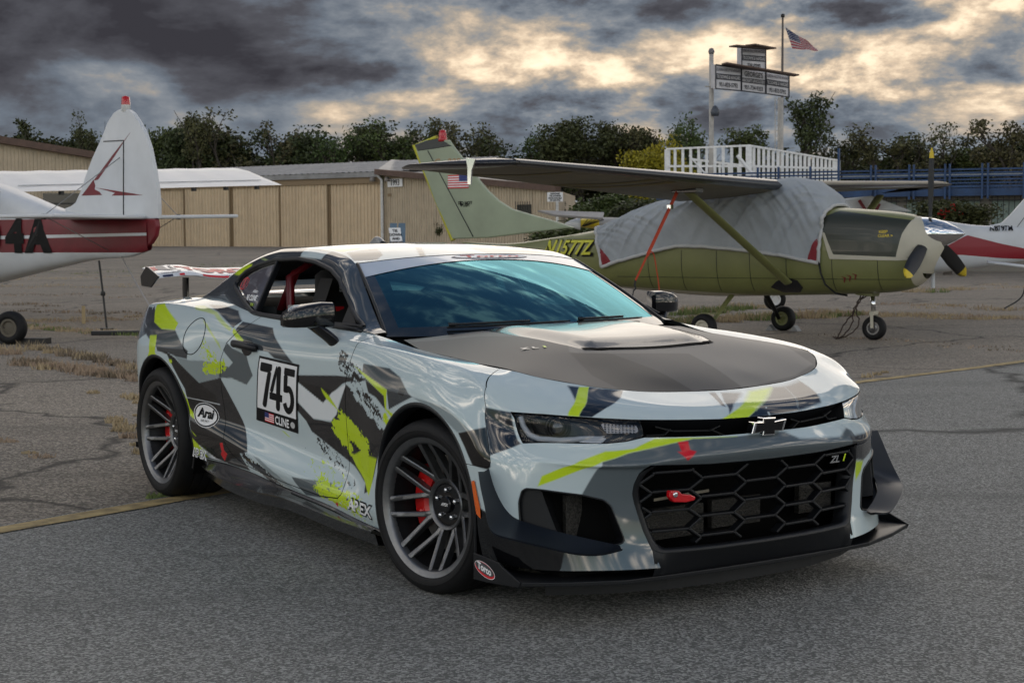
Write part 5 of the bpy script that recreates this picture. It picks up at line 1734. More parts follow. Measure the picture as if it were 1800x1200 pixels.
# oil maker's oval on the splitter fence
fc = FENCE[0]
def fy(pts, y): return [(x, y, z) for x, z in pts]
c0 = (.483, .186)
def fell(rx, rz, dz=0): return [(c0[0] + rx * math.cos(a), c0[1] + dz + rz * math.sin(a) - .18 * rx * math.cos(a)) for a in np.linspace(0, 2 * math.pi, 33)[:-1]]
for (rx, rz, y, m, nm, dz) in ((.068, .026, -.9672, white_print, 'oval_edge', 0), (.065, .0240, -.9678, red_print, 'oval_red', 0), (.062, .0185, -.9684, mat('oval_grey', (.07, .07, .075), .4), 'oval_field', .004)):
    MB().add(fy(fell(rx, rz, dz), y), [tuple(range(32))]).build(nm, m, fc, fix=False)
V, F_ = text_mesh('Torco', .034, .0016)
MB().add([(c0[0] + a * 1.05, -.9692, c0[1] + .004 + b - a * .18) for a, b in V], F_).build('oval_print', white_print, fc, fix=False)

# sun strip logo
def wsp(t, s, off):
    return ws_sheet(2, 2, t0=t, t1=t, s0=s, s1=s, off=off)[0, 0]
T0, S0 = .035, .953
navy_print = mat('navy_print', (.012, .018, .06), .35)
for (rt, rs, m, off) in ((.345, .040, navy_print, .0045), (.325, .033, mat('strip_pale', (.50, .55, .62), .2, coat=.4), .0052)):
    MB().add([wsp(T0 + (.012 if m is not navy_print else 0) + rt * math.cos(a), S0 + (.004 if m is not navy_print else 0) + rs * math.sin(a), off) for a in np.linspace(0, 2 * math.pi, 49)[:-1]], [tuple(range(48))]).build('strip_oval', m, CAR, fix=False)
V, F_ = text_mesh('Torco', 1.0, .02); lo, hi = V.min(0), V.max(0); Q = (V - lo) / (hi - lo)
MB().add([wsp(T0 + (-.26 + .52 * a), S0 + (-.016 + .040 * b), .0060) for a, b in Q], F_).build('strip_print', red_print, CAR, fix=False)
# maker's script on the strip's seat row: faint names inside the glass
# hood badge
for (txt, dy, m) in (('Z', -.05, alu), ('L', -.01, alu), ('1', .03, lime_print)):
    V, F_ = text_mesh(txt, .042, .003, shear=.3)
    xy = np.array([[.11 + dy * .25 + a * .25 - b * .9, -.485 + dy + a] for a, b in V]); z = hood_z(xy)
    mb = MB().add([(p[0], p[1], zz + .003) for p, zz in zip(xy, z)], F_); mb.build('hood_badge', m, CAR, fix=False)
# quarter-window stickers
def upt(x, z):
    i = np.argmin((UP.D[:, 0] - x) ** 2 + (UP.D[:, 1] - z) ** 2); return float(UP.V[i][1])
def win_text(s, x, z, h, m, bold=.001, xs=1.0):
    V, F__ = text_mesh(s, h, bold, xs=xs)
    MB().add([(x + a, upt(x + a, z + b) + .008, z + b) for a, b in V], F__).build('window_sticker', m, CAR, fix=False)
win_text('N. CLINE', -1.965, 1.082, .036, white_print, .0016, .95)
win_text('driver', -1.955, 1.115, .022, white_print, .0005)
win_text('USA', -1.93, 1.052, .02, lime_print, .0005)
ring = []
for k in range(37):
    a = 2 * math.pi * k / 36
    ring.append([(-2.16 + r_ * .8 * math.cos(a), upt(-2.16 + r_ * .8 * math.cos(a), 1.148 + r_ * .62 * math.sin(a)) + .008, 1.148 + r_ * .62 * math.sin(a)) for r_ in (.042, .050)])
MB().grid(ring).build('window_sticker', red_print, CAR)
win_text('1', -2.16, 1.148, .05, red_print, .002)

# wing graphics: lettering and swooshes on the blade
_ch = [(0, 0), (-.02, .016), (-.08, .032), (-.15, .040), (-.22, .048), (-.262, .056)]
def wtop(w, d, off=.0022):
    """blade upper skin at span w, distance d back from its leading edge"""
    z = float(np.interp(d, [-c[0] for c in _ch], [c[1] for c in _ch])); zz = float(np.interp(abs(w), [0, .34, .42, .50, .58, .725], [1.140, 1.140, 1.146, 1.162, 1.162, 1.150]))
    return (-3.315 - d, w, zz + z + off)
def wtext(s, w0, w1, d0, d1, m, bold=.03, shear=.0, off=.003):
    V, F__ = text_mesh(s, 1.0, bold, shear=shear); lo, hi = V.min(0), V.max(0); Q = (V - lo) / (hi - lo)
    MB().add([wtop(w0 + (w1 - w0) * a, d1 + (d0 - d1) * b, off) for a, b in Q], F__).build('wing_print', m, WING_BLADE, fix=False)
def wpoly(pts, m, off=.0022):
    MB().add([wtop(w, d, off) for w, d in pts], [tuple(range(len(pts)))]).build('wing_swoosh', m, WING_BLADE, fix=False)
wtext('TORCO', -.56, -.02, .22, .06, red_print, .05)
wtext('TORCO', .20, .62, .22, .06, red_print, .05)
wtext('ADVANCED LUBRICANTS', -.70, -.58, .05, .025, navy_print, .02)
wpoly([(-.69, .15), (-.65, .25), (-.61, .25), (-.62, .15), (-.60, .08), (-.64, .10)], navy_print)
wpoly([(-.715, .12), (-.70, .24), (-.66, .24), (-.68, .13)], red_print)
wpoly([(-.585, .06), (-.60, .15), (-.585, .24), (-.57, .24), (-.583, .15), (-.568, .06)], navy_print)
wpoly([(.02, .25), (.05, .25), (.12, .05), (.07, .05)], navy_print)
for (w0, w1, m) in ((-.70, -.64, navy_print), (-.60, -.57, red_print), (-.46, -.30, red_print), (-.30, -.18, navy_print), (-.05, .12, red_print), (.2, .4, navy_print)):
    P_ = [[(-3.315 + .002 - dx, w, float(np.interp(abs(w), [0, .34, .42, .50, .58, .725], [1.140, 1.140, 1.146, 1.162, 1.162, 1.150])) + dz) for dx, dz in ((.0, .004), (.012, .0125 + .002))] for w in np.linspace(w0, w1, 6)]
    MB().grid(P_).build('wing_edge_print', m, WING_BLADE, fix=False)
# ------------------------------------------------------------------ the airfield
FPX = 2808.2
_CM = cam.rotation_euler.to_matrix()


def at(u, v, Y):
    """world point that stands at depth Y on the sight line through photo position (u, v)"""
    d = _CM @ Vector(((u - 900) / FPX, (600 - v) / FPX, -1))
    t = Y / d.y
    return Vector((d.x * t, Y, CAM_H + d.z * t))


def ground_z(x, y):
    t = min(max((y - 45) / 70.0, 0), 1)
    s = min(max((x + .5) / 3.0, 0), 1) * min(max((y - 13) / 6.0, 0), 1) * (1 - min(max((y - 30) / 15.0, 0), 1))
    return 0.52 * t * t * (3 - 2 * t) - 0.13 * s * s * (3 - 2 * s)


# ---- ground sheets
def asphalt_mat(name, base, warm, agg, rough, crack, seed, patch):
    m = bpy.data.materials.new(name); m.use_nodes = True
    nt = m.node_tree; b = nt.nodes['Principled BSDF']; N, L = nt.nodes.new, nt.links.new
    tc = N('ShaderNodeTexCoord'); v = tc.outputs['Object']
    def noise(s, d, r=.55, vec=v, dist=0.0):
        n = N('ShaderNodeTexNoise'); n.inputs['Scale'].default_value = s; n.inputs['Detail'].default_value = d; n.inputs['Roughness'].default_value = r; n.inputs['Distortion'].default_value = dist
        L(vec, n.inputs['Vector']); return n.outputs['Fac']
    def rng(x, a, b_, c=0, d=1):
        n = N('ShaderNodeMapRange'); L(x, n.inputs[0])
        for k, q in enumerate((a, b_, c, d)): n.inputs[k + 1].default_value = q
        return n.outputs[0]
    def mix(f, a, c):
        n = N('ShaderNodeMix'); n.data_type = 'RGBA'
        L(f, n.inputs[0])
        for k, q in ((6, a), (7, c)):
            if isinstance(q, tuple): n.inputs[k].default_value = (*q, 1)
            else: L(q, n.inputs[k])
        return n.outputs[2]
    mp = N('ShaderNodeMapping'); mp.inputs['Location'].default_value = (seed, seed * 2, 0); L(v, mp.inputs[0]); v = mp.outputs[0]
    big = noise(patch, 6, .6, v, .4)
    c = mix(rng(big, .35, .68), tuple(k * .78 for k in base), warm)
    # stone chips
    vo = N('ShaderNodeTexVoronoi'); vo.inputs['Scale'].default_value = agg; L(v, vo.inputs['Vector'])
    sep = N('ShaderNodeSeparateColor'); L(vo.outputs['Color'], sep.inputs[0])
    chips = mix(rng(sep.outputs[0], .35, 1.0), tuple(k * .38 for k in base), tuple(min(1, k * 2.3) for k in base))
    mx = N('ShaderNodeMix'); mx.data_type = 'RGBA'; mx.inputs[0].default_value = .70; L(c, mx.inputs[6]); L(chips, mx.inputs[7])
    col = mx.outputs[2]
    # streaks of old tar and dirt
    st = N('ShaderNodeMapping'); st.inputs['Scale'].default_value = (.35, 1.6, 1); st.inputs['Rotation'].default_value = (0, 0, R(8)); L(v, st.inputs[0])
    sn = noise(.8, 5, .6, st.outputs[0], .6)
    col = mix(rng(sn, .54, .68, 0, .42), col, tuple(k * .45 for k in base))
    if crack:
        vc = N('ShaderNodeTexVoronoi'); vc.feature = 'DISTANCE_TO_EDGE'; vc.inputs['Scale'].default_value = crack
        wv = N('ShaderNodeMix'); wv.data_type = 'VECTOR'
        ad = N('ShaderNodeVectorMath'); ad.operation = 'ADD'
        nn = N('ShaderNodeTexNoise'); nn.inputs['Scale'].default_value = 1.2; nn.inputs['Detail'].default_value = 5; L(v, nn.inputs['Vector'])
        sc = N('ShaderNodeVectorMath'); sc.operation = 'SCALE'; sc.inputs['Scale'].default_value = .9; L(nn.outputs['Color'], sc.inputs[0])
        L(v, ad.inputs[0]); L(sc.outputs[0], ad.inputs[1]); L(ad.outputs[0], vc.inputs['Vector'])
        ck = rng(vc.outputs['Distance'], .0, .012, 1, 0)
        col = mix(ck, col, tuple(k * .22 for k in base))
    L(col, b.inputs['Base Color'])
    # oil spots and dark tyre sweeps
    sp = noise(1.1, 4, .5, v, 1.2)
    col = mix(rng(sp, .66, .74, 0, .45), col, tuple(k * .35 for k in base))
    L(col, b.inputs['Base Color'])
    b.inputs['Roughness'].default_value = rough
    b.inputs['Specular IOR Level'].default_value = .35
    bp_ = N('ShaderNodeBump'); bp_.inputs['Strength'].default_value = .55; bp_.inputs['Distance'].default_value = .006
    L(vo.outputs['Distance'], bp_.inputs['Height']); L(bp_.outputs['Normal'], b.inputs['Normal'])
    return m


ASPH_NEW = asphalt_mat('road_asphalt', (.212, .210, .192), (.285, .276, .248), 120, .85, .10, 3.1, .25)
ASPH_OLD = asphalt_mat('old_tarmac', (.215, .186, .150), (.40, .342, .265), 75, .9, .22, 7.7, .20)
LINE_A, LINE_B = Vector((-2.43, 7.46)), Vector((5.82, 18.12))
LD = (LINE_B - LINE_A).normalized(); LN = Vector((-LD.y, LD.x))       # LN points away from the camera side


def sheet(name, m, xs, ys, dz, keep=None):
    V = []; F = []; nx, ny = len(xs), len(ys)
    for y in ys:
        for x in xs:
            V.append((x, y, ground_z(x, y) + dz))
    for j in range(ny - 1):
        for i in range(nx - 1):
            F.append((j * nx + i, j * nx + i + 1, (j + 1) * nx + i + 1, (j + 1) * nx + i))
    me = bpy.data.meshes.new(name); me.from_pydata(V, [], F)
    return link(name, me, m)


g = sheet('ground', ASPH_OLD, [-3000, -600, -150, -60, -30, -15] + [-5 + .5 * k for k in range(20)] + [5, 8, 15, 30, 60, 150, 600, 3000], [-300, -40, 0] + list(range(10, 45)) + list(range(45, 120, 5)) + [200, 600, 1500, 4000], 0.0)
tag(g, kind='structure')
A3 = LINE_A - LD * 60; B3 = LINE_B + LD * 120
off = -LN
W_ = 40.0
_rp = [A3 + (B3 - A3) * (i / 240.) for i in range(241)]
rd = MB().grid([[(p.x + q.x, p.y + q.y, (ground_z(p.x + q.x, p.y + q.y) if p.y < 40 else 0.0) + .006) for q in [LN * .12] + [off * w for w in (.5, 1, 1.5, 2, 3, 4, 6, 10, 20, W_)]] for p in _rp]).build('road', ASPH_NEW)
_unused = lambda: MB().add([(*(A3 + LN * .12), .004), (*(B3 + LN * .12), .004), (*(B3 + off * W_), .004), (*(A3 + off * W_), .004)], [(0, 3, 2, 1)]).build('road', ASPH_NEW)
tag(rd, kind='structure')
yl = mat('road_yellow', (.36, .265, .115), .85, noise=.55, nscale=9, bump=.2, bscale=150)
# worn paint: broken by noise
def line_strip():
    rng_ = random.Random(5)
    mb = MB(); n = 700; L_ = (B3 - A3).length
    pts = []
    for i in range(n + 1):
        t = i / n; p = A3 + (B3 - A3) * t
        w = .075 + .006 * math.sin(i * 1.7) + .004 * rng_.uniform(-1, 1)
        a = p + LN * w; b = p - LN * (w + .004 * rng_.uniform(-1, 1))
        pts.append([(a.x, a.y, (ground_z(a.x, a.y) if a.y < 40 else 0) + .011), (b.x, b.y, (ground_z(b.x, b.y) if b.y < 40 else 0) + .011)])
    mb.grid(pts)
    return mb.build('road_edge_line', yl)
tag(line_strip(), kind='structure')

# ---- vegetation in the joints
dry = [mat('dry_grass', (.42, .33, .20), .9), mat('pink_weed', (.36, .27, .19), .9), mat('green_weed', (.15, .19, .06), .9), mat('dark_weed', (.19, .15, .10), .9)]


def weed_patch(mb, rnd, cx, cy, r, h, n):
    for _ in range(n):
        a = rnd.uniform(0, 6.283); q = r * math.sqrt(rnd.random())
        x, y = cx + q * math.cos(a), cy + q * math.sin(a) * .5
        z = ground_z(x, y)
        hh = h * rnd.uniform(.35, 1.0); w = .003 + .006 * rnd.random() + h * .018
        t = rnd.uniform(0, 6.283); lx, ly = rnd.uniform(-.5, .5) * hh, rnd.uniform(-.5, .5) * hh
        c, s = math.cos(t) * w, math.sin(t) * w
        b = len(mb.v)
        mb.v += [(x - c, y - s, z), (x + c, y + s, z), (x + c * .7 + lx * .5, y + s * .7 + ly * .5, z + hh * .6), (x + lx, y + ly, z + hh), (x - c * .7 + lx * .5, y - s * .7 + ly * .5, z + hh * .6)]
        mb.f += [(b, b + 1, b + 2, b + 3, b + 4)]


def joint_weeds():
    """weeds run along the tarmac joints, patchy"""
    rnd = random.Random(11)
    sets = [MB() for _ in dry]
    # (from pixel, to pixel, density per patch, height, spread, patches, mix)
    rows = [((40,640),(250,668),16,.10,.20,30,(1,1,3,0)), ((60,612),(250,648),14,.09,.18,22,(0,1,3)), ((55,575),(252,590),10,.06,.22,34,(0,1,1,0,2)), ((45,566),(240,560),8,.05,.2,24,(0,1)),
            ((30,545),(250,552),6,.05,.2,18,(1,3)), ((0,535),(90,538),6,.05,.2,9,(1,3)), ((0,518),(250,522),5,.04,.2,16,(1,3)), ((0,505),(260,503),6,.06,.3,16,(0,1)), ((0,492),(260,486),6,.06,.3,14,(0,0,1)), ((100,482),(420,470),6,.07,.35,14,(0,2)),
            ((0,620),(14,622),16,.11,.2,4,(0,1)), ((150,690),(250,700),14,.07,.10,3,(0,)), ((200,735),(250,790),16,.06,.10,7,(0,0,1)), ((0,770),(60,800),9,.05,.12,4,(0,1)),
            ((1180,555),(1500,540),22,.13,.30,44,(0,0,2,1)), ((1190,540),(1330,532),18,.13,.30,14,(2,0)), ((1500,540),(1800,548),12,.07,.30,30,(0,1,0)), ((1560,525),(1800,533),8,.07,.3,18,(0,1)), ((1590,510),(1680,506),14,.10,.2,6,(2,0)),
            ((1450,575),(1800,598),4,.04,.25,18,(1,3)), ((1530,652),(1560,640),8,.05,.06,3,(0,)), ((1600,505),(1800,500),6,.06,.3,14,(0,1)), ((640,470),(700,462),6,.06,.3,4,(0,)), ((270,874),(284,872),10,.045,.05,3,(2,)), ((238,700),(246,720),12,.06,.10,2,(0,))]
    for (p, q, n, h, r, k, mixm) in rows:
        for i in range(k):
            t = (i + rnd.uniform(-.5, .5)) / max(1, k - 1)
            u = p[0] + (q[0] - p[0]) * t + rnd.uniform(-6, 6); v = p[1] + (q[1] - p[1]) * t + rnd.uniform(-3, 3)
            d = _CM @ Vector(((u - 900) / FPX, (600 - v) / FPX, -1)); s = -CAM_H / d.z
            x, y = d.x * s, d.y * s
            sc = rnd.uniform(.5, 1.2) * (y / 20.0) ** .35
            weed_patch(sets[rnd.choice(mixm)], rnd, x, y, r * sc, h * sc, int(n * 4.2))
    for mb, m, nm, lb in zip(sets, dry, ('dry_grass', 'pink_weeds', 'green_weeds', 'dark_weeds'), ('straw coloured dry grass growing in the tarmac joints', 'pinkish dry weeds lining the cracks of the tarmac', 'small green weeds among the dry grass on the tarmac', 'dark withered weeds lying along the tarmac cracks')):
        if mb.f: tag(mb.build(nm, m, fix=False), lb, 'weeds', kind='stuff')
joint_weeds()

# ---- trees
bark = mat('bark', (.055, .045, .036), .9, noise=.3, nscale=6)
def leaf_mat(name, c):
    m = mat(name, c, .6, spec=.25)
    nt = m.node_tree; b = nt.nodes['Principled BSDF']
    oi = nt.nodes.new('ShaderNodeObjectInfo'); hs = nt.nodes.new('ShaderNodeHueSaturation'); hs.inputs['Color'].default_value = (*c, 1)
    geo = nt.nodes.new('ShaderNodeNewGeometry')
    mr = nt.nodes.new('ShaderNodeMapRange'); mr.inputs[3].default_value = .55; mr.inputs[4].default_value = 1.5
    nt.links.new(geo.outputs['Random Per Island'], mr.inputs[0]); nt.links.new(mr.outputs[0], hs.inputs['Value'])
    mr2 = nt.nodes.new('ShaderNodeMapRange'); mr2.inputs[3].default_value = .475; mr2.inputs[4].default_value = .52
    nt.links.new(oi.outputs['Random'], mr2.inputs[0]); nt.links.new(mr2.outputs[0], hs.inputs['Hue'])
    nt.links.new(hs.outputs[0], b.inputs['Base Color'])
    b.inputs['Transmission Weight'].default_value = 0.0
    return m
LEAVES = [leaf_mat('leaf_dark', (.050, .060, .022)), leaf_mat('leaf_olive', (.082, .082, .034)), leaf_mat('leaf_yellow', (.25, .215, .018)), leaf_mat('leaf_mid', (.062, .085, .024))]


def tree_mesh(seed, H, Wd, kind):
    """unit-ish tree: returns trunk MB and leaf MB. kind 0 round, 1 tall open, 2 bush, 3 slender with bare limbs"""
    rnd = random.Random(seed)
    tr, lf = MB(), MB()
    tips = []
    def limb(p, d, L, r, lev):
        n = 4; pts = [p]; q = p
        for i in range(n):
            d = (d + Vector((rnd.uniform(-.22, .22), rnd.uniform(-.22, .22), rnd.uniform(-.03, .16)))).normalized()
            q = q + d * (L / n); pts.append(q)
        tr.tube(pts, [r * (1 - .55 * i / n) for i in range(n + 1)], 5 if lev < 2 else 4, cap=False)
        if lev >= 3:
            tips.append((q, L)); return
        k = {0: 4, 1: 3, 2: 5, 3: 3}[kind] if lev else {0: 5, 1: 4, 2: 6, 3: 3}[kind]
        for i in range(k):
            a = rnd.uniform(0, 6.283); sp = rnd.uniform(.35, .95) * (1.2 if kind in (0, 2) else .8)
            nd = (d + Vector((math.cos(a), math.sin(a), rnd.uniform(-.25, .5))) * sp).normalized()
            st = pts[rnd.choice((2, 3, 4)) if lev else rnd.choice((2, 3, 4, 4))]
            limb(st, nd, L * rnd.uniform(.55, .8), r * .5, lev + 1)
        tips.append((q, L * .6))
    limb(Vector((0, 0, 0)), Vector((rnd.uniform(-.08, .08), 0, 1)), H * (.36 if kind != 2 else .22), H * .028, 0)
    # leaf clumps round the tips
    sparse = {0: .95, 1: .62, 2: 1.25, 3: .42}[kind]
    for (p, L) in tips:
        if rnd.random() > .93 * min(1, sparse + .2): continue
        cr = H * rnd.uniform(.035, .075) * (1.15 if kind == 2 else 1.0)
        n = int(84 * sparse)
        for i in range(n):
            v = Vector((max(-1.7, min(1.7, rnd.gauss(0, 1))), max(-1.7, min(1.7, rnd.gauss(0, 1))), max(-1.2, min(1.2, rnd.gauss(0, .75)))))
            c = p + v * cr * .62
            s = H * rnd.uniform(.008, .017)
            t1 = Vector((rnd.uniform(-1, 1), rnd.uniform(-1, 1), rnd.uniform(-.7, .7))).normalized()
            t2 = t1.cross(Vector((rnd.uniform(-1, 1), rnd.uniform(-1, 1), rnd.uniform(-1, 1)))).normalized()
            lf.add([c - t1 * s, c + t2 * s * .55, c + t1 * s, c - t2 * s * .55], [(0, 1, 2, 3)])
    return tr, lf


TREE_LIB = {}
def tree_proto(i, kind):
    key = (i, kind)
    if key not in TREE_LIB:
        tr, lf = tree_mesh(100 + i * 7 + kind * 31, 1.0, 1.0, kind)
        def me(mb, nm):
            m_ = bpy.data.meshes.new(nm); m_.from_pydata(mb.v, [], mb.f); return m_
        zs = [v[2] for v in lf.v]; top = sorted(zs)[int(len(zs) * .995)]
        TREE_LIB[key] = (me(tr, 'trunk'), me(lf, 'crown'), top)
    return TREE_LIB[key]


def tree(name, u, vtop, Y, label, kind, var, leaf, wide=1.0, group='trees of the far tree line', base=None, rot=0.0, slim=1.0):
    p = at(u, vtop, Y)
    z0 = ground_z(p.x, Y) - .1 if base is None else base
    tm, lm, top = tree_proto(var, kind)
    H = (p.z - z0) / top
    root = empty(name, (p.x, Y, z0), rot)
    root.scale = (H * wide * slim, H * wide * slim, H)
    t = bpy.data.objects.new('trunk', tm); COL.objects.link(t); t.parent = root
    key = lm.name + LEAVES[leaf].name
    if key not in TREE_LIB:
        c = lm.copy(); c.materials.clear(); c.materials.append(LEAVES[leaf]); TREE_LIB[key] = c
    l = bpy.data.objects.new('crown', TREE_LIB[key]); COL.objects.link(l); l.parent = root
    if not tm.materials: tm.materials.append(bark)
    tag(root, label, 'tree', group)
    return root
_tr = random.Random(77)
ORD = ['first', 'second', 'third', 'fourth', 'fifth', 'sixth', 'seventh', 'eighth', 'ninth', 'tenth', 'eleventh', 'twelfth', 'thirteenth', 'fourteenth', 'fifteenth', 'sixteenth', 'seventeenth', 'eighteenth', 'nineteenth', 'twentieth']
KINDW = {0: 'rounded dense', 1: 'tall open-crowned', 2: 'low bushy', 3: 'slender sparse'}
# (u, top v, depth, kind, variant, leaf, width)
TL = [(18,228,150,1,0,0,1.2),(75,248,150,2,1,0,1.3),(120,222,148,0,2,0,1.0),(160,212,146,1,3,0,1.0),(205,240,150,0,4,0,1.1),(285,232,150,0,5,3,1.15),(318,238,142,2,0,0,1.1),(350,214,140,1,1,1,1.0),(400,236,146,2,2,0,1.1),(428,212,142,3,3,1,1.2),(460,216,140,3,4,1,1.0),(500,242,146,0,0,0,1.3),(545,248,142,2,3,0,1.2),(582,228,138,1,2,3,1.0),(628,240,144,0,1,0,1.15),(672,228,142,1,4,0,1.05),(715,222,140,0,3,3,1.2)]
TR = [(760,224,145,0,0,0,1.1),(800,232,140,1,5,1,1.0),(845,222,138,0,2,0,1.25),(900,236,142,3,0,1,1.1),(935,238,140,0,4,3,1.1),(985,208,136,0,1,0,1.35),(1030,228,140,1,3,1,1.1),(1080,240,138,0,5,0,1.2),(1125,226,136,1,0,1,1.0),(1165,246,140,0,3,0,1.1),(1195,204,132,1,4,3,1.2),(1228,216,136,0,2,0,1.0),(1290,216,130,0,1,3,1.3),(1330,232,134,3,2,1,1.0),(1405,182,120,1,1,0,1.1),(1440,236,124,0,4,0,1.1),(1482,244,124,3,5,1,1.0),(1545,250,126,0,0,3,1.2),(1585,218,120,1,2,1,1.25)]
TQ = [(1630,262,126,2,4,0,1.3),(1672,214,120,3,1,1,1.3),(1700,250,124,0,3,0,1.2),(1735,240,122,0,5,3,1.2),(1768,208,118,1,0,1,1.1),(1800,226,122,0,2,0,1.3),(1845,220,122,1,4,0,1.2),(-40,236,150,0,5,0,1.2)]
for sect, L_, a, b in (('a', TL, 'behind the hangars', 'left end'), ('b', TR, 'right of the olive tail fin', 'fin'), ('c', TQ, 'above the blue railing', 'flag pole')):
    for i, (u, v, Y, k, var, lf, wd) in enumerate(L_):
        if k == 0 and _tr.random() < .55: k = 1
        tree('tree', u, v - (10 if sect == 'a' else 6 if sect == 'b' else 4) + _tr.uniform(-12, 14), Y, f'{KINDW[k]} tree {a}, {ORD[i]} from the {b}', k, var, lf, wd, f'trees {a}', rot=_tr.uniform(0, 6.28), slim=_tr.uniform(.62, .95))
# lower growth that closes the gaps of the wood
for i, (u, v, Y, wd) in enumerate([(60,280,156,2.0),(300,286,156,2.0),(520,284,156,2.2),(760,284,154,2.2),(960,284,152,2.2),(1100,284,152,2.2),(1260,286,150,2.2),(1420,278,140,2.0),(1560,286,136,2.2),(1700,282,134,2.4),(1840,276,134,2.2)]):
    tree('bush', u, v, Y, f'dark undergrowth mass in the wood, {ORD[i]} from the photo left edge', 2, i % 4, 0, wd, 'undergrowth of the wood', rot=i * 1.3)
# garden shrubs by the hangar end
tree('shrub', 1138, 270, 84, 'yellow-green shrub left of the white picket terrace', 2, 1, 2, .75, 'garden shrubs')
tree('shrub', 1166, 257, 90, 'taller yellow shrub tucked behind the terrace corner post', 2, 3, 2, .6, 'garden shrubs')
tree('shrub', 1075, 345, 70, 'green shrub under the olive wing beside the small white plane', 2, 0, 3, 1.6, 'garden shrubs')
tree('shrub', 1130, 350, 66, 'dark shrub behind the grey aircraft cover', 2, 2, 0, 1.7, 'garden shrubs')
tree('shrub', 1030, 352, 92, 'dense dark tree filling the gap beyond the hangar corner', 0, 2, 0, 1.6, 'garden shrubs')
tree('shrub', 1000, 388, 60, 'low green hedge plant beyond the hangar sign', 2, 4, 3, 2.2, 'garden shrubs')
tree('shrub', 782, 392, 96, 'dark shrub at the hangar wall behind the olive rudder', 2, 1, 0, 1.0, 'garden shrubs')

# ---- hangars
beige = mat('corrugated_beige', (.58, .45, .295), .55, noise=.08, nscale=2.0)
beige2 = mat('corrugated_grey_beige', (.47, .39, .28), .55, noise=.12, nscale=1.5)
def streaks(m, amt=.5):
    """rain streaks and rust running down sheet metal"""
    nt = m.node_tree; b = nt.nodes['Principled BSDF']; src = b.inputs['Base Color'].links[0].from_socket
    tc = nt.nodes.new('ShaderNodeTexCoord'); mp = nt.nodes.new('ShaderNodeMapping'); mp.inputs['Scale'].default_value = (1.6, 1.6, .10)
    n = nt.nodes.new('ShaderNodeTexNoise'); n.inputs['Scale'].default_value = 1.4; n.inputs['Detail'].default_value = 7; n.inputs['Roughness'].default_value = .7
    mr = nt.nodes.new('ShaderNodeMapRange'); mr.inputs[1].default_value = .50; mr.inputs[2].default_value = .78; mr.inputs[4].default_value = amt
    mx = nt.nodes.new('ShaderNodeMix'); mx.data_type = 'RGBA'; mx.inputs[7].default_value = (.16, .10, .06, 1)
    nt.links.new(tc.outputs['Object'], mp.inputs[0]); nt.links.new(mp.outputs[0], n.inputs['Vector']); nt.links.new(n.outputs['Fac'], mr.inputs[0])
    nt.links.new(mr.outputs[0], mx.inputs[0]); nt.links.new(src, mx.inputs[6]); nt.links.new(mx.outputs[2], b.inputs['Base Color'])
streaks(beige, .28); streaks(beige2, .3)
brown_trim = mat('brown_trim', (.095, .055, .040), .6, noise=.2, nscale=3)
tan_trim = mat('tan_trim', (.22, .155, .085), .6)
roof_grey = mat('roof_sheet', (.235, .235, .235), .5, metal=.2, noise=.25, nscale=1.0)
white_paint = mat('white_paint', (.62, .62, .60), .6, noise=.18, nscale=8)
dark_glass = mat('dark_glass', (.012, .014, .016), .12)
bar_black = mat('bar_black', (.01, .01, .01), .5)


def corr(a, b, z0, z1, pitch=.28, dep=.06, face=None):
    """corrugated sheet from a to b (xy), facing the camera side"""
    a = Vector((a[0], a[1])); b = Vector((b[0], b[1])); L_ = (b - a).length; t = (b - a) / L_; n = Vector((t.y, -t.x))
    if n.y > 0: n = -n
    k = max(1, int(L_ / pitch)); P = []
    for i in range(k):
        s0 = L_ * i / k; w = L_ / k
        for (f, d) in ((0, 0), (.55, 0), (.66, dep), (.90, dep)):
            p = a + t * (s0 + w * f) + n * d; P.append(p)
    P.append(b)
    za = z1 if isinstance(z1, (tuple, list)) else (z1, z1)
    G_ = []
    for p in P:
        f = (p - a).dot(t) / L_
        G_.append([(p.x, p.y, z0), (p.x, p.y, za[0] + (za[1] - za[0]) * f)])
    return G_


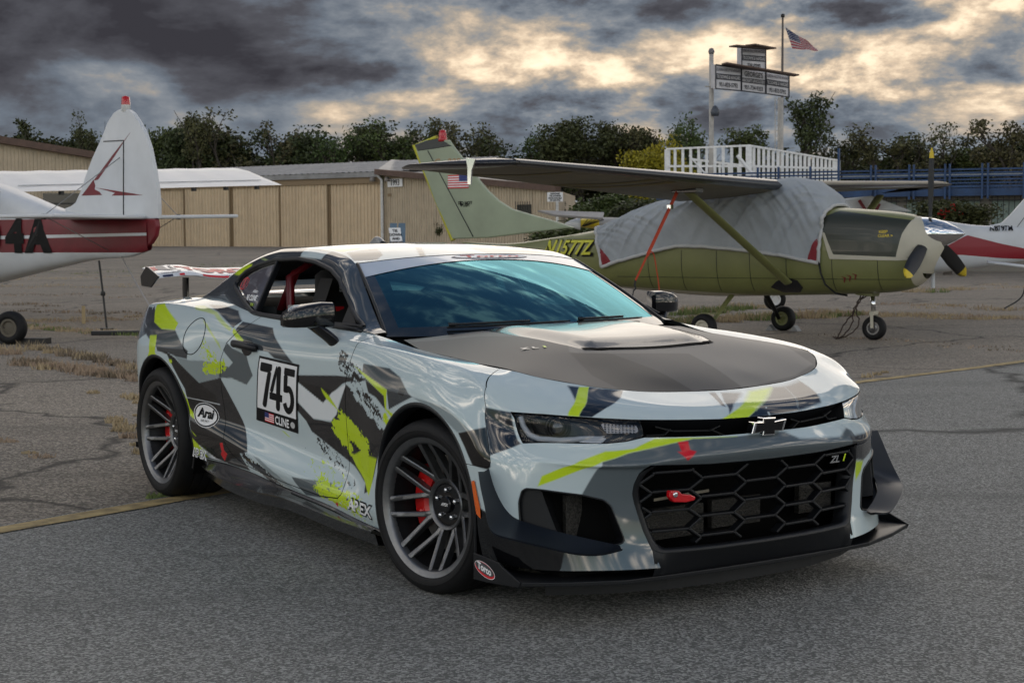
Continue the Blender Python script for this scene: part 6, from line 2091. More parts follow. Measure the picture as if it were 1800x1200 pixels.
def hangar_main():
    a = at(-120, 430, 128); b = at(677, 430, 100)
    za = at(280, 321, 114).z; zb = at(677, 317, 100).z
    root = empty('hangar', (0, 0, 0)); tag(root, 'long beige corrugated hangar with sliding doors and number 1993', 'hangar')
    A, B = Vector((a.x, a.y)), Vector((b.x, b.y)); L_ = (B - A).length; T_ = (B - A) / L_; Nf = Vector((T_.y, -T_.x))
    if Nf.y > 0: Nf = -Nf
    def on(u):      # point on the wall line under photo column u
        d = _CM @ Vector(((u - 900) / FPX, 0, -1)); d2 = Vector((d.x, d.y))
        M_ = Matrix(((d2.x, -T_.x), (d2.y, -T_.y))); s = M_.inverted() @ A
        return d2 * s[0]
    ztop = (za + zb) / 2
    # sliding door leaves, each with a frame stile
    cuts = [-120, -20, 70, 160, 245, 330, 412, 497, 583, 676]
    for i in range(len(cuts) - 1):
        p, q = on(cuts[i]), on(cuts[i + 1])
        off_ = Nf * (.10 * (i % 2))
        p2, q2 = p + off_, q + off_
        lf = MB().grid(corr(p2 + T_ * .06, q2 - T_ * .06, .30, ztop - .35)).build('door_leaf', beige, root)
        for e in (p2 + T_ * .05, q2 - T_ * .05):
            MB().bar((e.x + Nf.x * .03, e.y + Nf.y * .03, .25), (e.x + Nf.x * .03, e.y + Nf.y * .03, ztop - .34), .12, .10, up=(T_.x, T_.y, 0)).build('door_stile', tan_trim, lf)
    e0, e1 = on(-130), on(677)
    def beam(z0, z1, d, m, nm, u0=-130, u1=677):
        p, q = on(u0) + Nf * d, on(u1) + Nf * d
        n2 = Nf * -.25
        MB().slab([(p.x, p.y, z0), (q.x, q.y, z0), (q.x, q.y, z1), (p.x, p.y, z1)], (n2.x, n2.y, 0)).build(nm, m, root)
    beam(ztop - .36, ztop + .02, .25, tan_trim, 'door_header')
    beam(ztop + .02, ztop + .32, .40, roof_grey, 'gutter')
    # roof rising away from the eave
    p, q = on(-130) + Nf * .42, on(735) + Nf * .42
    back = -Nf * 9
    P = corr((p.x, p.y), (q.x, q.y), 0, 0, .5, .03)
    top = ztop + .32
    G_ = [[(r_[0][0], r_[0][1], top + .02 + (.03 if i % 4 in (2, 3) else 0)), (r_[0][0] + back.x, r_[0][1] + back.y, top + 1.15 + (.03 if i % 4 in (2, 3) else 0))] for i, r_ in enumerate(P)]
    MB().grid(G_).build('roof', roof_grey, root)
    # downpipe at the corner, lamp, number plate
    c = on(680) + Nf * .3
    MB().tube([(c.x, c.y, .3), (c.x, c.y, ztop - .2), (c.x - .3, c.y, ztop + .15)], .09, 8).build('downpipe', white_paint, root)
    return on, Nf, T_, ztop, root
H_on, H_N, H_T, H_z, HANGAR = hangar_main()


def hangar_end():
    """end wing with the number plate: a wall that turns slightly and a sloping eave"""
    root = empty('hangar_annex', (0, 0, 0)); tag(root, 'grey-beige hangar annex with barred windows behind the olive tail', 'hangar')
    a = H_on(678); pa = Vector((a.x, a.y, 0)) ; b = at(978, 420, 88)
    z0 = .2; zt = at(678, 305, a.y).z; zt2 = at(975, 335, 88).z
    MB().grid(corr((a.x, a.y), (b.x, b.y), z0, (zt, zt2), .24)).build('wall', beige2, root)
    # brown fascia
    p = at(668, 308, a.y); q = at(978, 332, 88)
    MB().bar((a.x - .4, a.y - .3, zt + .10), (b.x + .1, b.y - .3, zt2 + .10), .4, .34).build('fascia', brown_trim, root)
    MB().add([(a.x - .4, a.y, zt + .25), (b.x, b.y, zt2 + .25), (b.x, b.y + 12, zt2 + 1.4), (a.x - .4, a.y + 12, zt + 1.4)], [(0, 1, 2, 3)]).build('roof', roof_grey, root)
    MB().bar((b.x + .05, b.y - .1, .2), (b.x + .05, b.y - .1, zt2), .14, .14, up=(0, 1, 0)).build('corner_trim', white_paint, root)
    MB().slab([(b.x, b.y, .2), (b.x, b.y, zt2), (b.x + 1.5, b.y + 14, zt2), (b.x + 1.5, b.y + 14, .2)], (.1, 0, 0)).build('side_wall', beige2, root)
    def wall(u):
        d = _CM @ Vector(((u - 900) / FPX, 0, -1)); t = Vector((b.x - a.x, b.y - a.y)).normalized()
        s = Matrix(((d.x, -t.x), (d.y, -t.y))).inverted() @ Vector((a.x, a.y)); return Vector((d.x, d.y)) * s[0]
    n = Vector((b.y - a.y, -(b.x - a.x))).normalized()
    if n.y > 0: n = -n
    for (u0, u1, v0, v1) in ((912, 937, 360, 377),):
        p, q = wall(u0) + n * .06, wall(u1) + n * .06
        z1_, z0_ = at(u0, v0, p.y).z, at(u0, v1, p.y).z
        w = MB().slab([(p.x, p.y, z0_), (q.x, q.y, z0_), (q.x, q.y, z1_), (p.x, p.y, z1_)], (n.x * .02, n.y * .02, 0)).build('window', dark_glass, root)
        for k in range(7):
            f = p + (q - p) * (k / 6) + n * .12
            MB().tube([(f.x, f.y, z0_ - .1), (f.x, f.y, z1_ + .18)], .018, 5).build('window_bar', bar_black, w)
    # address plate
    p, q = wall(685), wall(711)
    zc0, zc1 = at(690, 329, p.y).z, at(690, 315, p.y).z
    pl = MB().slab([(p.x, p.y - .2, zc0), (q.x, q.y - .2, zc0), (q.x, q.y - .2, zc1), (p.x, p.y - .2, zc1)], (0, .03, 0)).build('number_plate', white_print, root)
    V, F = text_mesh('1993', (zc1 - zc0) * 1.05, .012, xs=.92)
    c = (p + q) / 2; t = (q - p).normalized()
    MB().add([(c.x + t.x * x, c.y - .215 + t.y * x, (zc0 + zc1) / 2 + y) for x, y in V], F).build('number', black_print, pl, fix=False)
    MB().bar((*(wall(686) + n * .05), at(686, 343, p.y).z), (*(wall(692) + n * .05), at(692, 343, p.y).z), .03, .18).build('meter_plate', tan_trim, root)
    # wall lamps
    for u in (667, 693):
        w_ = H_on(u) + H_N * .5 if u < 680 else wall(u) + n * .4
        zz = at(u, 311, w_.y).z
        MB().lathe([(.02, .0), (.10, .02), (.16, -.14), (.19, -.28), (.0, -.26)], 12, axis=2, c=(w_.x, w_.y, zz)).build('wall_lamp', mat('lamp_grey_%d' % u, (.22, .20, .18), .5), root, smooth=True)
    return wall, n
E_wall, E_n = hangar_end()


def hangar_left():
    root = empty('far_hangar', (0, 0, 0)); tag(root, 'beige gabled hangar with brown roof edge behind the white tail', 'hangar')
    a = at(-160, 420, 96); b = at(178, 420, 104)
    zt, zt2 = at(-160, 224, 96).z, at(178, 280, 104).z
    MB().grid(corr((a.x, a.y), (b.x, b.y), .1, (zt, zt2), .24)).build('wall', beige2, root)
    MB().bar((a.x, a.y - .3, zt + .18), (b.x + .2, b.y - .3, zt2 + .18), .5, .42).build('roof_edge', brown_trim, root)
    MB().add([(a.x, a.y, zt + .3), (b.x, b.y, zt2 + .3), (b.x - 1, b.y + 5, zt2 + .1), (a.x - 1, a.y + 5, zt + .1)], [(0, 1, 2, 3)]).build('roof', brown_trim, root)
    p = at(80, 340, 101); q = at(146, 376, 101)
    w = MB().slab([(p.x, 100.4, q.z), (q.x, 100.9, q.z), (q.x, 100.9, p.z), (p.x, 100.4, p.z)], (0, .1, 0)).build('window', dark_glass, root)
    MB().bar((p.x, 100.2, (p.z + q.z) / 2), (q.x, 100.7, (p.z + q.z) / 2), .05, .08).build('window_rail', bar_black, w)
hangar_left()


# ---- boards leaning and hung on the hangar
def text_board(name, label, P0, ux, uz, w, h, lines, m_face=None, thick=.04, cat='sign', frame=None, group=None):
    """board with its lower-left corner at P0, ux right, uz up; lines [(text, size, x, z, mat, bold, xs)]"""
    P0 = Vector(P0); ux = Vector(ux).normalized(); uz = Vector(uz).normalized(); n = ux.cross(uz).normalized()
    if n.y > 0: n = -n
    root = MB().slab([P0, P0 + ux * w, P0 + ux * w + uz * h, P0 + uz * h], -n * thick).build(name, m_face or white_print)
    if cat: tag(root, label, cat, group)
    for (s, size, x, z, m_, bold, xs) in lines:
        if s == '#':
            x0, x1, z0, z1 = x
            MB().slab([P0 + ux * x0 + uz * z0 + n * .006, P0 + ux * x1 + uz * z0 + n * .006, P0 + ux * x1 + uz * z1 + n * .006, P0 + ux * x0 + uz * z1 + n * .006], -n * .004).build('band', m_, root)
            continue
        V, F = text_mesh(s, size, bold, xs=xs)
        MB().add([P0 + ux * (x + a) + uz * (z + b) + n * .012 for a, b in V], F).build('lettering', m_, root, fix=False)
    return root


sl = at(703, 424, 84)
text_board('leaning_sign', 'narrow white lettered board leaning on blue planks at the hangar corner', (sl.x - .45, 84, sl.z - .3), (1, 0, 0), (-.16, .25, 1), .62, 1.05,
           [('TIE', .2, .31, .88, black_print, .008, 1), ('DOWN', .2, .31, .66, black_print, .008, .95), ('AND', .18, .31, .45, black_print, .008, 1), ('HANGAR', .17, .31, .25, black_print, .008, .9), ('SPACE', .17, .31, .08, black_print, .012, .9)])
blue_board = mat('blue_board', (.10, .16, .22), .6, noise=.2, nscale=6)
for i, u in enumerate((690, 705)):
    p = at(u, 392, 86)
    tag(MB().slab([(p.x - .18, 86, .3), (p.x + .2, 86, .3), (p.x + .2, 86.5, p.z), (p.x - .18, 86.5, p.z)], (0, .05, 0)).build('plank', blue_board), ('blue-grey plank behind the leaning board, nearer the downpipe', 'blue-grey plank behind the leaning board, farther from the downpipe')[i], 'plank', 'planks at the hangar corner')
ps = at(962, 354.5, 86)
text_board('hangar_sign', 'small white lettered sign standing on the hangar corner post', (ps.x, 86, ps.z), (1, 0, 0), (0, 0, 1), .84, .50,
           [('HANGARS', .11, .42, .42, black_print, .006, 1), ('TIE DOWNS', .11, .42, .30, black_print, .006, 1), ('SPACE AVAILABLE', .11, .42, .18, black_print, .006, .8), ('951-633-5792', .11, .42, .07, black_print, .006, .9)])

# ---- white picket terrace, blue-railed house
blue_paint = mat('blue_paint', (.012, .045, .125), .55, noise=.25, nscale=5)
block_wall = mat('painted_block', (.30, .275, .235), .8, noise=.15, nscale=3)
mint = mat('mint_panel', (.20, .26, .225), .7, noise=.1, nscale=4)


def house():
    root = empty('house', (0, 0, 0)); tag(root, 'low block-walled house with barred mint windows and blue deck railing', 'house')
    Y = 52.0
    pL, pR = at(1185, 400, Y + 2.5), at(1960, 400, Y - 2)
    zt = at(1600, 347, Y).z; zb = 0.0
    d = Vector((pR.x - pL.x, pR.y - pL.y)); L_ = d.length; t = d / L_; n = Vector((t.y, -t.x))
    if n.y > 0: n = -n
    W = lambda s, off=0.0: Vector((pL.x, pL.y)) + t * s + n * off
    def col(u):
        q = _CM @ Vector(((u - 900) / FPX, 0, -1))
        return (Matrix(((q.x, -t.x), (q.y, -t.y))).inverted() @ Vector((pL.x, pL.y)))[1]
    a, b = W(0), W(L_)
    MB().slab([(a.x, a.y, zb), (b.x, b.y, zb), (b.x, b.y, zt + .1), (a.x, a.y, zt + .1)], (-n.x * .3, -n.y * .3, 0)).build('wall_core', mat('mortar', (.20, .185, .16), .9), root)
    # blocks of the wall
    wins = [(1378, 1408), (1470, 1512), (1548, 1574), (1592, 1720), (1741, 1830)]
    bz = (zt - zb) / 9
    blk = None
    n_b = 0
    for r_ in range(9):
        s = -.2 + (.2 if r_ % 2 else 0)
        while s < L_:
            s0, s1 = max(0, s), min(L_, s + .40)
            uc = None
            mid = (s0 + s1) / 2
            inw = any(col(x0) - .12 < mid < col(x1) + .12 for x0, x1 in wins) and r_ > 1
            vis = col(1440) < mid < col(1800) and r_ >= 3
            if not inw and vis and s1 - s0 > .1 and n_b < 290:
                p, q = W(s0 + .008, .012), W(s1 - .008, .012)
                z0, z1 = zb + r_ * bz + .008, zb + (r_ + 1) * bz - .008
                MB().slab([(p.x, p.y, z0), (q.x, q.y, z0), (q.x, q.y, z1), (p.x, p.y, z1)], (-n.x * .03, -n.y * .03, 0)).build('block', block_wall, root); n_b += 1
            s += .40
    for (x0, x1) in wins:
        s0, s1 = col(x0), col(x1); z0, z1 = zb + .9, zt - .12
        p, q = W(s0, .02), W(s1, .02)
        w = MB().slab([(p.x, p.y, z0), (q.x, q.y, z0), (q.x, q.y, z1), (p.x, p.y, z1)], (-n.x * .02, -n.y * .02, 0)).build('window', mint, root)
        k = max(3, int((s1 - s0) / .17))
        for i in range(k + 1):
            f = W(s0 + (s1 - s0) * i / k, .14)
            MB().tube([(f.x, f.y, z0 - .1), (f.x, f.y, z1 + .12)], .013, 5).build('window_bar', bar_black, w)
        f, g_ = W(s0 - .1, .14), W(s1 + .1, .14)
        MB().bar((f.x, f.y, z1 - .0), (g_.x, g_.y, z1 - .0), .03, .04).build('window_bar', bar_black, w)
    # dark doorway behind the flowers
    p, q = W(col(1628), .035), W(col(1682), .035)
    MB().slab([(p.x, p.y, .3), (q.x, q.y, .3), (q.x, q.y, zt - .35), (p.x, p.y, zt - .35)], (-n.x * .01, -n.y * .01, 0)).build('doorway', dark_glass, root)
    # deck edge and railing in blue
    p, q = W(-.5, .5), W(L_, .5)
    zd = zt + .02
    ztop = at(1650, 300, Y).z
    MB().slab([(p.x, p.y, zd), (q.x, q.y, zd), (q.x, q.y, zd + .24), (p.x, p.y, zd + .24)], (-n.x * .5, -n.y * .5, 0)).build('deck_beam', blue_paint, root)
    k = 6
    for i in range(k):
        z = zd + .30 + (ztop - zd - .30) * i / (k - 1)
        MB().bar((p.x, p.y, z), (q.x, q.y, z), .04, .055 if i else .08).build('rail_slat', blue_paint, root)
    for u in (1336, 1372, 1427, 1476, 1532, 1540, 1598, 1606, 1660, 1668, 1724, 1734, 1796, 1806):
        f = W(col(u), .56); zz = ztop + .18 if u != 1476 else ztop + .75
        MB().bar((f.x, f.y, zd - .1), (f.x, f.y, zz), .13 if u != 1476 else .22, .06, up=(t.x, t.y, 0)).build('rail_post', blue_paint, root)
    # pale roof/floor line glimpsed through the slats
    f, g_ = W(col(1470), -1.5), W(L_, -1.5)
    MB().bar((f.x, f.y, ztop - .12), (g_.x, g_.y, ztop - .12), .3, .07).build('eave_board', mat('eave_grey', (.22, .24, .26), .6), root)
    MB().add([(W(0, 0).x, W(0, 0).y, zd + .1), (W(L_, 0).x, W(L_, 0).y, zd + .1), (W(L_, -9).x, W(L_, -9).y, zd + .1), (W(0, -9).x, W(0, -9).y, zd + .1)], [(0, 1, 2, 3)]).build('deck', mat('deck_dark', (.05, .055, .06), .8), root)
    return W, col, n, t
HW, Hcol, Hn, Ht = house()
# flowering shrub in front of the house
fl = tree('rose_bush', 1668, 356, 48, 'climbing rose bush with red blooms before the house doorway', 2, 1, 0, 1.4, base=.0)
fl['group'] = 'garden shrubs'
rb = MB(); _r = random.Random(3)
for _ in range(9):
    c = at(1668 + _r.uniform(-32, 34), 384 + _r.uniform(-22, 8), 47.2)
    for k in range(7):
        v = Vector((_r.uniform(-1, 1), _r.uniform(-1, 1), _r.uniform(-1, 1))).normalized() * .05
        w = v.cross(Vector((.3, .5, .8))).normalized() * .06
        rb.add([c + v, c + v + w, c + v * 2, c + v - w], [(0, 1, 2, 3)])
_o = rb.build('blossoms', mat('rose_red', (.40, .012, .015), .6), fl, fix=False)
_o.matrix_parent_inverse = Matrix.Diagonal((1 / fl.scale[0], 1 / fl.scale[1], 1 / fl.scale[2], 1)) @ Matrix.Translation(-fl.location)


def terrace():
    root = empty('picket_terrace', (0, 0, 0)); tag(root, 'white picket railing round the raised terrace above the wing', 'railing')
    picket = mat('picket_white', (.80, .80, .79), .6, noise=.12, nscale=9)
    c0, c1, c2 = at(1173, 262, 62), at(1316, 256, 58), at(1472, 282, 66)
    for (p, q, vt0, vt1, vb0, vb1, nn) in ((c0, c1, 261, 256, 304, 306, 11), (c1, c2, 256, 281, 306, 302, 21)):
        za, zb_ = p.z, q.z
        ba, bb = at(1173 if p is c0 else 1316, vb0, p.y).z, at(1316 if q is c1 else 1472, vb1, q.y).z
        MB().bar((p.x, p.y, za), (q.x, q.y, zb_), .10, .07).build('top_rail', picket, root)
        MB().bar((p.x, p.y, ba + (za - ba) * .28), (q.x, q.y, bb + (zb_ - bb) * .28), .05, .08).build('low_rail', picket, root)
        for i in range(0 if p is c0 else 1, nn):
            f = i / (nn - 1); x = p.x + (q.x - p.x) * f; y = p.y + (q.y - p.y) * f
            w = .22 if i in (0, nn - 1) else .105
            MB().bar((x, y - .05, ba + (bb - ba) * f - .5), (x, y - .05, za + (zb_ - za) * f - .02), w, .035, up=(0, 1, 0)).build('picket', picket, root)
    # far side of the terrace glimpsed through the pickets
    a, b = at(1215, 280, 72), at(1330, 294, 74)
    MB().bar(a, b, .06, .10).build('far_rail', picket, root)
    for i in range(8):
        p = a + (b - a) * (i / 7)
        MB().bar((p.x, p.y, p.z - 1), (p.x, p.y, p.z), .1, .03, up=(0, 1, 0)).build('picket', picket, root)
    # two slanting stays
    for (u0, v0, u1, v1) in ((1211, 273, 1242, 308), (1296, 273, 1332, 318)):
        p, q = at(u0, v0, 54), at(u1, v1, 54)
        MB().tube([p, q], .03 if u0 < 1250 else .06, 8).build('stay', picket, root)
terrace()


# ---- notice board on poles, flag
grey_board = mat('board_grey', (.56, .55, .57), .65, noise=.10, nscale=3)
board_dark = mat('board_dark', (.045, .045, .055), .7)
pole_paint = mat('pole_white', (.40, .38, .35), .6, noise=.2, nscale=4)
def notice_board():
    Y = 70.0
    root = empty('notice_board', (0, 0, 0)); tag(root, 'grey airfield notice board of four lettered panels on two tall poles', 'sign')
    def quadface(name, u0, v0, u1, v1, u2, v2, u3, v3, Y0, Y1, lines):
        # corners: lower left, lower right, upper right, upper left
        a, b, c, d = at(u0, v0, Y0), at(u1, v1, Y1), at(u2, v2, Y1), at(u3, v3, Y0)
        pn = MB().slab([a, b, c, d], (0, .14, 0)).build(name, grey_board, root, bevel=.01)
        ux = (b - a); uz = (d - a)
        W_, H_ = ux.length, uz.length
        mb = MB(); e = .03
        for (p, q) in ((a, b), (b, c), (c, d), (d, a)):
            mb.bar((p.x, p.y - .02, p.z), (q.x, q.y - .02, q.z), .05, .05)
        mb.build('panel_frame', board_dark, pn)
        for kind, s, cz, hgt, m_, wd in lines:
            if kind == 'band':
                p0, p1 = a + uz * (cz - hgt / 2) + ux * .02, a + ux * .98 + uz * (cz - hgt / 2)
                p2, p3 = a + ux * .98 + uz * (cz + hgt / 2), a + ux * .02 + uz * (cz + hgt / 2)
                dv = Vector((0, -.012, 0))
                MB().slab([p0 + dv, p1 + dv, p2 + dv, p3 + dv], (0, .008, 0)).build('band', m_, pn)
            else:
                V, F = text_mesh(s, 1.0, .02)
                wv = V[:, 0].max() - V[:, 0].min(); hv = V[:, 1].max() - V[:, 1].min()
                V = V - [[(V[:, 0].max() + V[:, 0].min()) / 2, (V[:, 1].max() + V[:, 1].min()) / 2]]
                MB().add([a + ux * (.5 + x / wv * wd) + uz * (cz + y / hv * hgt) + Vector((0, -.03, 0)) for x, y in V], F).build('lettering', m_, pn, fix=False)
    lt = mat('letter_dark', (.03, .03, .035), .6); ll = mat('letter_pale', (.50, .49, .50), .6); lg = mat('letter_grey', (.12, .11, .13), .6)
    std = [('text', 'CORONA EXECUTIVE HANGARS', .82, .13, lg, .92), ('band', '', .52, .25, board_dark, 1), ('text', 'TIE DOWNS & HANGARS', .52, .15, ll, .92), ('text', '951-833-5792', .20, .19, lt, .72)]
    quadface('panel', 1258, 156, 1303, 160, 1303, 121, 1258, 114, 70, 70.6, std)
    quadface('panel', 1303.5, 160, 1346, 165, 1346, 125, 1303.5, 121, 70.6, 71.2, [('text', "GEORGE'S", .80, .25, lt, .76), ('band', '', .50, .22, board_dark, 1), ('text', 'AIRCRAFT UPHOLSTERY', .50, .14, ll, .94), ('text', '951-734-9333', .19, .20, lt, .76)])
    quadface('panel', 1346.5, 165, 1387, 171, 1387, 132, 1346.5, 125, 71.2, 71.8, std)
    quadface('panel', 1304, 120, 1346, 123, 1346, 86, 1304, 81, 70.6, 71.2, [('text', 'CORONA EXECUTIVE HANGARS', .80, .14, lg, .92), ('band', '', .48, .26, board_dark, 1), ('text', 'TIE DOWNS & HANGARS', .48, .16, ll, .92), ('text', '738-0293', .14, .20, lt, .55)])
    # side cheeks
    for (u0, u1, v0, v1, v2, v3, Y0) in ((1250, 1258, 155, 156, 114, 112, 70.), (1296, 1304, 118, 120, 81, 80, 70.6)):
        a, b, c, d = at(u0, v0, Y0 + .5), at(u1, v1, Y0), at(u1, v2, Y0), at(u0, v3, Y0 + .5)
        MB().slab([a, b, c, d], (.0, .1, 0)).build('cheek', grey_board, root)
    # little roofs
    for (u0, v0, u1, v1) in ((1273, 112, 1400, 133), (1288, 81, 1356, 86), (1319, 79, 1356, 86)):
        a, b = at(u0, v0, 69.9), at(u1, v1, 70.9)
        MB().bar(a, b, .55, .06).build('cap_board', brown_trim, root)
    for (u, vt, vb, r_, ball) in ((1250.5, 95, 262, .11, True), (1372, 172, 270, .13, False)):
        p, q = at(u, vt, 71.0), at(u, vb, 71.0)
        po = MB().tube([(q.x, q.y, .2), (q.x, q.y, q.z), (p.x, p.y, p.z)], [r_ * 1.1, r_, r_ * .9], 10).build('pole', pole_paint, root, smooth=True)
        if ball:
            MB().lathe([(.01, -.16), (.10, -.12), (.145, 0), (.10, .12), (.01, .16)], 14, axis=2, c=(p.x, p.y, p.z + .1)).build('ball_finial', mat('ball_grey', (.16, .15, .15), .4), po, smooth=True)
    # ladder by the right pole
    for u in (1362.5, 1368.5):
        a, b = at(u, 171, 70.6), at(u, 262, 70.6)
        MB().tube([a, b], .02, 6).build('ladder_rail', pole_paint, root)
    for v in range(176, 262, 9):
        MB().tube([at(1362.5, v, 70.6), at(1368.5, v, 70.6)], .014, 5).build('ladder_rung', pole_paint, root)
    a = at(1257, 196, 70.7)
    MB().lathe([(.02, .26), (.09, .22), (.18, .06), (.20, -.06), (.15, -.20), (.0, -.20)], 14, axis=2, c=a).build('flood_lamp', mat('lamp_blue_grey', (.06, .07, .09), .5), root, smooth=True)
    MB().bar(at(1251, 200, 70.9), a, .05, .05).build('lamp_bracket', bar_black, root)
    MB().bar(at(1239, 152, 70.9), at(1252, 153, 70.9), .06, .05).build('bracket_arm', pole_paint, root)
notice_board()


def flag():
    Y = 74.0
    p, q = at(1376, 30, Y), at(1374, 270, Y)
    root = empty('flag_pole', (q.x, Y, 0)); tag(root, 'slim dark flag pole rising behind the notice board', 'flag pole')
    def loc(v): return (v[0] - q.x, v[1] - Y, v[2])
    MB().tube([loc((q.x, Y, .3)), loc((q.x, Y, q.z)), loc(p)], [.085, .075, .045], 8).build('pole', mat('pole_dark', (.10, .085, .075), .5), root, smooth=True)
    MB().lathe([(.0, .1), (.09, .06), (.09, -.06), (.0, -.1)], 10, axis=2, c=loc((p.x, p.y, p.z + .05))).build('finial', bar_black, root, smooth=True)
    # waving flag
    o = at(1380, 48, Y); e1 = at(1393, 86, Y); e2 = at(1438, 89, Y)
    m = bpy.data.materials.new('flag_cloth'); m.use_nodes = True
    nt = m.node_tree; b = nt.nodes['Principled BSDF']
    a = nt.nodes.new('ShaderNodeAttribute'); a.attribute_name = 'col'; nt.links.new(a.outputs['Vector'], b.inputs['Base Color']); b.inputs['Roughness'].default_value = .9
    nx, ny = 70, 53; V = []; C = []
    for i in range(nx):
        s = i / (nx - 1)
        for j in range(ny):
            t = j / (ny - 1)
            top = Vector(o).lerp(Vector(at(1436, 84, Y)), s); bot = Vector(e1).lerp(Vector(at(1437, 89, Y)), s)
            pt = top.lerp(bot, t)
            pt.y += .16 * math.sin(s * 9 + t * 2) * s; pt.z += .05 * math.sin(s * 11 + t) * s
            V.append(tuple(pt))
            if s < .42 and t < 7 / 13:
                st = (math.sin(s * 75) * math.sin(t * 55)) > .55
                C.append((.5, .5, .5) if st else (.03, .035, .09))
            else:
                C.append((.30, .03, .05) if int(t * 13) % 2 == 0 else (.42, .36, .36))
    F = np.array([(i * ny + j, i * ny + j + 1, (i + 1) * ny + j + 1, (i + 1) * ny + j) for i in range(nx - 1) for j in range(ny - 1)], np.int32)
    fo = mesh_np('flag', np.array(V), F, m, None, True, {'col': np.array(C)})
    tag(fo, 'dark American flag flying from the flag pole', 'flag')
flag()
# ------------------------------------------------------------------ aircraft
class Frame:
    """aircraft frame: origin o (world), heading a; x forward, y to its left, z up"""
    def __init__(s, o, ang):
        s.o = Vector(o); s.f = Vector((math.cos(ang), math.sin(ang))); s.l = Vector((-math.sin(ang), math.cos(ang))); s.ang = ang
    def cp(s, u, v, y=0.0):
        """sight line through (u, v) met with the fore-and-aft plane y -> (x, z)"""
        d = _CM @ Vector(((u - 900) / FPX, (600 - v) / FPX, -1)); d2 = Vector((d.x, d.y)); o2 = Vector((s.o.x, s.o.y))
        t = (o2.dot(s.l) + y) / d2.dot(s.l)
        p = d2 * t - o2
        return (p.dot(s.f), CAM_H + d.z * t - s.o.z)
    def xp(s, u, v, x):
        """... met with the cross plane x -> (y, z)"""
        d = _CM @ Vector(((u - 900) / FPX, (600 - v) / FPX, -1)); d2 = Vector((d.x, d.y)); o2 = Vector((s.o.x, s.o.y))
        t = (o2.dot(s.f) + x) / d2.dot(s.f)
        p = d2 * t - o2
        return (p.dot(s.l), CAM_H + d.z * t - s.o.z)


def loft(stations, n=28, e=.8, close=True):
    """fuselage of rounded sections: (x, zbottom, ztop, halfwidth, corner exponent)"""
    rows = []
    for st in stations:
        x, zb, zt, w = st[:4]; ex = st[4] if len(st) > 4 else e
        c = (zb + zt) / 2; h = (zt - zb) / 2
        rows.append([(x, w * math.copysign(abs(math.cos(a)) ** ex, math.cos(a)), c + h * math.copysign(abs(math.sin(a)) ** ex, math.sin(a))) for a in np.linspace(0, 2 * math.pi, n + 1)])
    return np.array(rows)


def dense_loft(stations, m=60, n=40, e=.8):
    S_ = np.array([list(s) + [e] * (5 - len(s)) for s in stations], float)
    o = np.argsort(S_[:, 0]); S_ = S_[o]
    xq = np.linspace(S_[0, 0], S_[-1, 0], m)
    D_ = np.stack([xq] + [pchip(S_[:, 0], S_[:, k], xq) for k in range(1, 5)], 1)
    return loft(D_, n, e)


def wing_panel(mb, root, tip, n=14, t0=.13, t1=.10, inc=0.0):
    """aerofoil panel between root=(xle, y, z, chord) and tip"""
    prof = [(1, 0), (.7, .5), (.4, .95), (.2, .9), (.06, .55), (0, 0), (.06, -.32), (.2, -.42), (.5, -.38), (.8, -.18), (1, 0)]
    rows = []
    for f in np.linspace(0, 1, n):
        xle, y, z, c = [root[k] + (tip[k] - root[k]) * f for k in range(4)]
        th = (t0 + (t1 - t0) * f) * c * .62
        rows.append([(xle - px * c, y, z + pz * th - inc * (1 - .75 * f) * px * c) for px, pz in prof])
    mb.grid(rows)
    return rows


def tyre_wheel(name, parent, c, r, w, yaw=0.0, hubm=None):
    root = empty(name, c, yaw, parent)
    MB().lathe([(r * .52, -w * .40), (r * .62, -w * .5), (r * .85, -w * .5), (r * .97, -w * .28), (r, 0), (r * .97, w * .28), (r * .85, w * .5), (r * .62, w * .5), (r * .52, w * .40)], 32).build('tyre', rubber, root, smooth=True)
    MB().lathe([(.0, -w * .36), (r * .12, -w * .42), (r * .16, -w * .30), (r * .34, -w * .26), (r * .42, -w * .42), (r * .54, -w * .42), (r * .54, w * .42), (r * .42, w * .42), (r * .34, w * .26), (.0, w * .30)], 24).build('rim', hubm or mat('hub_' + name, (.36, .36, .36), .45, metal=.3), root, angle=40)
    return root


olive = mat('olive_paint', (.165, .172, .060), .42, coat=.15, noise=.10, nscale=2.5)
sage = mat('sage_paint', (.30, .345, .24), .5, noise=.10, nscale=2.0)
dk_olive = mat('dark_olive', (.022, .026, .016), .38, coat=.2)
cream = mat('cream_paint', (.46, .43, .34), .45, noise=.06, nscale=3)
wing_under = mat('wing_khaki', (.17, .148, .10), .55, noise=.18, nscale=1.5)
black_navy = mat('wing_black', (.012, .013, .017), .25, coat=.3)
yellow = mat('yellow_paint', (.62, .46, .02), .5)
lemon = mat('lemon_paint', (.52, .50, .03), .5, noise=.12, nscale=5)
plane_white = mat('plane_white', (.60, .62, .64), .42, noise=.07, nscale=2.0, coat=.1)
plane_red = mat('plane_red', (.165, .010, .018), .45, noise=.2, nscale=3)
cover_cloth = mat('cover_cloth', (.325, .35, .37), .85, noise=.08, nscale=3, bump=.9, bscale=5)
strap_red = mat('strap_orange', (.50, .055, .018), .7)


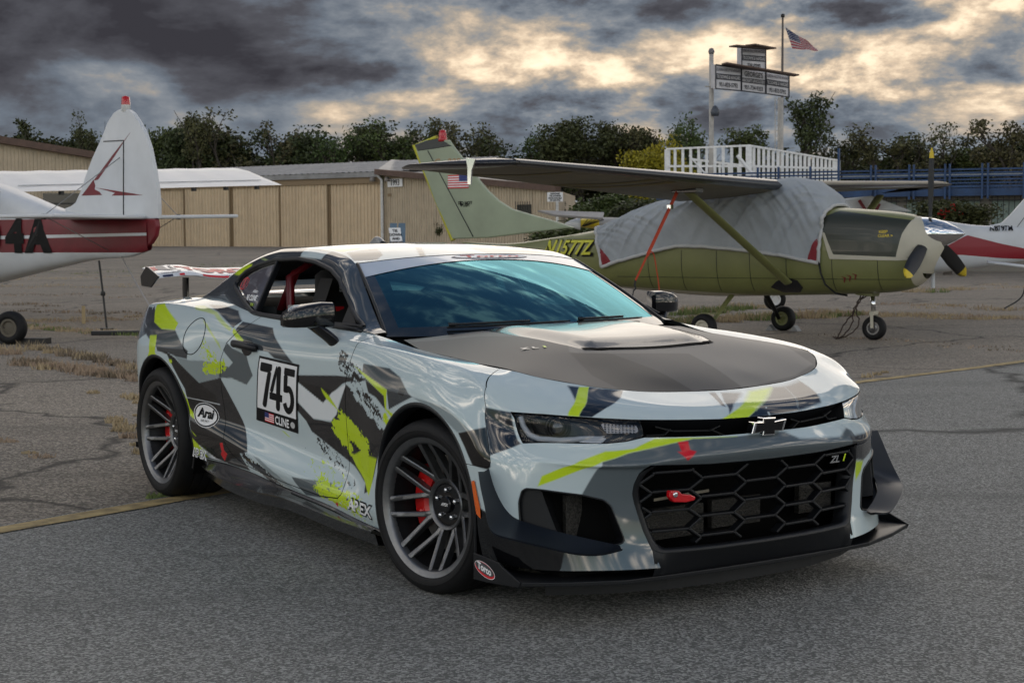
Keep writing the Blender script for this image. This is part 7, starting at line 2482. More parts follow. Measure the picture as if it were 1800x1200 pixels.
def olive_plane():
    F = Frame((5.0, 22.0, -.13), R(-35))
    root = empty('parked_plane', F.o, F.ang)
    tag(root, 'olive high-wing propeller plane under a grey cabin cover with chrome spinner', 'airplane')
    cp = F.cp
    def cz(u, v, y=0.0): return cp(u, v, y)
    # fuselage stations from outline points (near side offset .45)
    st = []
    for (ut, vt, ub, vb, w, ex) in ((812, 425, 815, 452, .06, .9), (880, 428, 880, 466, .16, .85), (960, 418, 960, 486, .28, .8), (1055, 400, 1055, 503, .42, .75), (1150, 372, 1150, 514, .52, .7), (1250, 350, 1250, 521, .55, .65), (1350, 352, 1350, 520, .55, .65), (1430, 362, 1430, 519, .54, .65), (1500, 367, 1500, 517, .50, .65), (1560, 372, 1560, 514, .44, .68), (1600, 379, 1600, 505, .36, .75), (1622, 386, 1622, 490, .27, .85)):
        x, zt = cz(ut, vt, -.75 * w); _, zb = cz(ub, vb, -.5 * w)
        st.append((x, zb, zt, w, ex))
    Pf = dense_loft(st, 90, 48)
    Sf = Surf.grid(Pf, Pf[..., [0, 2]])
    xfw = st[8][0]                                            # behind the cowling
    body = Sf.clip(st[-2][0] + .02 - Sf.D[:, 0])
    # two-tone: cowling panel dark, belly cream
    def zline(x): return np.interp(x, [st[0][0], st[3][0], st[5][0], st[9][0], st[-1][0]], [cz(815, 452)[1], cz(1060, 500)[1] , cz(1250, 512)[1], cz(1560, 520)[1] - .1, cz(1622, 495)[1]])
    belly = body.clip(zline(body.D[:, 0]) - body.D[:, 1]); belly.build('belly', cream, root)
    up = body.clip(body.D[:, 1] - zline(body.D[:, 0])); up.build('fuselage', olive, root)
    nb = Sf.clip(Sf.D[:, 0] - st[-2][0] - .02 + .0); nb.build('nose_bowl', cream, root)
    def fside(x, z, off=.006):
        """near-side skin (right side, y < 0)"""
        xi = Pf[:, 0, 0]; i = int(np.clip(np.searchsorted(xi, x), 1, len(xi) - 1)); fr_ = (x - xi[i - 1]) / (xi[i] - xi[i - 1]); row = Pf[i - 1] * (1 - fr_) + Pf[i] * fr_; half = row[row[:, 1] <= 1e-6]; o = np.argsort(half[:, 2])
        return (x, float(np.interp(z, half[o, 2], half[o, 1])) - off, z)
    def patch(name, pix, m, off=.012, ysurf=-.5, n=16, parent=root):
        pts = [cz(u, v, ysurf) for u, v in pix]
        P_ = np.array(pts); xs = np.linspace(P_[:, 0].min() - .02, P_[:, 0].max() + .02, 60); zs = np.linspace(P_[:, 1].min() - .02, P_[:, 1].max() + .02, 40)
        G_ = np.array([[fside(x, z, off) for z in zs] for x in xs]); D_ = np.stack(np.meshgrid(xs, zs, indexing='ij'), -1)
        S_ = Surf.grid(G_, D_); S_ = S_.clip(sdf_poly(S_.D, pts, 1.0))
        return S_.build(name, m, parent)
    patch('cowl_panel', [(1450, 380), (1470, 370), (1595, 387), (1583, 415), (1575, 452), (1467, 448), (1449, 405)], dk_olive, .010, -.44)
    patch('cowl_stripe', [(1449, 407), (1454, 409), (1469, 447), (1576, 452), (1592, 452), (1592, 457), (1576, 458), (1463, 455)], cream, .013, -.44)
    patch('nose_patch', [(1597, 386), (1622, 381), (1648, 436), (1625, 482), (1608, 480), (1600, 452), (1577, 452), (1586, 412)], cream, .011, -.36)
    patch('strut_fairing', [(1352, 505), (1365, 494), (1385, 488), (1402, 493), (1408, 506), (1398, 515), (1370, 515)], black_navy, .012, -.5)
    for k in range(3):
        x0 = 1478 + 9.5 * k
        patch('chevron', [(x0, 485 - 2.5 * k), (x0 + 9, 488 - 2.5 * k), (x0 + 5, 498 - 2.5 * k), (x0 + 4, 496 - 2.5 * k), (x0 + 6, 489 - 2.5 * k)], plane_red, .012, -.48)
    patch('panel_mark', [(1361, 476), (1375, 475), (1374, 479), (1361, 479)], black_navy, .02, -.5)
    # skin joints
    for u in (1140, 1200, 1262, 1320, 1384, 1463, 1540):
        pts = [fside(cz(u, v, -.5)[0], cz(u, v, -.5)[1], .003) for v in np.linspace(440 if u > 1060 else 430, 512, 14)]
        MB().tube(pts, .0045, 4).build('skin_joint', dk_olive, root)
    for v0, v1 in ((486, 492),):
        pts = [fside(cz(u, v, -.5)[0], cz(u, v, -.5)[1], .003) for u, v in zip(np.linspace(1080, 1590, 40), np.linspace(v0, v1, 40))]
        MB().tube(pts, .0035, 4).build('skin_joint', dk_olive, root)
    # registration
    def side_text(s, u, v, hpx, m, ysurf, name, bold=.0, xs=1.0, shear=0., off=.014, wpx=None):
        c = cz(u, v, ysurf); h = abs(cz(u, v - hpx / 2, ysurf)[1] - cz(u, v + hpx / 2, ysurf)[1])
        V, Fc = text_mesh(s, h * 1.35, bold * h, shear=shear, xs=xs)
        if wpx:
            w_ = abs(cz(u + wpx / 2, v, ysurf)[0] - cz(u - wpx / 2, v, ysurf)[0]); V = V * [[w_ / (V[:, 0].max() - V[:, 0].min()), 1]]
        MB().add([fside(c[0] + a, c[1] + b, off) for a, b in V], Fc).build(name, m, root, fix=False)
    side_text('KEEP', 1553, 407.5, 5, yellow, -.42, 'caution_print', .03)
    side_text('CLEAR >', 1557, 414.5, 5, yellow, -.42, 'caution_print', .03)
    side_text('N1577Z', 1000, 437, 29, black_print, -.30, 'registration_shadow', .055, shear=.25, off=.020, wpx=104)
    side_text('N1577Z', 999, 436, 26, lemon, -.30, 'registration', .03, shear=.25, off=.030, wpx=96)
    # fin and rudder
    finp = [cz(798, 420), cz(770, 362), cz(740, 283), cz(731, 254), cz(752, 246), cz(790, 246), cz(797, 257), cz(815, 280), cz(843, 317), cz(858, 335), cz(878, 353), cz(900, 367), cz(937, 378), cz(970, 387), cz(1010, 400), cz(940, 408), cz(860, 418)]
    def slab_xz(pts, w, name, m, parent, bev=.012):
        return MB().prism([p for p in pts], 1, -w, w).build(name, m, parent, bevel=bev)
    fin = slab_xz(finp, .045, 'fin', sage, root, .02)
    slab_xz([cz(732, 255), cz(752, 247.5), cz(775, 243), cz(797, 257), cz(766, 262), cz(737, 266)], .05, 'fin_cap', black_navy, fin, .01)
    edge = [cz(797, 422), cz(729, 255), cz(768, 242)]
    MB().tube([(p[0], 0, p[1]) for p in edge], [.045, .045, .04], 6, flat=1.0).build('rudder_edge', lemon, fin)
    for (a, b) in (((755, 265), (835, 416)),):
        p, q = cz(*a), cz(*b); MB().bar((p[0], -.049, p[1]), (q[0], -.049, q[1]), .012, .012).build('hinge_line', black_navy, fin)
    bcn = cz(778, 236)
    MB().lathe([(.0, .075), (.05, .06), (.065, 0), (.065, -.06), (.075, -.07), (.075, -.12), (0, -.12)], 14, axis=2, c=(bcn[0], 0, bcn[1])).build('beacon', mat('beacon_red', (.45, .01, .015), .2, coat=.5), fin, smooth=True)
    # flag on the fin: stripes and canton
    f0, f1 = cz(791, 331.5), cz(827, 307)
    for k in range(11):
        z0 = f0[1] + (f1[1] - f0[1]) * k / 11; z1 = f0[1] + (f1[1] - f0[1]) * (k + 1) / 11
        MB().box((f0[0], -.056, z0), (f1[0], -.048, z1)).build('flag_stripe', red_print if k % 2 == 0 else white_print, fin)
    cx = f0[0] + (f1[0] - f0[0]) * .55; czz = f0[1] + (f1[1] - f0[1]) * .52
    MB().box((cx, -.060, czz), (f1[0], -.050, f1[1])).build('flag_canton', blue_print, fin)
    t = cz(821, 357); V, Fc = text_mesh('DO NOT', .07, .002); MB().add([(t[0] + a, -.052, t[1] + b) for a, b in V], Fc).build('fin_print', black_print, fin, fix=False)
    t = cz(821, 361); V, Fc = text_mesh('PUSH', .07, .002); MB().add([(t[0] + a, -.052, t[1] + b) for a, b in V], Fc).build('fin_print', black_print, fin, fix=False)
    p = cz(813, 358); MB().add([(p[0] - .02, -.052, p[1]), (p[0], -.052, p[1] + .05), (p[0] + .02, -.052, p[1]), (p[0], -.052, p[1] - .05)], [(0, 1, 2, 3)]).build('fin_print', black_print, fin)
    # tailplane, far side peeks out behind the roof of the car
    for sg in (-1, 1):
        mb = MB(); wing_panel(mb, (st[1][0] + .75, sg * .12, st[1][1] + .12, .95), (st[1][0] + .35, sg * 1.85, st[1][1] + .15, .55), 8)
        mb.build('tailplane', sage, root, smooth=True)
    # wings: the near one reaches towards the camera
    xr, zr = cz(1372, 322, -.55)
    def le(u, v, y): return cp(u, v, y)
    # the near wing's leading edge seen at the tip: solve its span from the outline
    ytip = F.xp(928, 277, xr)[0]
    ztip = F.xp(928, 277, xr)[1]
    ch = 1.62
    wing = MB(); rows = wing_panel(wing, (xr, -.50, zr - .03, ch), (xr - .10, ytip, ztip - .05, ch * .86), 30, .15, .085, .12)
    W1 = wing.build('wing', wing_under, root, smooth=True)
    # black leading edge and upper skin band
    le_ = MB()
    P_ = []
    for f in np.linspace(0, 1, 30):
        xle = xr + (-.10) * f; y = -.50 + (ytip + .50) * f; z = zr - .03 + (ztip - .05 - zr + .03) * f; c = ch + (ch * .86 - ch) * f; th = (.15 - .065 * f) * c * .62
        P_.append([(xle - px * c + dx, y, z + pz * th + dz - .12 * (1 - .75 * f) * px * c) for px, pz, dx, dz in ((.30, .97, 0, .006), (.2, .92, .0, .006), (.06, .58, .006, .006), (0, 0, .010, 0), (.03, -.2, .006, -.006), (.055, -.32, .002, -.006))])
    le_.grid(P_); le_.build('leading_edge', black_navy, W1, smooth=True)
    # drooped tip
    tx, ty_ = F.xp(735, 306, xr - ch * .9), None
    tipp = MB()
    base = rows[-1]
    apex_y, apex_z = F.xp(736, 306, xr - .10 - ch * .86)
    R2 = []
    for f in np.linspace(0, 1, 10):
        sh = 1 - f ** 2.2 * .97
        yy = ytip - .50 * f; dz = -.05 * f ** 1.6
        cx_ = xr - .10 - ch * .86 * (.30 + .62 * f ** 1.3)
        R2.append([((px - (xr - .10 - ch * .26)) * sh + (xr - .10 - ch * .26) - ch * .42 * f ** 1.6, yy, (pz - ztip) * sh + ztip + dz) for (px, _, pz) in base])
    tipp.grid(R2).build('wing_tip', black_navy, W1, smooth=True)
    # stripes under the wing
    for (f0_, f1_, m_, dk) in ((.42, .455, lemon, 0), (.50, .53, yellow, 1), (.80, .82, lemon, 2)):
        G_ = []
        for px in np.linspace(.10, .93, 12):
            row = []
            for f in (f0_, f1_):
                f2 = f + .07 * px * px
                y = -.50 + (ytip + .50) * f2; z = zr - .03 + (ztip - .05 - zr + .03) * f2; c = ch + (ch * .86 - ch) * f2; th = (.15 - .065 * f2) * c * .62
                pz = np.interp(px, [0, .06, .2, .5, .8, 1], [0, -.32, -.42, -.38, -.18, 0])
                row.append((xr - .10 * f2 - px * c, y, z + pz * th - .006 - .12 * (1 - .75 * f2) * px * c))
            G_.append(row)
        MB().grid(G_).build('under_stripe', mat('dull_stripe_%d' % dk, (.19, .15, .04), .6), W1)
    # tip lettering and landing lamp
    V, Fc = text_mesh('C - 205', .105, .002, shear=.3)
    MB().add([(xr - .45 - .0 + a * .9 - .42, ytip - .30 + a * .25, ztip - .035 + b) for a, b in V], Fc).build('wing_print', mat('copper_print', (.36, .20, .09), .5), W1, fix=False)
    q = F.xp(836, 297, xr - .35)
    MB().prism([(-.02, .12), (.10, .10), (.05, -.02), (.04, -.16), (.0, -.16), (-.0, .02)], 1, -.01, .01).build('tip_drain', chrome, W1).location = (xr - .45, q[0], q[1])
    # far wing
    far = MB(); yf, zf = F.xp(1682, 324, xr)
    wing_panel(far, (xr, .5, zr - .02, ch), (xr - .10, yf, zf, ch * .8), 20, .13, .10, .10); W2 = far.build('wing', wing_under, root, smooth=True)
    R3 = []; last = None
    fr = MB(); rws = wing_panel(fr, (xr - .10, yf, zf, ch * .8), (xr - .5, yf + .40, zf - .06, ch * .25), 6, .10, .05, .10); fr.build('wing_tip', wing_under, W2, smooth=True)
    l2 = MB(); P_ = []
    for f in np.linspace(0, 1, 16):
        xle = xr - .10 * f; y = .5 + (yf - .5) * f; z = zr - .02 + (zf - zr + .02) * f; c = ch * (1 - .2 * f); th = (.13 - .03 * f) * c * .62
        P_.append([(xle - px * c + dx, y, z + pz * th + dz) for px, pz, dx, dz in ((.0, .15, .008, 0), (.0, -.05, .010, 0), (.05, -.30, .004, -.006))])
    l2.grid(P_).build('leading_edge', black_navy, W2, smooth=True)
    # struts
    def strut(sg, top, bot, nm='strut'):
        a, b = Vector(top), Vector(bot); t = (b - a).normalized()
        mb = MB()
        n_ = t.cross(Vector((1, 0, 0))).normalized(); fx = n_.cross(t).normalized()
        R4 = []
        for p in (a, b):
            R4.append([tuple(p + fx * .075 * math.cos(k) + n_ * .028 * math.sin(k)) for k in np.linspace(0, 2 * math.pi, 17)])
        mb.grid(R4).build(nm, olive, root, smooth=True)
    ys_, zs_ = F.xp(1207, 338, xr - .62); xb, zb_ = cz(1386, 500, -.55)
    strut(-1, (xr - .62, ys_, zs_ + .02), (xb, -.56, zb_ + .02))
    yo, zo = F.xp(1546, 345, xr - .62)
    strut(1, (xr - .62, yo, zo), (xb, .56, zb_ + .05))
    MB().box((xr - .80, ys_ - .10, zs_ - .01), (xr - .42, ys_ + .10, zs_ + .06)).build('strut_cuff', black_navy, root, bevel=.01)
    # prop and spinner: spinner axis leads forward from the nose
    hub = cz(1622, 411); tip_ = cz(1697, 409)
    sx0 = hub[0]; sl_ = (tip_[0] - hub[0])
    MB().lathe([(.225, -.10), (.225, .10)], 40, axis=0, c=(sx0 - .11, 0, hub[1])).build('spinner_back', mat('spinner_red', (.30, .012, .016), .3, coat=.3), root, smooth=True)
    MB().lathe([(.245, -.16), (.25, -.02)], 40, axis=0, c=(sx0 - .05, 0, hub[1])).build('spinner_ring', plane_red, root, smooth=True)
    spn = MB().lathe([(.222, .0), (.222, sl_ * .08), (.205, sl_ * .28), (.165, sl_ * .52), (.10, sl_ * .76), (.045, sl_ * .92), (.001, sl_)], 48, axis=0, c=(sx0, 0, hub[1])).build('spinner', mat('polished_metal', (.70, .71, .73), .06, metal=1.0), root, smooth=True)
    for (u, v, broad) in ((1592, 487, 1.0), (1697, 484, 1.0), (1638, 260, .35)):
        yb, zb2 = F.xp(u, v, sx0 + .10)
        d = Vector((0, yb, zb2 - hub[1])); Lb = d.length; d.normalize(); sd = d.cross(Vector((1, 0, 0)))
        mb = MB(); rows_b = []
        for f in np.linspace(.0, 1, 16):
            wdt = np.interp(f, [0, .15, .35, .6, .85, .97, 1.0], [.045, .06, .085, .098, .085, .06, .02]) * (1 if broad == 1 else .40)
            tw = R(np.interp(f, [0, .3, 1], [-60, -48, -38])) if broad == 1 else R(70)
            c = Vector((sx0 + .10, 0, hub[1])) + d * (.12 + (Lb - .12) * f)
            w1 = sd * math.cos(tw) + Vector((1, 0, 0)) * math.sin(tw); th = w1.cross(d) * .012
            rows_b.append([tuple(c - w1 * wdt), tuple(c - w1 * wdt * .4 + th), tuple(c + w1 * wdt * .4 + th), tuple(c + w1 * wdt), tuple(c - th), tuple(c - w1 * wdt)])
        R_ = np.array(rows_b)
        bl = MB().grid(R_[:14]).build('blade', mat('blade_black', (.012, .013, .015), .5) if 'blade_black' not in bpy.data.materials else bpy.data.materials['blade_black'], root, smooth=True)
        MB().grid(R_[13:]).build('blade_tip', yellow, bl, smooth=True)
    # gear
    nw = tyre_wheel('nose_wheel', root, (0, 0, .165), .170, .13, hubm=alu)
    fk = MB()
    for sg in (-1, 1):
        fk.bar((0, sg * .085, .165), (-.01, sg * .075, .36), .045, .018, up=(0, 1, 0))
    fk.bar((-.01, -.085, .37), (-.01, .085, .37), .07, .05); fk.build('nose_fork', cream, root, bevel=.006)
    MB().tube([(-.01, 0, .37), (-.03, 0, .62)], .032, 12).build('oleo_leg', chrome, root, smooth=True)
    MB().prism([(-.22, .62), (.02, .60), (.05, .70), (-.45, .75)], 1, -.12, .12).build('leg_fairing', olive, root, bevel=.01)
    for (y, px) in ((-1.27, None), (1.27, None)):
        w = tyre_wheel('main_wheel', root, (-1.97, y, .185), .190, .16, hubm=olive if y > 0 else cream)
        MB().tube([(-1.97, y * .88, .19), (-1.95, y * .72, .34), (-1.92, y * .42, .60)], [.035, .04, .05], 8, flat=.45).build('gear_spring', olive if y < 0 else black_satin, root, smooth=True)
        if y < 0: MB().box((-2.12, -1.10, .36), (-1.80, -1.04, .375)).build('step', olive, root)
        for dx in (-.20, .20):
            MB().prism([(dx * 1.0 - .07, 0), (dx * 1.0 + .07, 0), (dx * 1.0 - math.copysign(.06, dx) * -.0 , .085)], 1, y - .07, y + .07).build('wheel_chock', mat('chock_grey', (.30, .30, .30), .6) if 'chock_grey' not in bpy.data.materials else bpy.data.materials['chock_grey'], root).location = (-1.97, 0, 0)
    # tie-down chains by the nose wheel
    for k in range(3):
        pts = curve3([(-.08 - .05 * k, -.06, .62), (-.22 - .04 * k, -.12, .42 - .05 * k), (-.18 - .1 * k, -.1, .24), (-.34 - .06 * k, -.16, .05), (-.50 - .08 * k, -.05 + .1 * k, .015)], 22)
        MB().tube([tuple(p + np.array([.012 * math.sin(i * 2.3), .012 * math.cos(i * 1.9), 0])) for i, p in enumerate(pts)], .010, 5).build('tie_chain', mat('rust_chain', (.045, .028, .022), .8) if 'rust_chain' not in bpy.data.materials else bpy.data.materials['rust_chain'], root, smooth=True)
    # ---- cloth cover over the cabin: its own thing
    cov = empty('cabin_cover', F.o, F.ang); tag(cov, 'grey cloth cover draped over the olive plane cabin with red corners', 'cover')
    low = [(1052, 470), (1075, 461), (1140, 444), (1190, 432), (1240, 433.5), (1307, 439.5), (1373, 448.5), (1437, 462)]
    topl = [(1055, 399), (1085, 386), (1117, 370), (1160, 355), (1200, 346), (1260, 338), (1330, 325), (1368, 316), (1400, 311), (1438, 318), (1470, 342), (1478, 360)]
    lx = [cz(u, v, -.56) for u, v in low]; tx_ = [cz(u, v, 0) for u, v in topl]
    lx_, lz_ = np.array(lx).T; ux_, uz_ = np.array(tx_).T
    x0, x1 = lx_.min(), lx_.max()
    x1 = cz(1441, 449, -.52)[0]
    nx, na = 150, 110; G_ = np.zeros((nx, na, 3))
    rnd = np.random.RandomState(4)
    for i, f in enumerate(np.linspace(0, 1, nx)):
        xl = x0 + (x1 - x0) * f
        zl = np.interp(xl, lx_, lz_); 
        xt = ux_.min() + (min(ux_.max(), x1 + .28) - ux_.min()) * f
        ztp = np.interp(xt, ux_, uz_)
        w = np.interp(xl, [s[0] for s in st], [s[3] for s in st]) + .035
        for j, s in enumerate(np.linspace(-1, 1, na)):
            a = abs(s)
            h = 1 - a ** 2.6
            yy = math.copysign(w * (1 - (1 - a) ** 1.9), s)
            x = xl * a ** 1.2 + xt * (1 - a ** 1.2)
            z = zl + (ztp - zl) * h ** .85
            G_[i, j] = (x, yy, z)
    # folds running to the hem
    fx = np.linspace(0, 1, nx)[:, None]; sj = np.abs(np.linspace(-1, 1, na))[None, :]
    _r1 = (1 - np.abs(2 * vnoise(fx * 26 + sj * 9, sj * 2.2, 3) - 1)) ** 3; _r2 = (1 - np.abs(2 * vnoise(fx * 44 - sj * 16, sj * 3.0, 9) - 1)) ** 3
    fold = _r1 * .060 + _r2 * .040 - .03
    fold += .020 * np.sin((fx * 22 + 4 * np.abs(fx - .32) * sj * 6)) * np.exp(-((fx - .33) / .14) ** 2)
    fold *= np.clip((1 - np.abs(sj - .62) * 1.7), .1, 1)
    G_[..., 1] += fold * np.sign(np.linspace(-1, 1, na))[None, :]
    G_[..., 2] += fold * .25
    G_[..., 1] -= 0
    MB().grid(G_).build('cloth', cover_cloth, cov, smooth=True)
    for j in (0, na - 1):
        MB().tube([tuple(p) for p in G_[:, j]], .028, 6).build('hem', mat('hem_white', (.46, .46, .45), .8) if 'hem_white' not in bpy.data.materials else bpy.data.materials['hem_white'], cov, smooth=True)
    for i in (0, nx - 1):
        MB().tube([tuple(p) for p in G_[i]], .026, 6).build('hem', bpy.data.materials['hem_white'], cov, smooth=True)
    # red corner patches
    GI_ = np.stack(np.meshgrid(np.arange(nx), np.arange(na), indexing='ij'), -1).astype(float)
    Sc = Surf.grid(G_ + np.array([0, -.008, 0]), GI_)
    for tri in ([(-.5, -.5), (8, -.5), (-.5, 12)], [(nx - .5, -.5), (nx - 8, -.5), (nx - .5, 10)]):
        Sc.clip(sdf_poly(Sc.D, tri, 400.)).build('corner_patch', mat('patch_red', (.20, .012, .02), .7) if 'patch_red' not in bpy.data.materials else bpy.data.materials['patch_red'], cov)
    # nose strap of the cover
    sp = [(*F.cp(1441, 462, -.53), 0)]
    pts = [cz(u, v, -.54) for u, v in ((1441, 460), (1444, 480), (1452, 500), (1464, 516), (1478, 520))]
    MB().tube([(p[0], -.565 + .12 * max(0, k - 2), p[1]) for k, p in enumerate(pts)], .026, 6, flat=.4).build('strap', black_satin, cov, smooth=True)
    # orange tie-down strap from the wing to the ground: separate thing
    td = empty('tie_down_strap', F.o, F.ang); tag(td, 'orange ratchet strap tying the olive wing down to the tarmac', 'strap')
    yt, zt_ = F.xp(1191, 336, xr - .72); yb2, zb3 = F.xp(1117, 493, xr - .85)
    a, b = Vector((xr - .72, yt, zt_)), Vector((xr - .85, yb2, zb3))
    m1 = a.lerp(b, .72)
    MB().bar(a, m1, .055, .012, up=(1, 0, 0)).build('webbing', strap_red, td)
    MB().bar(m1, b, .030, .010, up=(1, 0, 0)).build('webbing', strap_red, td)
    bk = a.lerp(b, .18)
    MB().box((bk.x - .03, bk.y - .04, bk.z - .03), (bk.x + .03, bk.y + .04, bk.z + .03)).build('buckle', chrome, td, bevel=.006)
    MB().tube([tuple(b), (b.x, b.y - .02, b.z - .06), (b.x + .02, b.y - .03, b.z - .10), (b.x, b.y - .05, b.z - .13)], .012, 6).build('hook', bar_black, td)
    MB().tube([(b.x, b.y - .05, b.z - .13), (b.x, b.y - .25, -F.o.z + .01)], .008, 5).build('anchor_chain', bar_black, td)
    cu = curve3([tuple(m1), (m1.x, m1.y + .12, m1.z + .04), (m1.x, m1.y + .22, m1.z - .14), (m1.x, m1.y + .30, m1.z - .42), (m1.x, m1.y + .32, m1.z - .60)], 16)
    MB().tube([tuple(p) for p in cu], .008, 5).build('loose_tail', strap_red, td)
    return F, root
OF, OLIVE_PLANE = olive_plane()


def white_tail_plane():
    """fabric tail of a white and red plane at the left, heading away"""
    o = at(245, 455, 22.5)
    F = Frame((o.x, o.y, 0), R(140))
    root = empty('tail_plane', F.o, F.ang)
    tag(root, 'white plane with red tail band and red beacon on its rounded fin', 'airplane')
    cz = F.cp
    st = []
    for (ut, vt, ub, vb, w) in ((262, 384, 262, 440, .05), (225, 384, 225, 452, .11), (170, 380, 170, 456, .17), (110, 368, 110, 468, .25), (50, 345, 50, 482, .33), (0, 325, 0, 494, .40), (-60, 305, -60, 505, .45), (-140, 300, -140, 510, .48)):
        x, zt = cz(ut, vt); _, zb = cz(ub, vb); st.append((x, zb, zt, w, .62))
    _x, _b, _t = st[-1][:3]
    st += [(_x + .9, _b, _t - .02, .50, .62), (_x + 1.7, _b + .02, _t - .30, .50, .62), (_x + 2.6, _b + .12, _t - .38, .40, .7), (_x + 3.1, _b + .28, _t - .52, .24, .85)]
    P = dense_loft(st, 110, 48, .62)
    S_ = Surf.grid(P, P[..., [0, 2]])
    z1 = lambda x: np.interp(x, [st[0][0], st[-1][0]], [cz(270, 382)[1], cz(-140, 394)[1]])
    xs = S_.D[:, 0]
    def band(S, va, vb, m, nm):
        lo = np.interp(S.D[:, 0], [st[0][0], cz(0, 0)[0], st[-1][0]], [cz(270, vb[0])[1], cz(0, vb[1])[1], cz(-140, vb[2])[1]])
        hi = np.interp(S.D[:, 0], [st[0][0], cz(0, 0)[0], st[-1][0]], [cz(270, va[0])[1], cz(0, va[1])[1], cz(-140, va[2])[1]])
        T = S.clip(hi - S.D[:, 1])
        lo2 = np.interp(T.D[:, 0], [st[0][0], cz(0, 0)[0], st[-1][0]], [cz(270, vb[0])[1], cz(0, vb[1])[1], cz(-140, vb[2])[1]])
        T = T.clip(T.D[:, 1] - lo2)
        if len(T.V): T.build(nm, m, root)
    band(S_, (250, 250, 250), (382, 387, 392), plane_white, 'upper_skin')
    band(S_, (382, 387, 392), (409, 415, 420), plane_red, 'red_band')
    band(S_, (409, 415, 420), (414, 421, 427), plane_white, 'pinstripe')
    band(S_, (414, 421, 427), (444, 443, 450), plane_red, 'red_band')
    band(S_, (444, 443, 450), (520, 520, 530), plane_white, 'lower_skin')
    # fin and rudder
    finp = [(118, 366), (127, 363), (136, 356), (145, 336), (152, 314), (165, 279), (176, 255), (183, 240), (192.5, 215), (202, 200), (210, 194), (221, 191), (230, 194), (237, 200), (248, 216.5), (257, 233), (266, 260.5), (273, 295), (278.5, 328), (281, 360), (281, 384), (225, 385), (120, 386)]
    fin = MB().prism([cz(u, v) for u, v in finp], 1, -.035, .035).build('fin', plane_white, root, bevel=.008)
    rud = [(277, 384), (279, 398), (276, 415), (268, 428), (255, 438), (238, 443), (222, 444), (220, 384)]
    MB().prism([cz(u, v) for u, v in rud], 1, -.037, .037).build('rudder_foot', plane_red, root, bevel=.02)
    for a, b in (((221, 248), (221, 440)), ((186, 249), (221, 247))):
        p, q = cz(*a), cz(*b); sgn = .039
        MB().bar((p[0], sgn, p[1]), (q[0], sgn, q[1]), .012, .012).build('hinge_gap', bar_black, fin)
    # red flash on the fin (camera side: left, y > 0)
    for pix in ([(233, 233), (221, 250), (205, 275), (186, 302), (176, 316), (168, 318), (180, 302), (200, 275)], [(168, 316), (171, 326), (170, 333), (178, 337), (183, 343), (147, 344), (155, 334)], [(172, 330), (205, 335), (255, 343), (200, 344), (206, 339)]):
        MB().prism([cz(u, v) for u, v in pix], 1, .034, .0385).build('fin_flash', plane_red, fin)
    b = cz(221, 182)
    MB().lathe([(.0, .11), (.055, .09), (.062, .0), (.062, -.02)], 14, axis=2, c=(b[0], 0, b[1])).build('beacon', bpy.data.materials['beacon_red'], fin, smooth=True)
    MB().lathe([(.062, -.02), (.062, -.10), (.04, -.12)], 14, axis=2, c=(b[0], 0, b[1])).build('beacon_base', mat('frost_white', (.6, .6, .58), .4), fin, smooth=True)
    # tailplanes
    zt_ = cz(221, 383)[1]
    x0 = cz(140, 383)[0]
    # near tailplane reaches towards the camera, out of the picture on the left
    mb = MB(); x1 = cz(262, 383)[0]
    for (sg, ln) in ((1, 1.6), (-1, 1.75)):
        MB().slab([(x0, sg * .05, zt_ - .02), (x0 - .10, sg * ln * .7, zt_ - .0), (x0 - .35, sg * ln, zt_), (x1 + .05, sg * ln * .95, zt_), (x1, sg * .05, zt_ - .02)], (0, 0, .05)).build('tailplane', plane_white, root, bevel=.02)
    # bracing wires
    wires = [((213, 276), 0, 1.2), ((213, 440), 0, 1.2)]
    for sg in (-1, 1):
        c = ((x0 + x1) / 2, sg * 1.15, zt_ + .03)
        p = cz(214, 277); q = cz(205, 446)
        MB().tube([(p[0], sg * .03, p[1]), c], .006, 5).build('brace_wire', alu, root)
        MB().tube([(q[0], sg * .03, q[1]), c], .006, 5).build('brace_wire', alu, root)
        MB().box((c[0] - .03, c[1] - .02, c[2] - .05), (c[0] + .03, c[1] + .02, c[2] + .03)).build('wire_lug', bar_black, root)
    # wing, farther forward and beyond the tail
    wr = cz(62, 330)
    tip_w = at(466, 300, 29.5)
    loc = Vector((tip_w.x - F.o.x, tip_w.y - F.o.y)); xt, yt = loc.dot(F.f), loc.dot(F.l)
    zt2 = tip_w.z
    rootz = at(20, 312, 26.0).z
    w = MB()
    P_ = []
    for f in np.linspace(-1, 1, 72):
        y = yt * f; z = rootz + (zt2 - rootz) * abs(f); c = 1.6 if abs(f) < .93 else 1.6 * math.sqrt(max(.02, 1 - ((abs(f) - .93) / .07) ** 2))
        th = .11 * (c / 1.6); xl = xt + .75
        sag = .012 * abs(math.sin(f * 26))
        P_.append([(xl - px * c, y, z + .03 + pz * th - .19 * px * 1.6 - sag * (1 if .1 < px < .8 and pz > 0 else 0)) for px, pz in ((1, 0), (.72, .45), (.4, .98), (.15, .85), (0, 0), (.15, -.35), (.5, -.4), (1, 0))])
    wg = w.grid(P_).build('wing', plane_white, root, smooth=True)
    # aileron and flap gap
    G_ = [[(xt + .75 - 1.6 * .80, yt * f, rootz + (zt2 - rootz) * max(f, 0) - .170), (xt + .75 - 1.6 * .82, yt * f, rootz + (zt2 - rootz) * max(f, 0) - .180)] for f in np.linspace(.05, .9, 10)]
    MB().grid(G_).build('aileron_gap', mat('gap_blue', (.08, .12, .17), .6), wg)
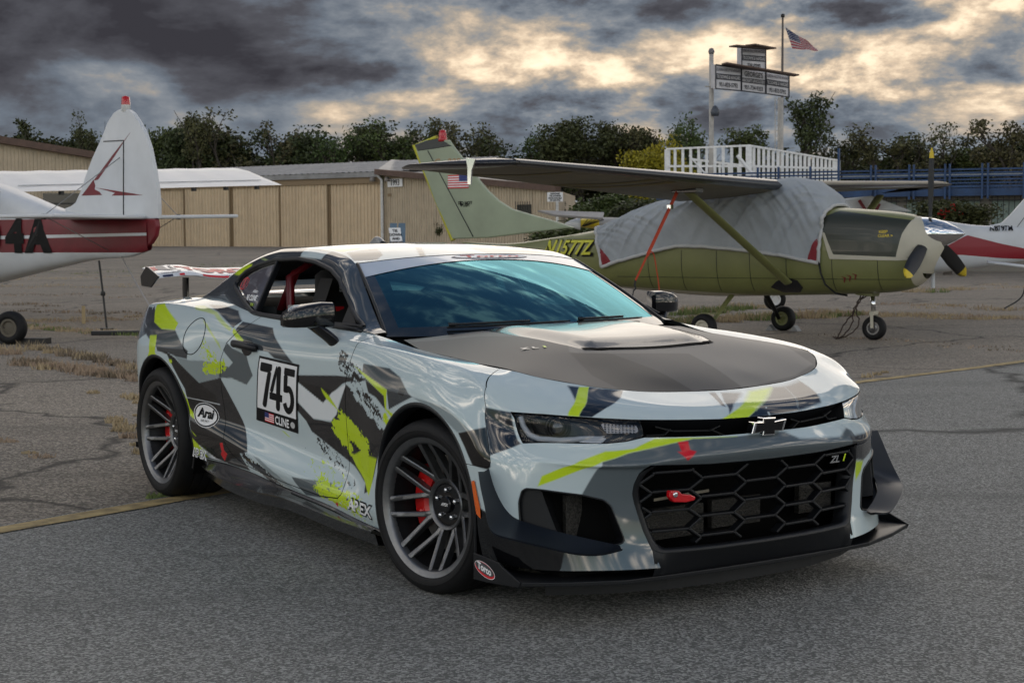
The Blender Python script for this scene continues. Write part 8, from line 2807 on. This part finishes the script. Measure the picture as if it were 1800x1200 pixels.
    for f in (.15, .3, .45, .6, .72, .84):
        MB().box((xt - .87, yt * f - .03, rootz + (zt2 - rootz) * f - .34), (xt - .80, yt * f + .03, rootz + (zt2 - rootz) * f - .28)).build('hinge', bar_black, wg)
    nz = st[-1]
    MB().lathe([(.001, .22), (.08, .14), (.13, 0)], 16, axis=0, c=(nz[0], 0, (nz[1] + nz[2]) / 2)).build('spinner', plane_white, root, smooth=True)
    for sg in (-1, 1): MB().bar((nz[0] + .05, sg * .08, (nz[1] + nz[2]) / 2), (nz[0] + .05, sg * .80, (nz[1] + nz[2]) / 2 + sg * .5), .02, .11, up=(1, 0, 0)).build('blade', bar_black, root)
    # registration on the camera side
    def fs(x, z):
        xi = P[:, 0, 0]; i = int(np.clip(np.searchsorted(xi, x), 1, len(xi) - 1)); fr_ = (x - xi[i - 1]) / (xi[i] - xi[i - 1]); row = P[i - 1] * (1 - fr_) + P[i] * fr_; half = row[row[:, 1] >= -1e-6]; o_ = np.argsort(half[:, 2])
        return (x, float(np.interp(z, half[o_, 2], half[o_, 1])) + .016, z)
    for (ch_, u, h) in (('0', -6, 52), ('4', 29, 54), ('A', 64, 56)):
        c = cz(u, 417, .3); hh = abs(cz(u, 390, .3)[1] - cz(u, 443, .3)[1])
        V, Fc = text_mesh(ch_, hh * 1.38, .05, xs=-1.1)
        MB().add([fs(c[0] + a, c[1] + b_) for a, b_ in V], Fc).build('registration', black_print, root, fix=False)
    # tail tie-down rod and rope
    tie = empty('tail_stand', F.o, F.ang); tag(tie, 'thin dark rod standing under the white plane tail', 'rod')
    a = cz(174, 458); gnd = cz(188, 574)
    MB().tube([(a[0], 0, a[1]), ((a[0] + gnd[0]) / 2, .0, (a[1] + gnd[1]) / 2), (gnd[0], 0, 0)], .016, 6).build('rod', bar_black, tie)
    mid = ((a[0] + gnd[0]) / 2, 0, (a[1] + gnd[1]) / 2)
    MB().lathe([(.03, -.03), (.035, 0), (.03, .03)], 8, axis=2, c=mid).build('rod_collar', bar_black, tie)
    MB().box((gnd[0] - .09, -.06, 0), (gnd[0] + .09, .06, .05)).build('rod_foot', bar_black, tie, bevel=.01)
    rope = empty('tie_rope', F.o, F.ang); tag(rope, 'grey rope running from the white plane tail to the ground', 'rope')
    p = cz(212, 448); e = at(330, 585, 17.0); q = Vector((e.x - F.o.x, e.y - F.o.y)); qx, qy = q.dot(F.f), q.dot(F.l)
    pts = [(p[0], 0, p[1])] + [(p[0] + (qx - p[0]) * t, qy * t, p[1] + (.0 - p[1]) * t - .05 * math.sin(math.pi * t)) for t in (.15, .4, .7, 1.0)]
    MB().tube([tuple(x) for x in curve3(pts, 20)], .011, 5).build('rope_line', mat('rope_grey', (.30, .28, .26), .9), rope)
    # wheel with chock below the fuselage
    wv = at(20, 605, 20.4)
    wl = Vector((wv.x - F.o.x, wv.y - F.o.y)); wx, wy = wl.dot(F.f), wl.dot(F.l)
    w_ = tyre_wheel('main_wheel', root, (wx, wy, .215), .215, .17, R(28), hubm=mat('hub_brown', (.10, .085, .06), .6))
    _al = Vector((-1.2, -.05)); MB().tube([(wx, wy, .215), (wx + _al.dot(F.f), wy + _al.dot(F.l), .225)], .03, 8).build('axle', bar_black, root)
    ck = MB().box((-.32, -.09, 0), (.32, .09, .075)).build('wheel_chock', bar_black)
    ck.location = (wv.x + .14, wv.y + .10, 0); ck.rotation_euler = (0, 0, R(-6)); tag(ck, 'black block chock lying against the white plane wheel', 'chock')
white_tail_plane()

# black strip lying on the tarmac
p = at(215, 588, 22.2)
_o = MB().box((-.42, -.07, 0), (.42, .07, .06)).build('rubber_strip', bar_black, bevel=.015)
_o.location = (p.x, 22.2, 0); _o.rotation_euler = (0, 0, R(3)); tag(_o, 'black rubber strip lying among weeds near the car tail', 'strip')
_p = at(147, 556, 25.0)
_o = MB().bar((0, 0, 0), (.0, 0, .28), .05, .03, up=(0, 1, 0)).build('wood_stake', mat('stake_tan', (.42, .32, .18), .8)); _o.location = (_p.x, 25.0, 0)
tag(_o, 'short tan stake standing in the weeds left of the rod', 'stake')


def red_white_plane():
    """low white fuselage with red sweep behind the spinner, tail to the right"""
    o = at(1780, 470, 28.0)
    F = Frame((o.x, o.y, 0), R(172))
    root = empty('far_plane', F.o, F.ang)
    tag(root, 'white plane with a red sweep and registration N8797M behind the spinner', 'airplane')
    cz = F.cp
    st = []
    for (ut, vt, ub, vb, w) in ((1850, 402, 1850, 452, .08), (1780, 398, 1780, 462, .16), (1720, 396, 1720, 471, .25), (1660, 388, 1660, 478, .34), (1600, 378, 1600, 483, .45), (1540, 372, 1540, 487, .52), (1470, 368, 1470, 490, .55), (1400, 375, 1400, 490, .55), (1330, 395, 1330, 485, .45)):
        x, zt = cz(ut, vt); _, zb = cz(ub, vb); st.append((x, zb, zt, w, .7))
    P = dense_loft(st, 60, 36, .7); S_ = Surf.grid(P, P[..., [0, 2]])
    # red sweep
    pts = [cz(u, v, .3) for u, v in ((1640, 445), (1700, 413), (1760, 428), (1860, 448), (1860, 458), (1760, 454), (1690, 448), (1640, 448))]
    d = sdf_poly(S_.D, pts, 2.0)
    S_.clip(-d).build('fuselage', plane_white, root); S_.clip(d).build('red_sweep', mat('sweep_red', (.26, .012, .022), .4), root)
    fin = [(1735, 397), (1760, 392), (1775, 378), (1800, 350), (1830, 318), (1870, 310), (1880, 440), (1830, 440), (1770, 426)]
    MB().prism([cz(u, v) for u, v in fin], 1, -.04, .04).build('fin', plane_white, root, bevel=.02)
    a, b = cz(1767, 426), cz(1815, 362)
    MB().bar((a[0], .042, a[1]), (b[0], .042, b[1]), .012, .01).build('rudder_gap', bar_black, root)
    t0 = cz(1735, 462, .9); t1 = cz(1800, 472, .9)
    MB().tube([(cz(1736, 461, .6)[0], .6, cz(1736, 461, .6)[1]), (cz(1800, 471, .6)[0] - .2, .55, cz(1800, 471, .6)[1])], [.06, .07], 10, flat=.5).build('tailplane', plane_white, root, smooth=True)
    def fs(x, z):
        xi = P[:, 0, 0]; i = int(np.clip(np.searchsorted(xi, x), 1, len(xi) - 1)); fr_ = (x - xi[i - 1]) / (xi[i] - xi[i - 1]); row = P[i - 1] * (1 - fr_) + P[i] * fr_; half = row[row[:, 1] >= -1e-6]; o_ = np.argsort(half[:, 2])
        return (x, float(np.interp(z, half[o_, 2], half[o_, 1])) + .03, z)
    c = cz(1760, 401.5, .15); h = abs(cz(1760, 397, .15)[1] - cz(1760, 406, .15)[1])
    V, Fc = text_mesh('N8797M', h * 1.4, .004, xs=-1.0)
    wd = abs(cz(1781, 401, .15)[0] - cz(1739, 401, .15)[0]); V = V * [[wd / (V[:, 0].max() - V[:, 0].min()), 1]]
    MB().add([fs(c[0] + a_, c[1] + b_) for a_, b_ in V], Fc).build('registration', black_print, root, fix=False)
    # cabin glass and red frame glimpsed above the olive cowling
    q = [cz(u, v) for u, v in ((1480, 350), (1530, 345), (1600, 372), (1500, 372))]
    MB().prism(q, 1, -.4, .4).build('canopy', plane_white, root, bevel=.03)
    for (u0, v0, u1, v1) in ((1510, 352, 1522, 370), (1546, 358, 1540, 370)):
        a, b = cz(u0, v0, .45), cz(u1, v1, .45)
        MB().bar((a[0], .45, a[1]), (b[0], .45, b[1]), .08, .05).build('cabin_frame', plane_red, root)
    # wheels glimpsed under the olive belly
    for u, v in ((1362, 530),):
        x, z = cz(u, v, .9); tyre_wheel('main_wheel', root, (x, .9, .19), .19, .14, 0, hubm=white_print)
    x, z = cz(1640, 500); MB().tube([(x, 0, .35), (x, 0, .95)], .035, 8).build('nose_leg', plane_white, root)
    e = empty('tie_cable', F.o, F.ang); tag(e, 'black cable hanging from the far white tail to the tarmac', 'cable')
    a = cz(1805, 490, .4); b = cz(1778, 535, .4)
    MB().tube([tuple(p) for p in curve3([(a[0] - .3, .4, a[1] + .3), (a[0], .4, a[1]), ((a[0] + b[0]) / 2 - .05, .4, (a[1] + b[1]) / 2 - .08), (b[0], .4, max(.01, b[1])), (b[0] + .12, .4, .01)], 16)], .014, 5).build('cable', bar_black, e)
red_white_plane()


def small_yellow_plane():
    o = at(1035, 400, 50.0)
    root = empty('small_plane', (o.x, 50.0, 0)); tag(root, 'small plane with grey wing and yellow nose beyond the olive tail boom', 'airplane')
    def L(u, v, Y=50.0):
        p = at(u, v, Y); return Vector((p.x - o.x, p.y - 50.0, p.z))
    grey = mat('weathered_grey', (.30, .29, .28), .6, noise=.15, nscale=3)
    a, b, c, d = L(945, 369, 51), L(1062, 372.5, 48.5), L(1060, 383, 48), L(975, 377, 50)
    MB().slab([a, b, c, d], (0, .1, -.07)).build('wing', grey, root, bevel=.02)
    P_ = []
    for (u, hv, w) in ((1020, 12, .30), (1034, 15, .42), (1052, 17, .46), (1075, 16, .46), (1110, 15, .4)):
        p = L(u, 392); hz = hv / FPX * 50.
        P_.append([(p.x, w * math.cos(t), p.z + hz * .6 * math.sin(t)) for t in np.linspace(0, 2 * math.pi, 25)])
    P_ = np.array(P_)
    MB().grid(P_[:3]).build('cowling', yellow, root, smooth=True)
    MB().grid(P_[2:]).build('fuselage', grey, root, smooth=True)
    MB().lathe([(.001, -.5), (.10, -.32), (.2, 0)], 20, axis=0, c=tuple(L(1020, 393))).build('spinner', plane_white, root, smooth=True)
    for k in range(5):
        p, q = L(1022 + k * 1.0, 398), L(1032 + k * 7, 386)
        MB().tube([(p.x, -.46, p.z), (q.x, -.47, q.z)], .012, 4).build('cowl_stripe', bar_black, root)
    p, q = L(1012, 393), L(1002, 390)
    MB().bar(p, q, .06, .04).build('blade', plane_white, root)
    MB().tube([L(1046, 402), L(1046, 425)], .04, 6).build('gear_leg', grey, root)
    MB().lathe([(.02, -.08), (.2, -.08), (.22, 0), (.2, .08), (.02, .08)], 20, axis=1, c=(L(1046, 425).x, 0, .22)).build('main_wheel', rubber, root, smooth=True)
small_yellow_plane()

# ---- lens
cam_d.dof.use_dof = True
cam_d.dof.focus_distance = 6.6
cam_d.dof.aperture_fstop = 13.0
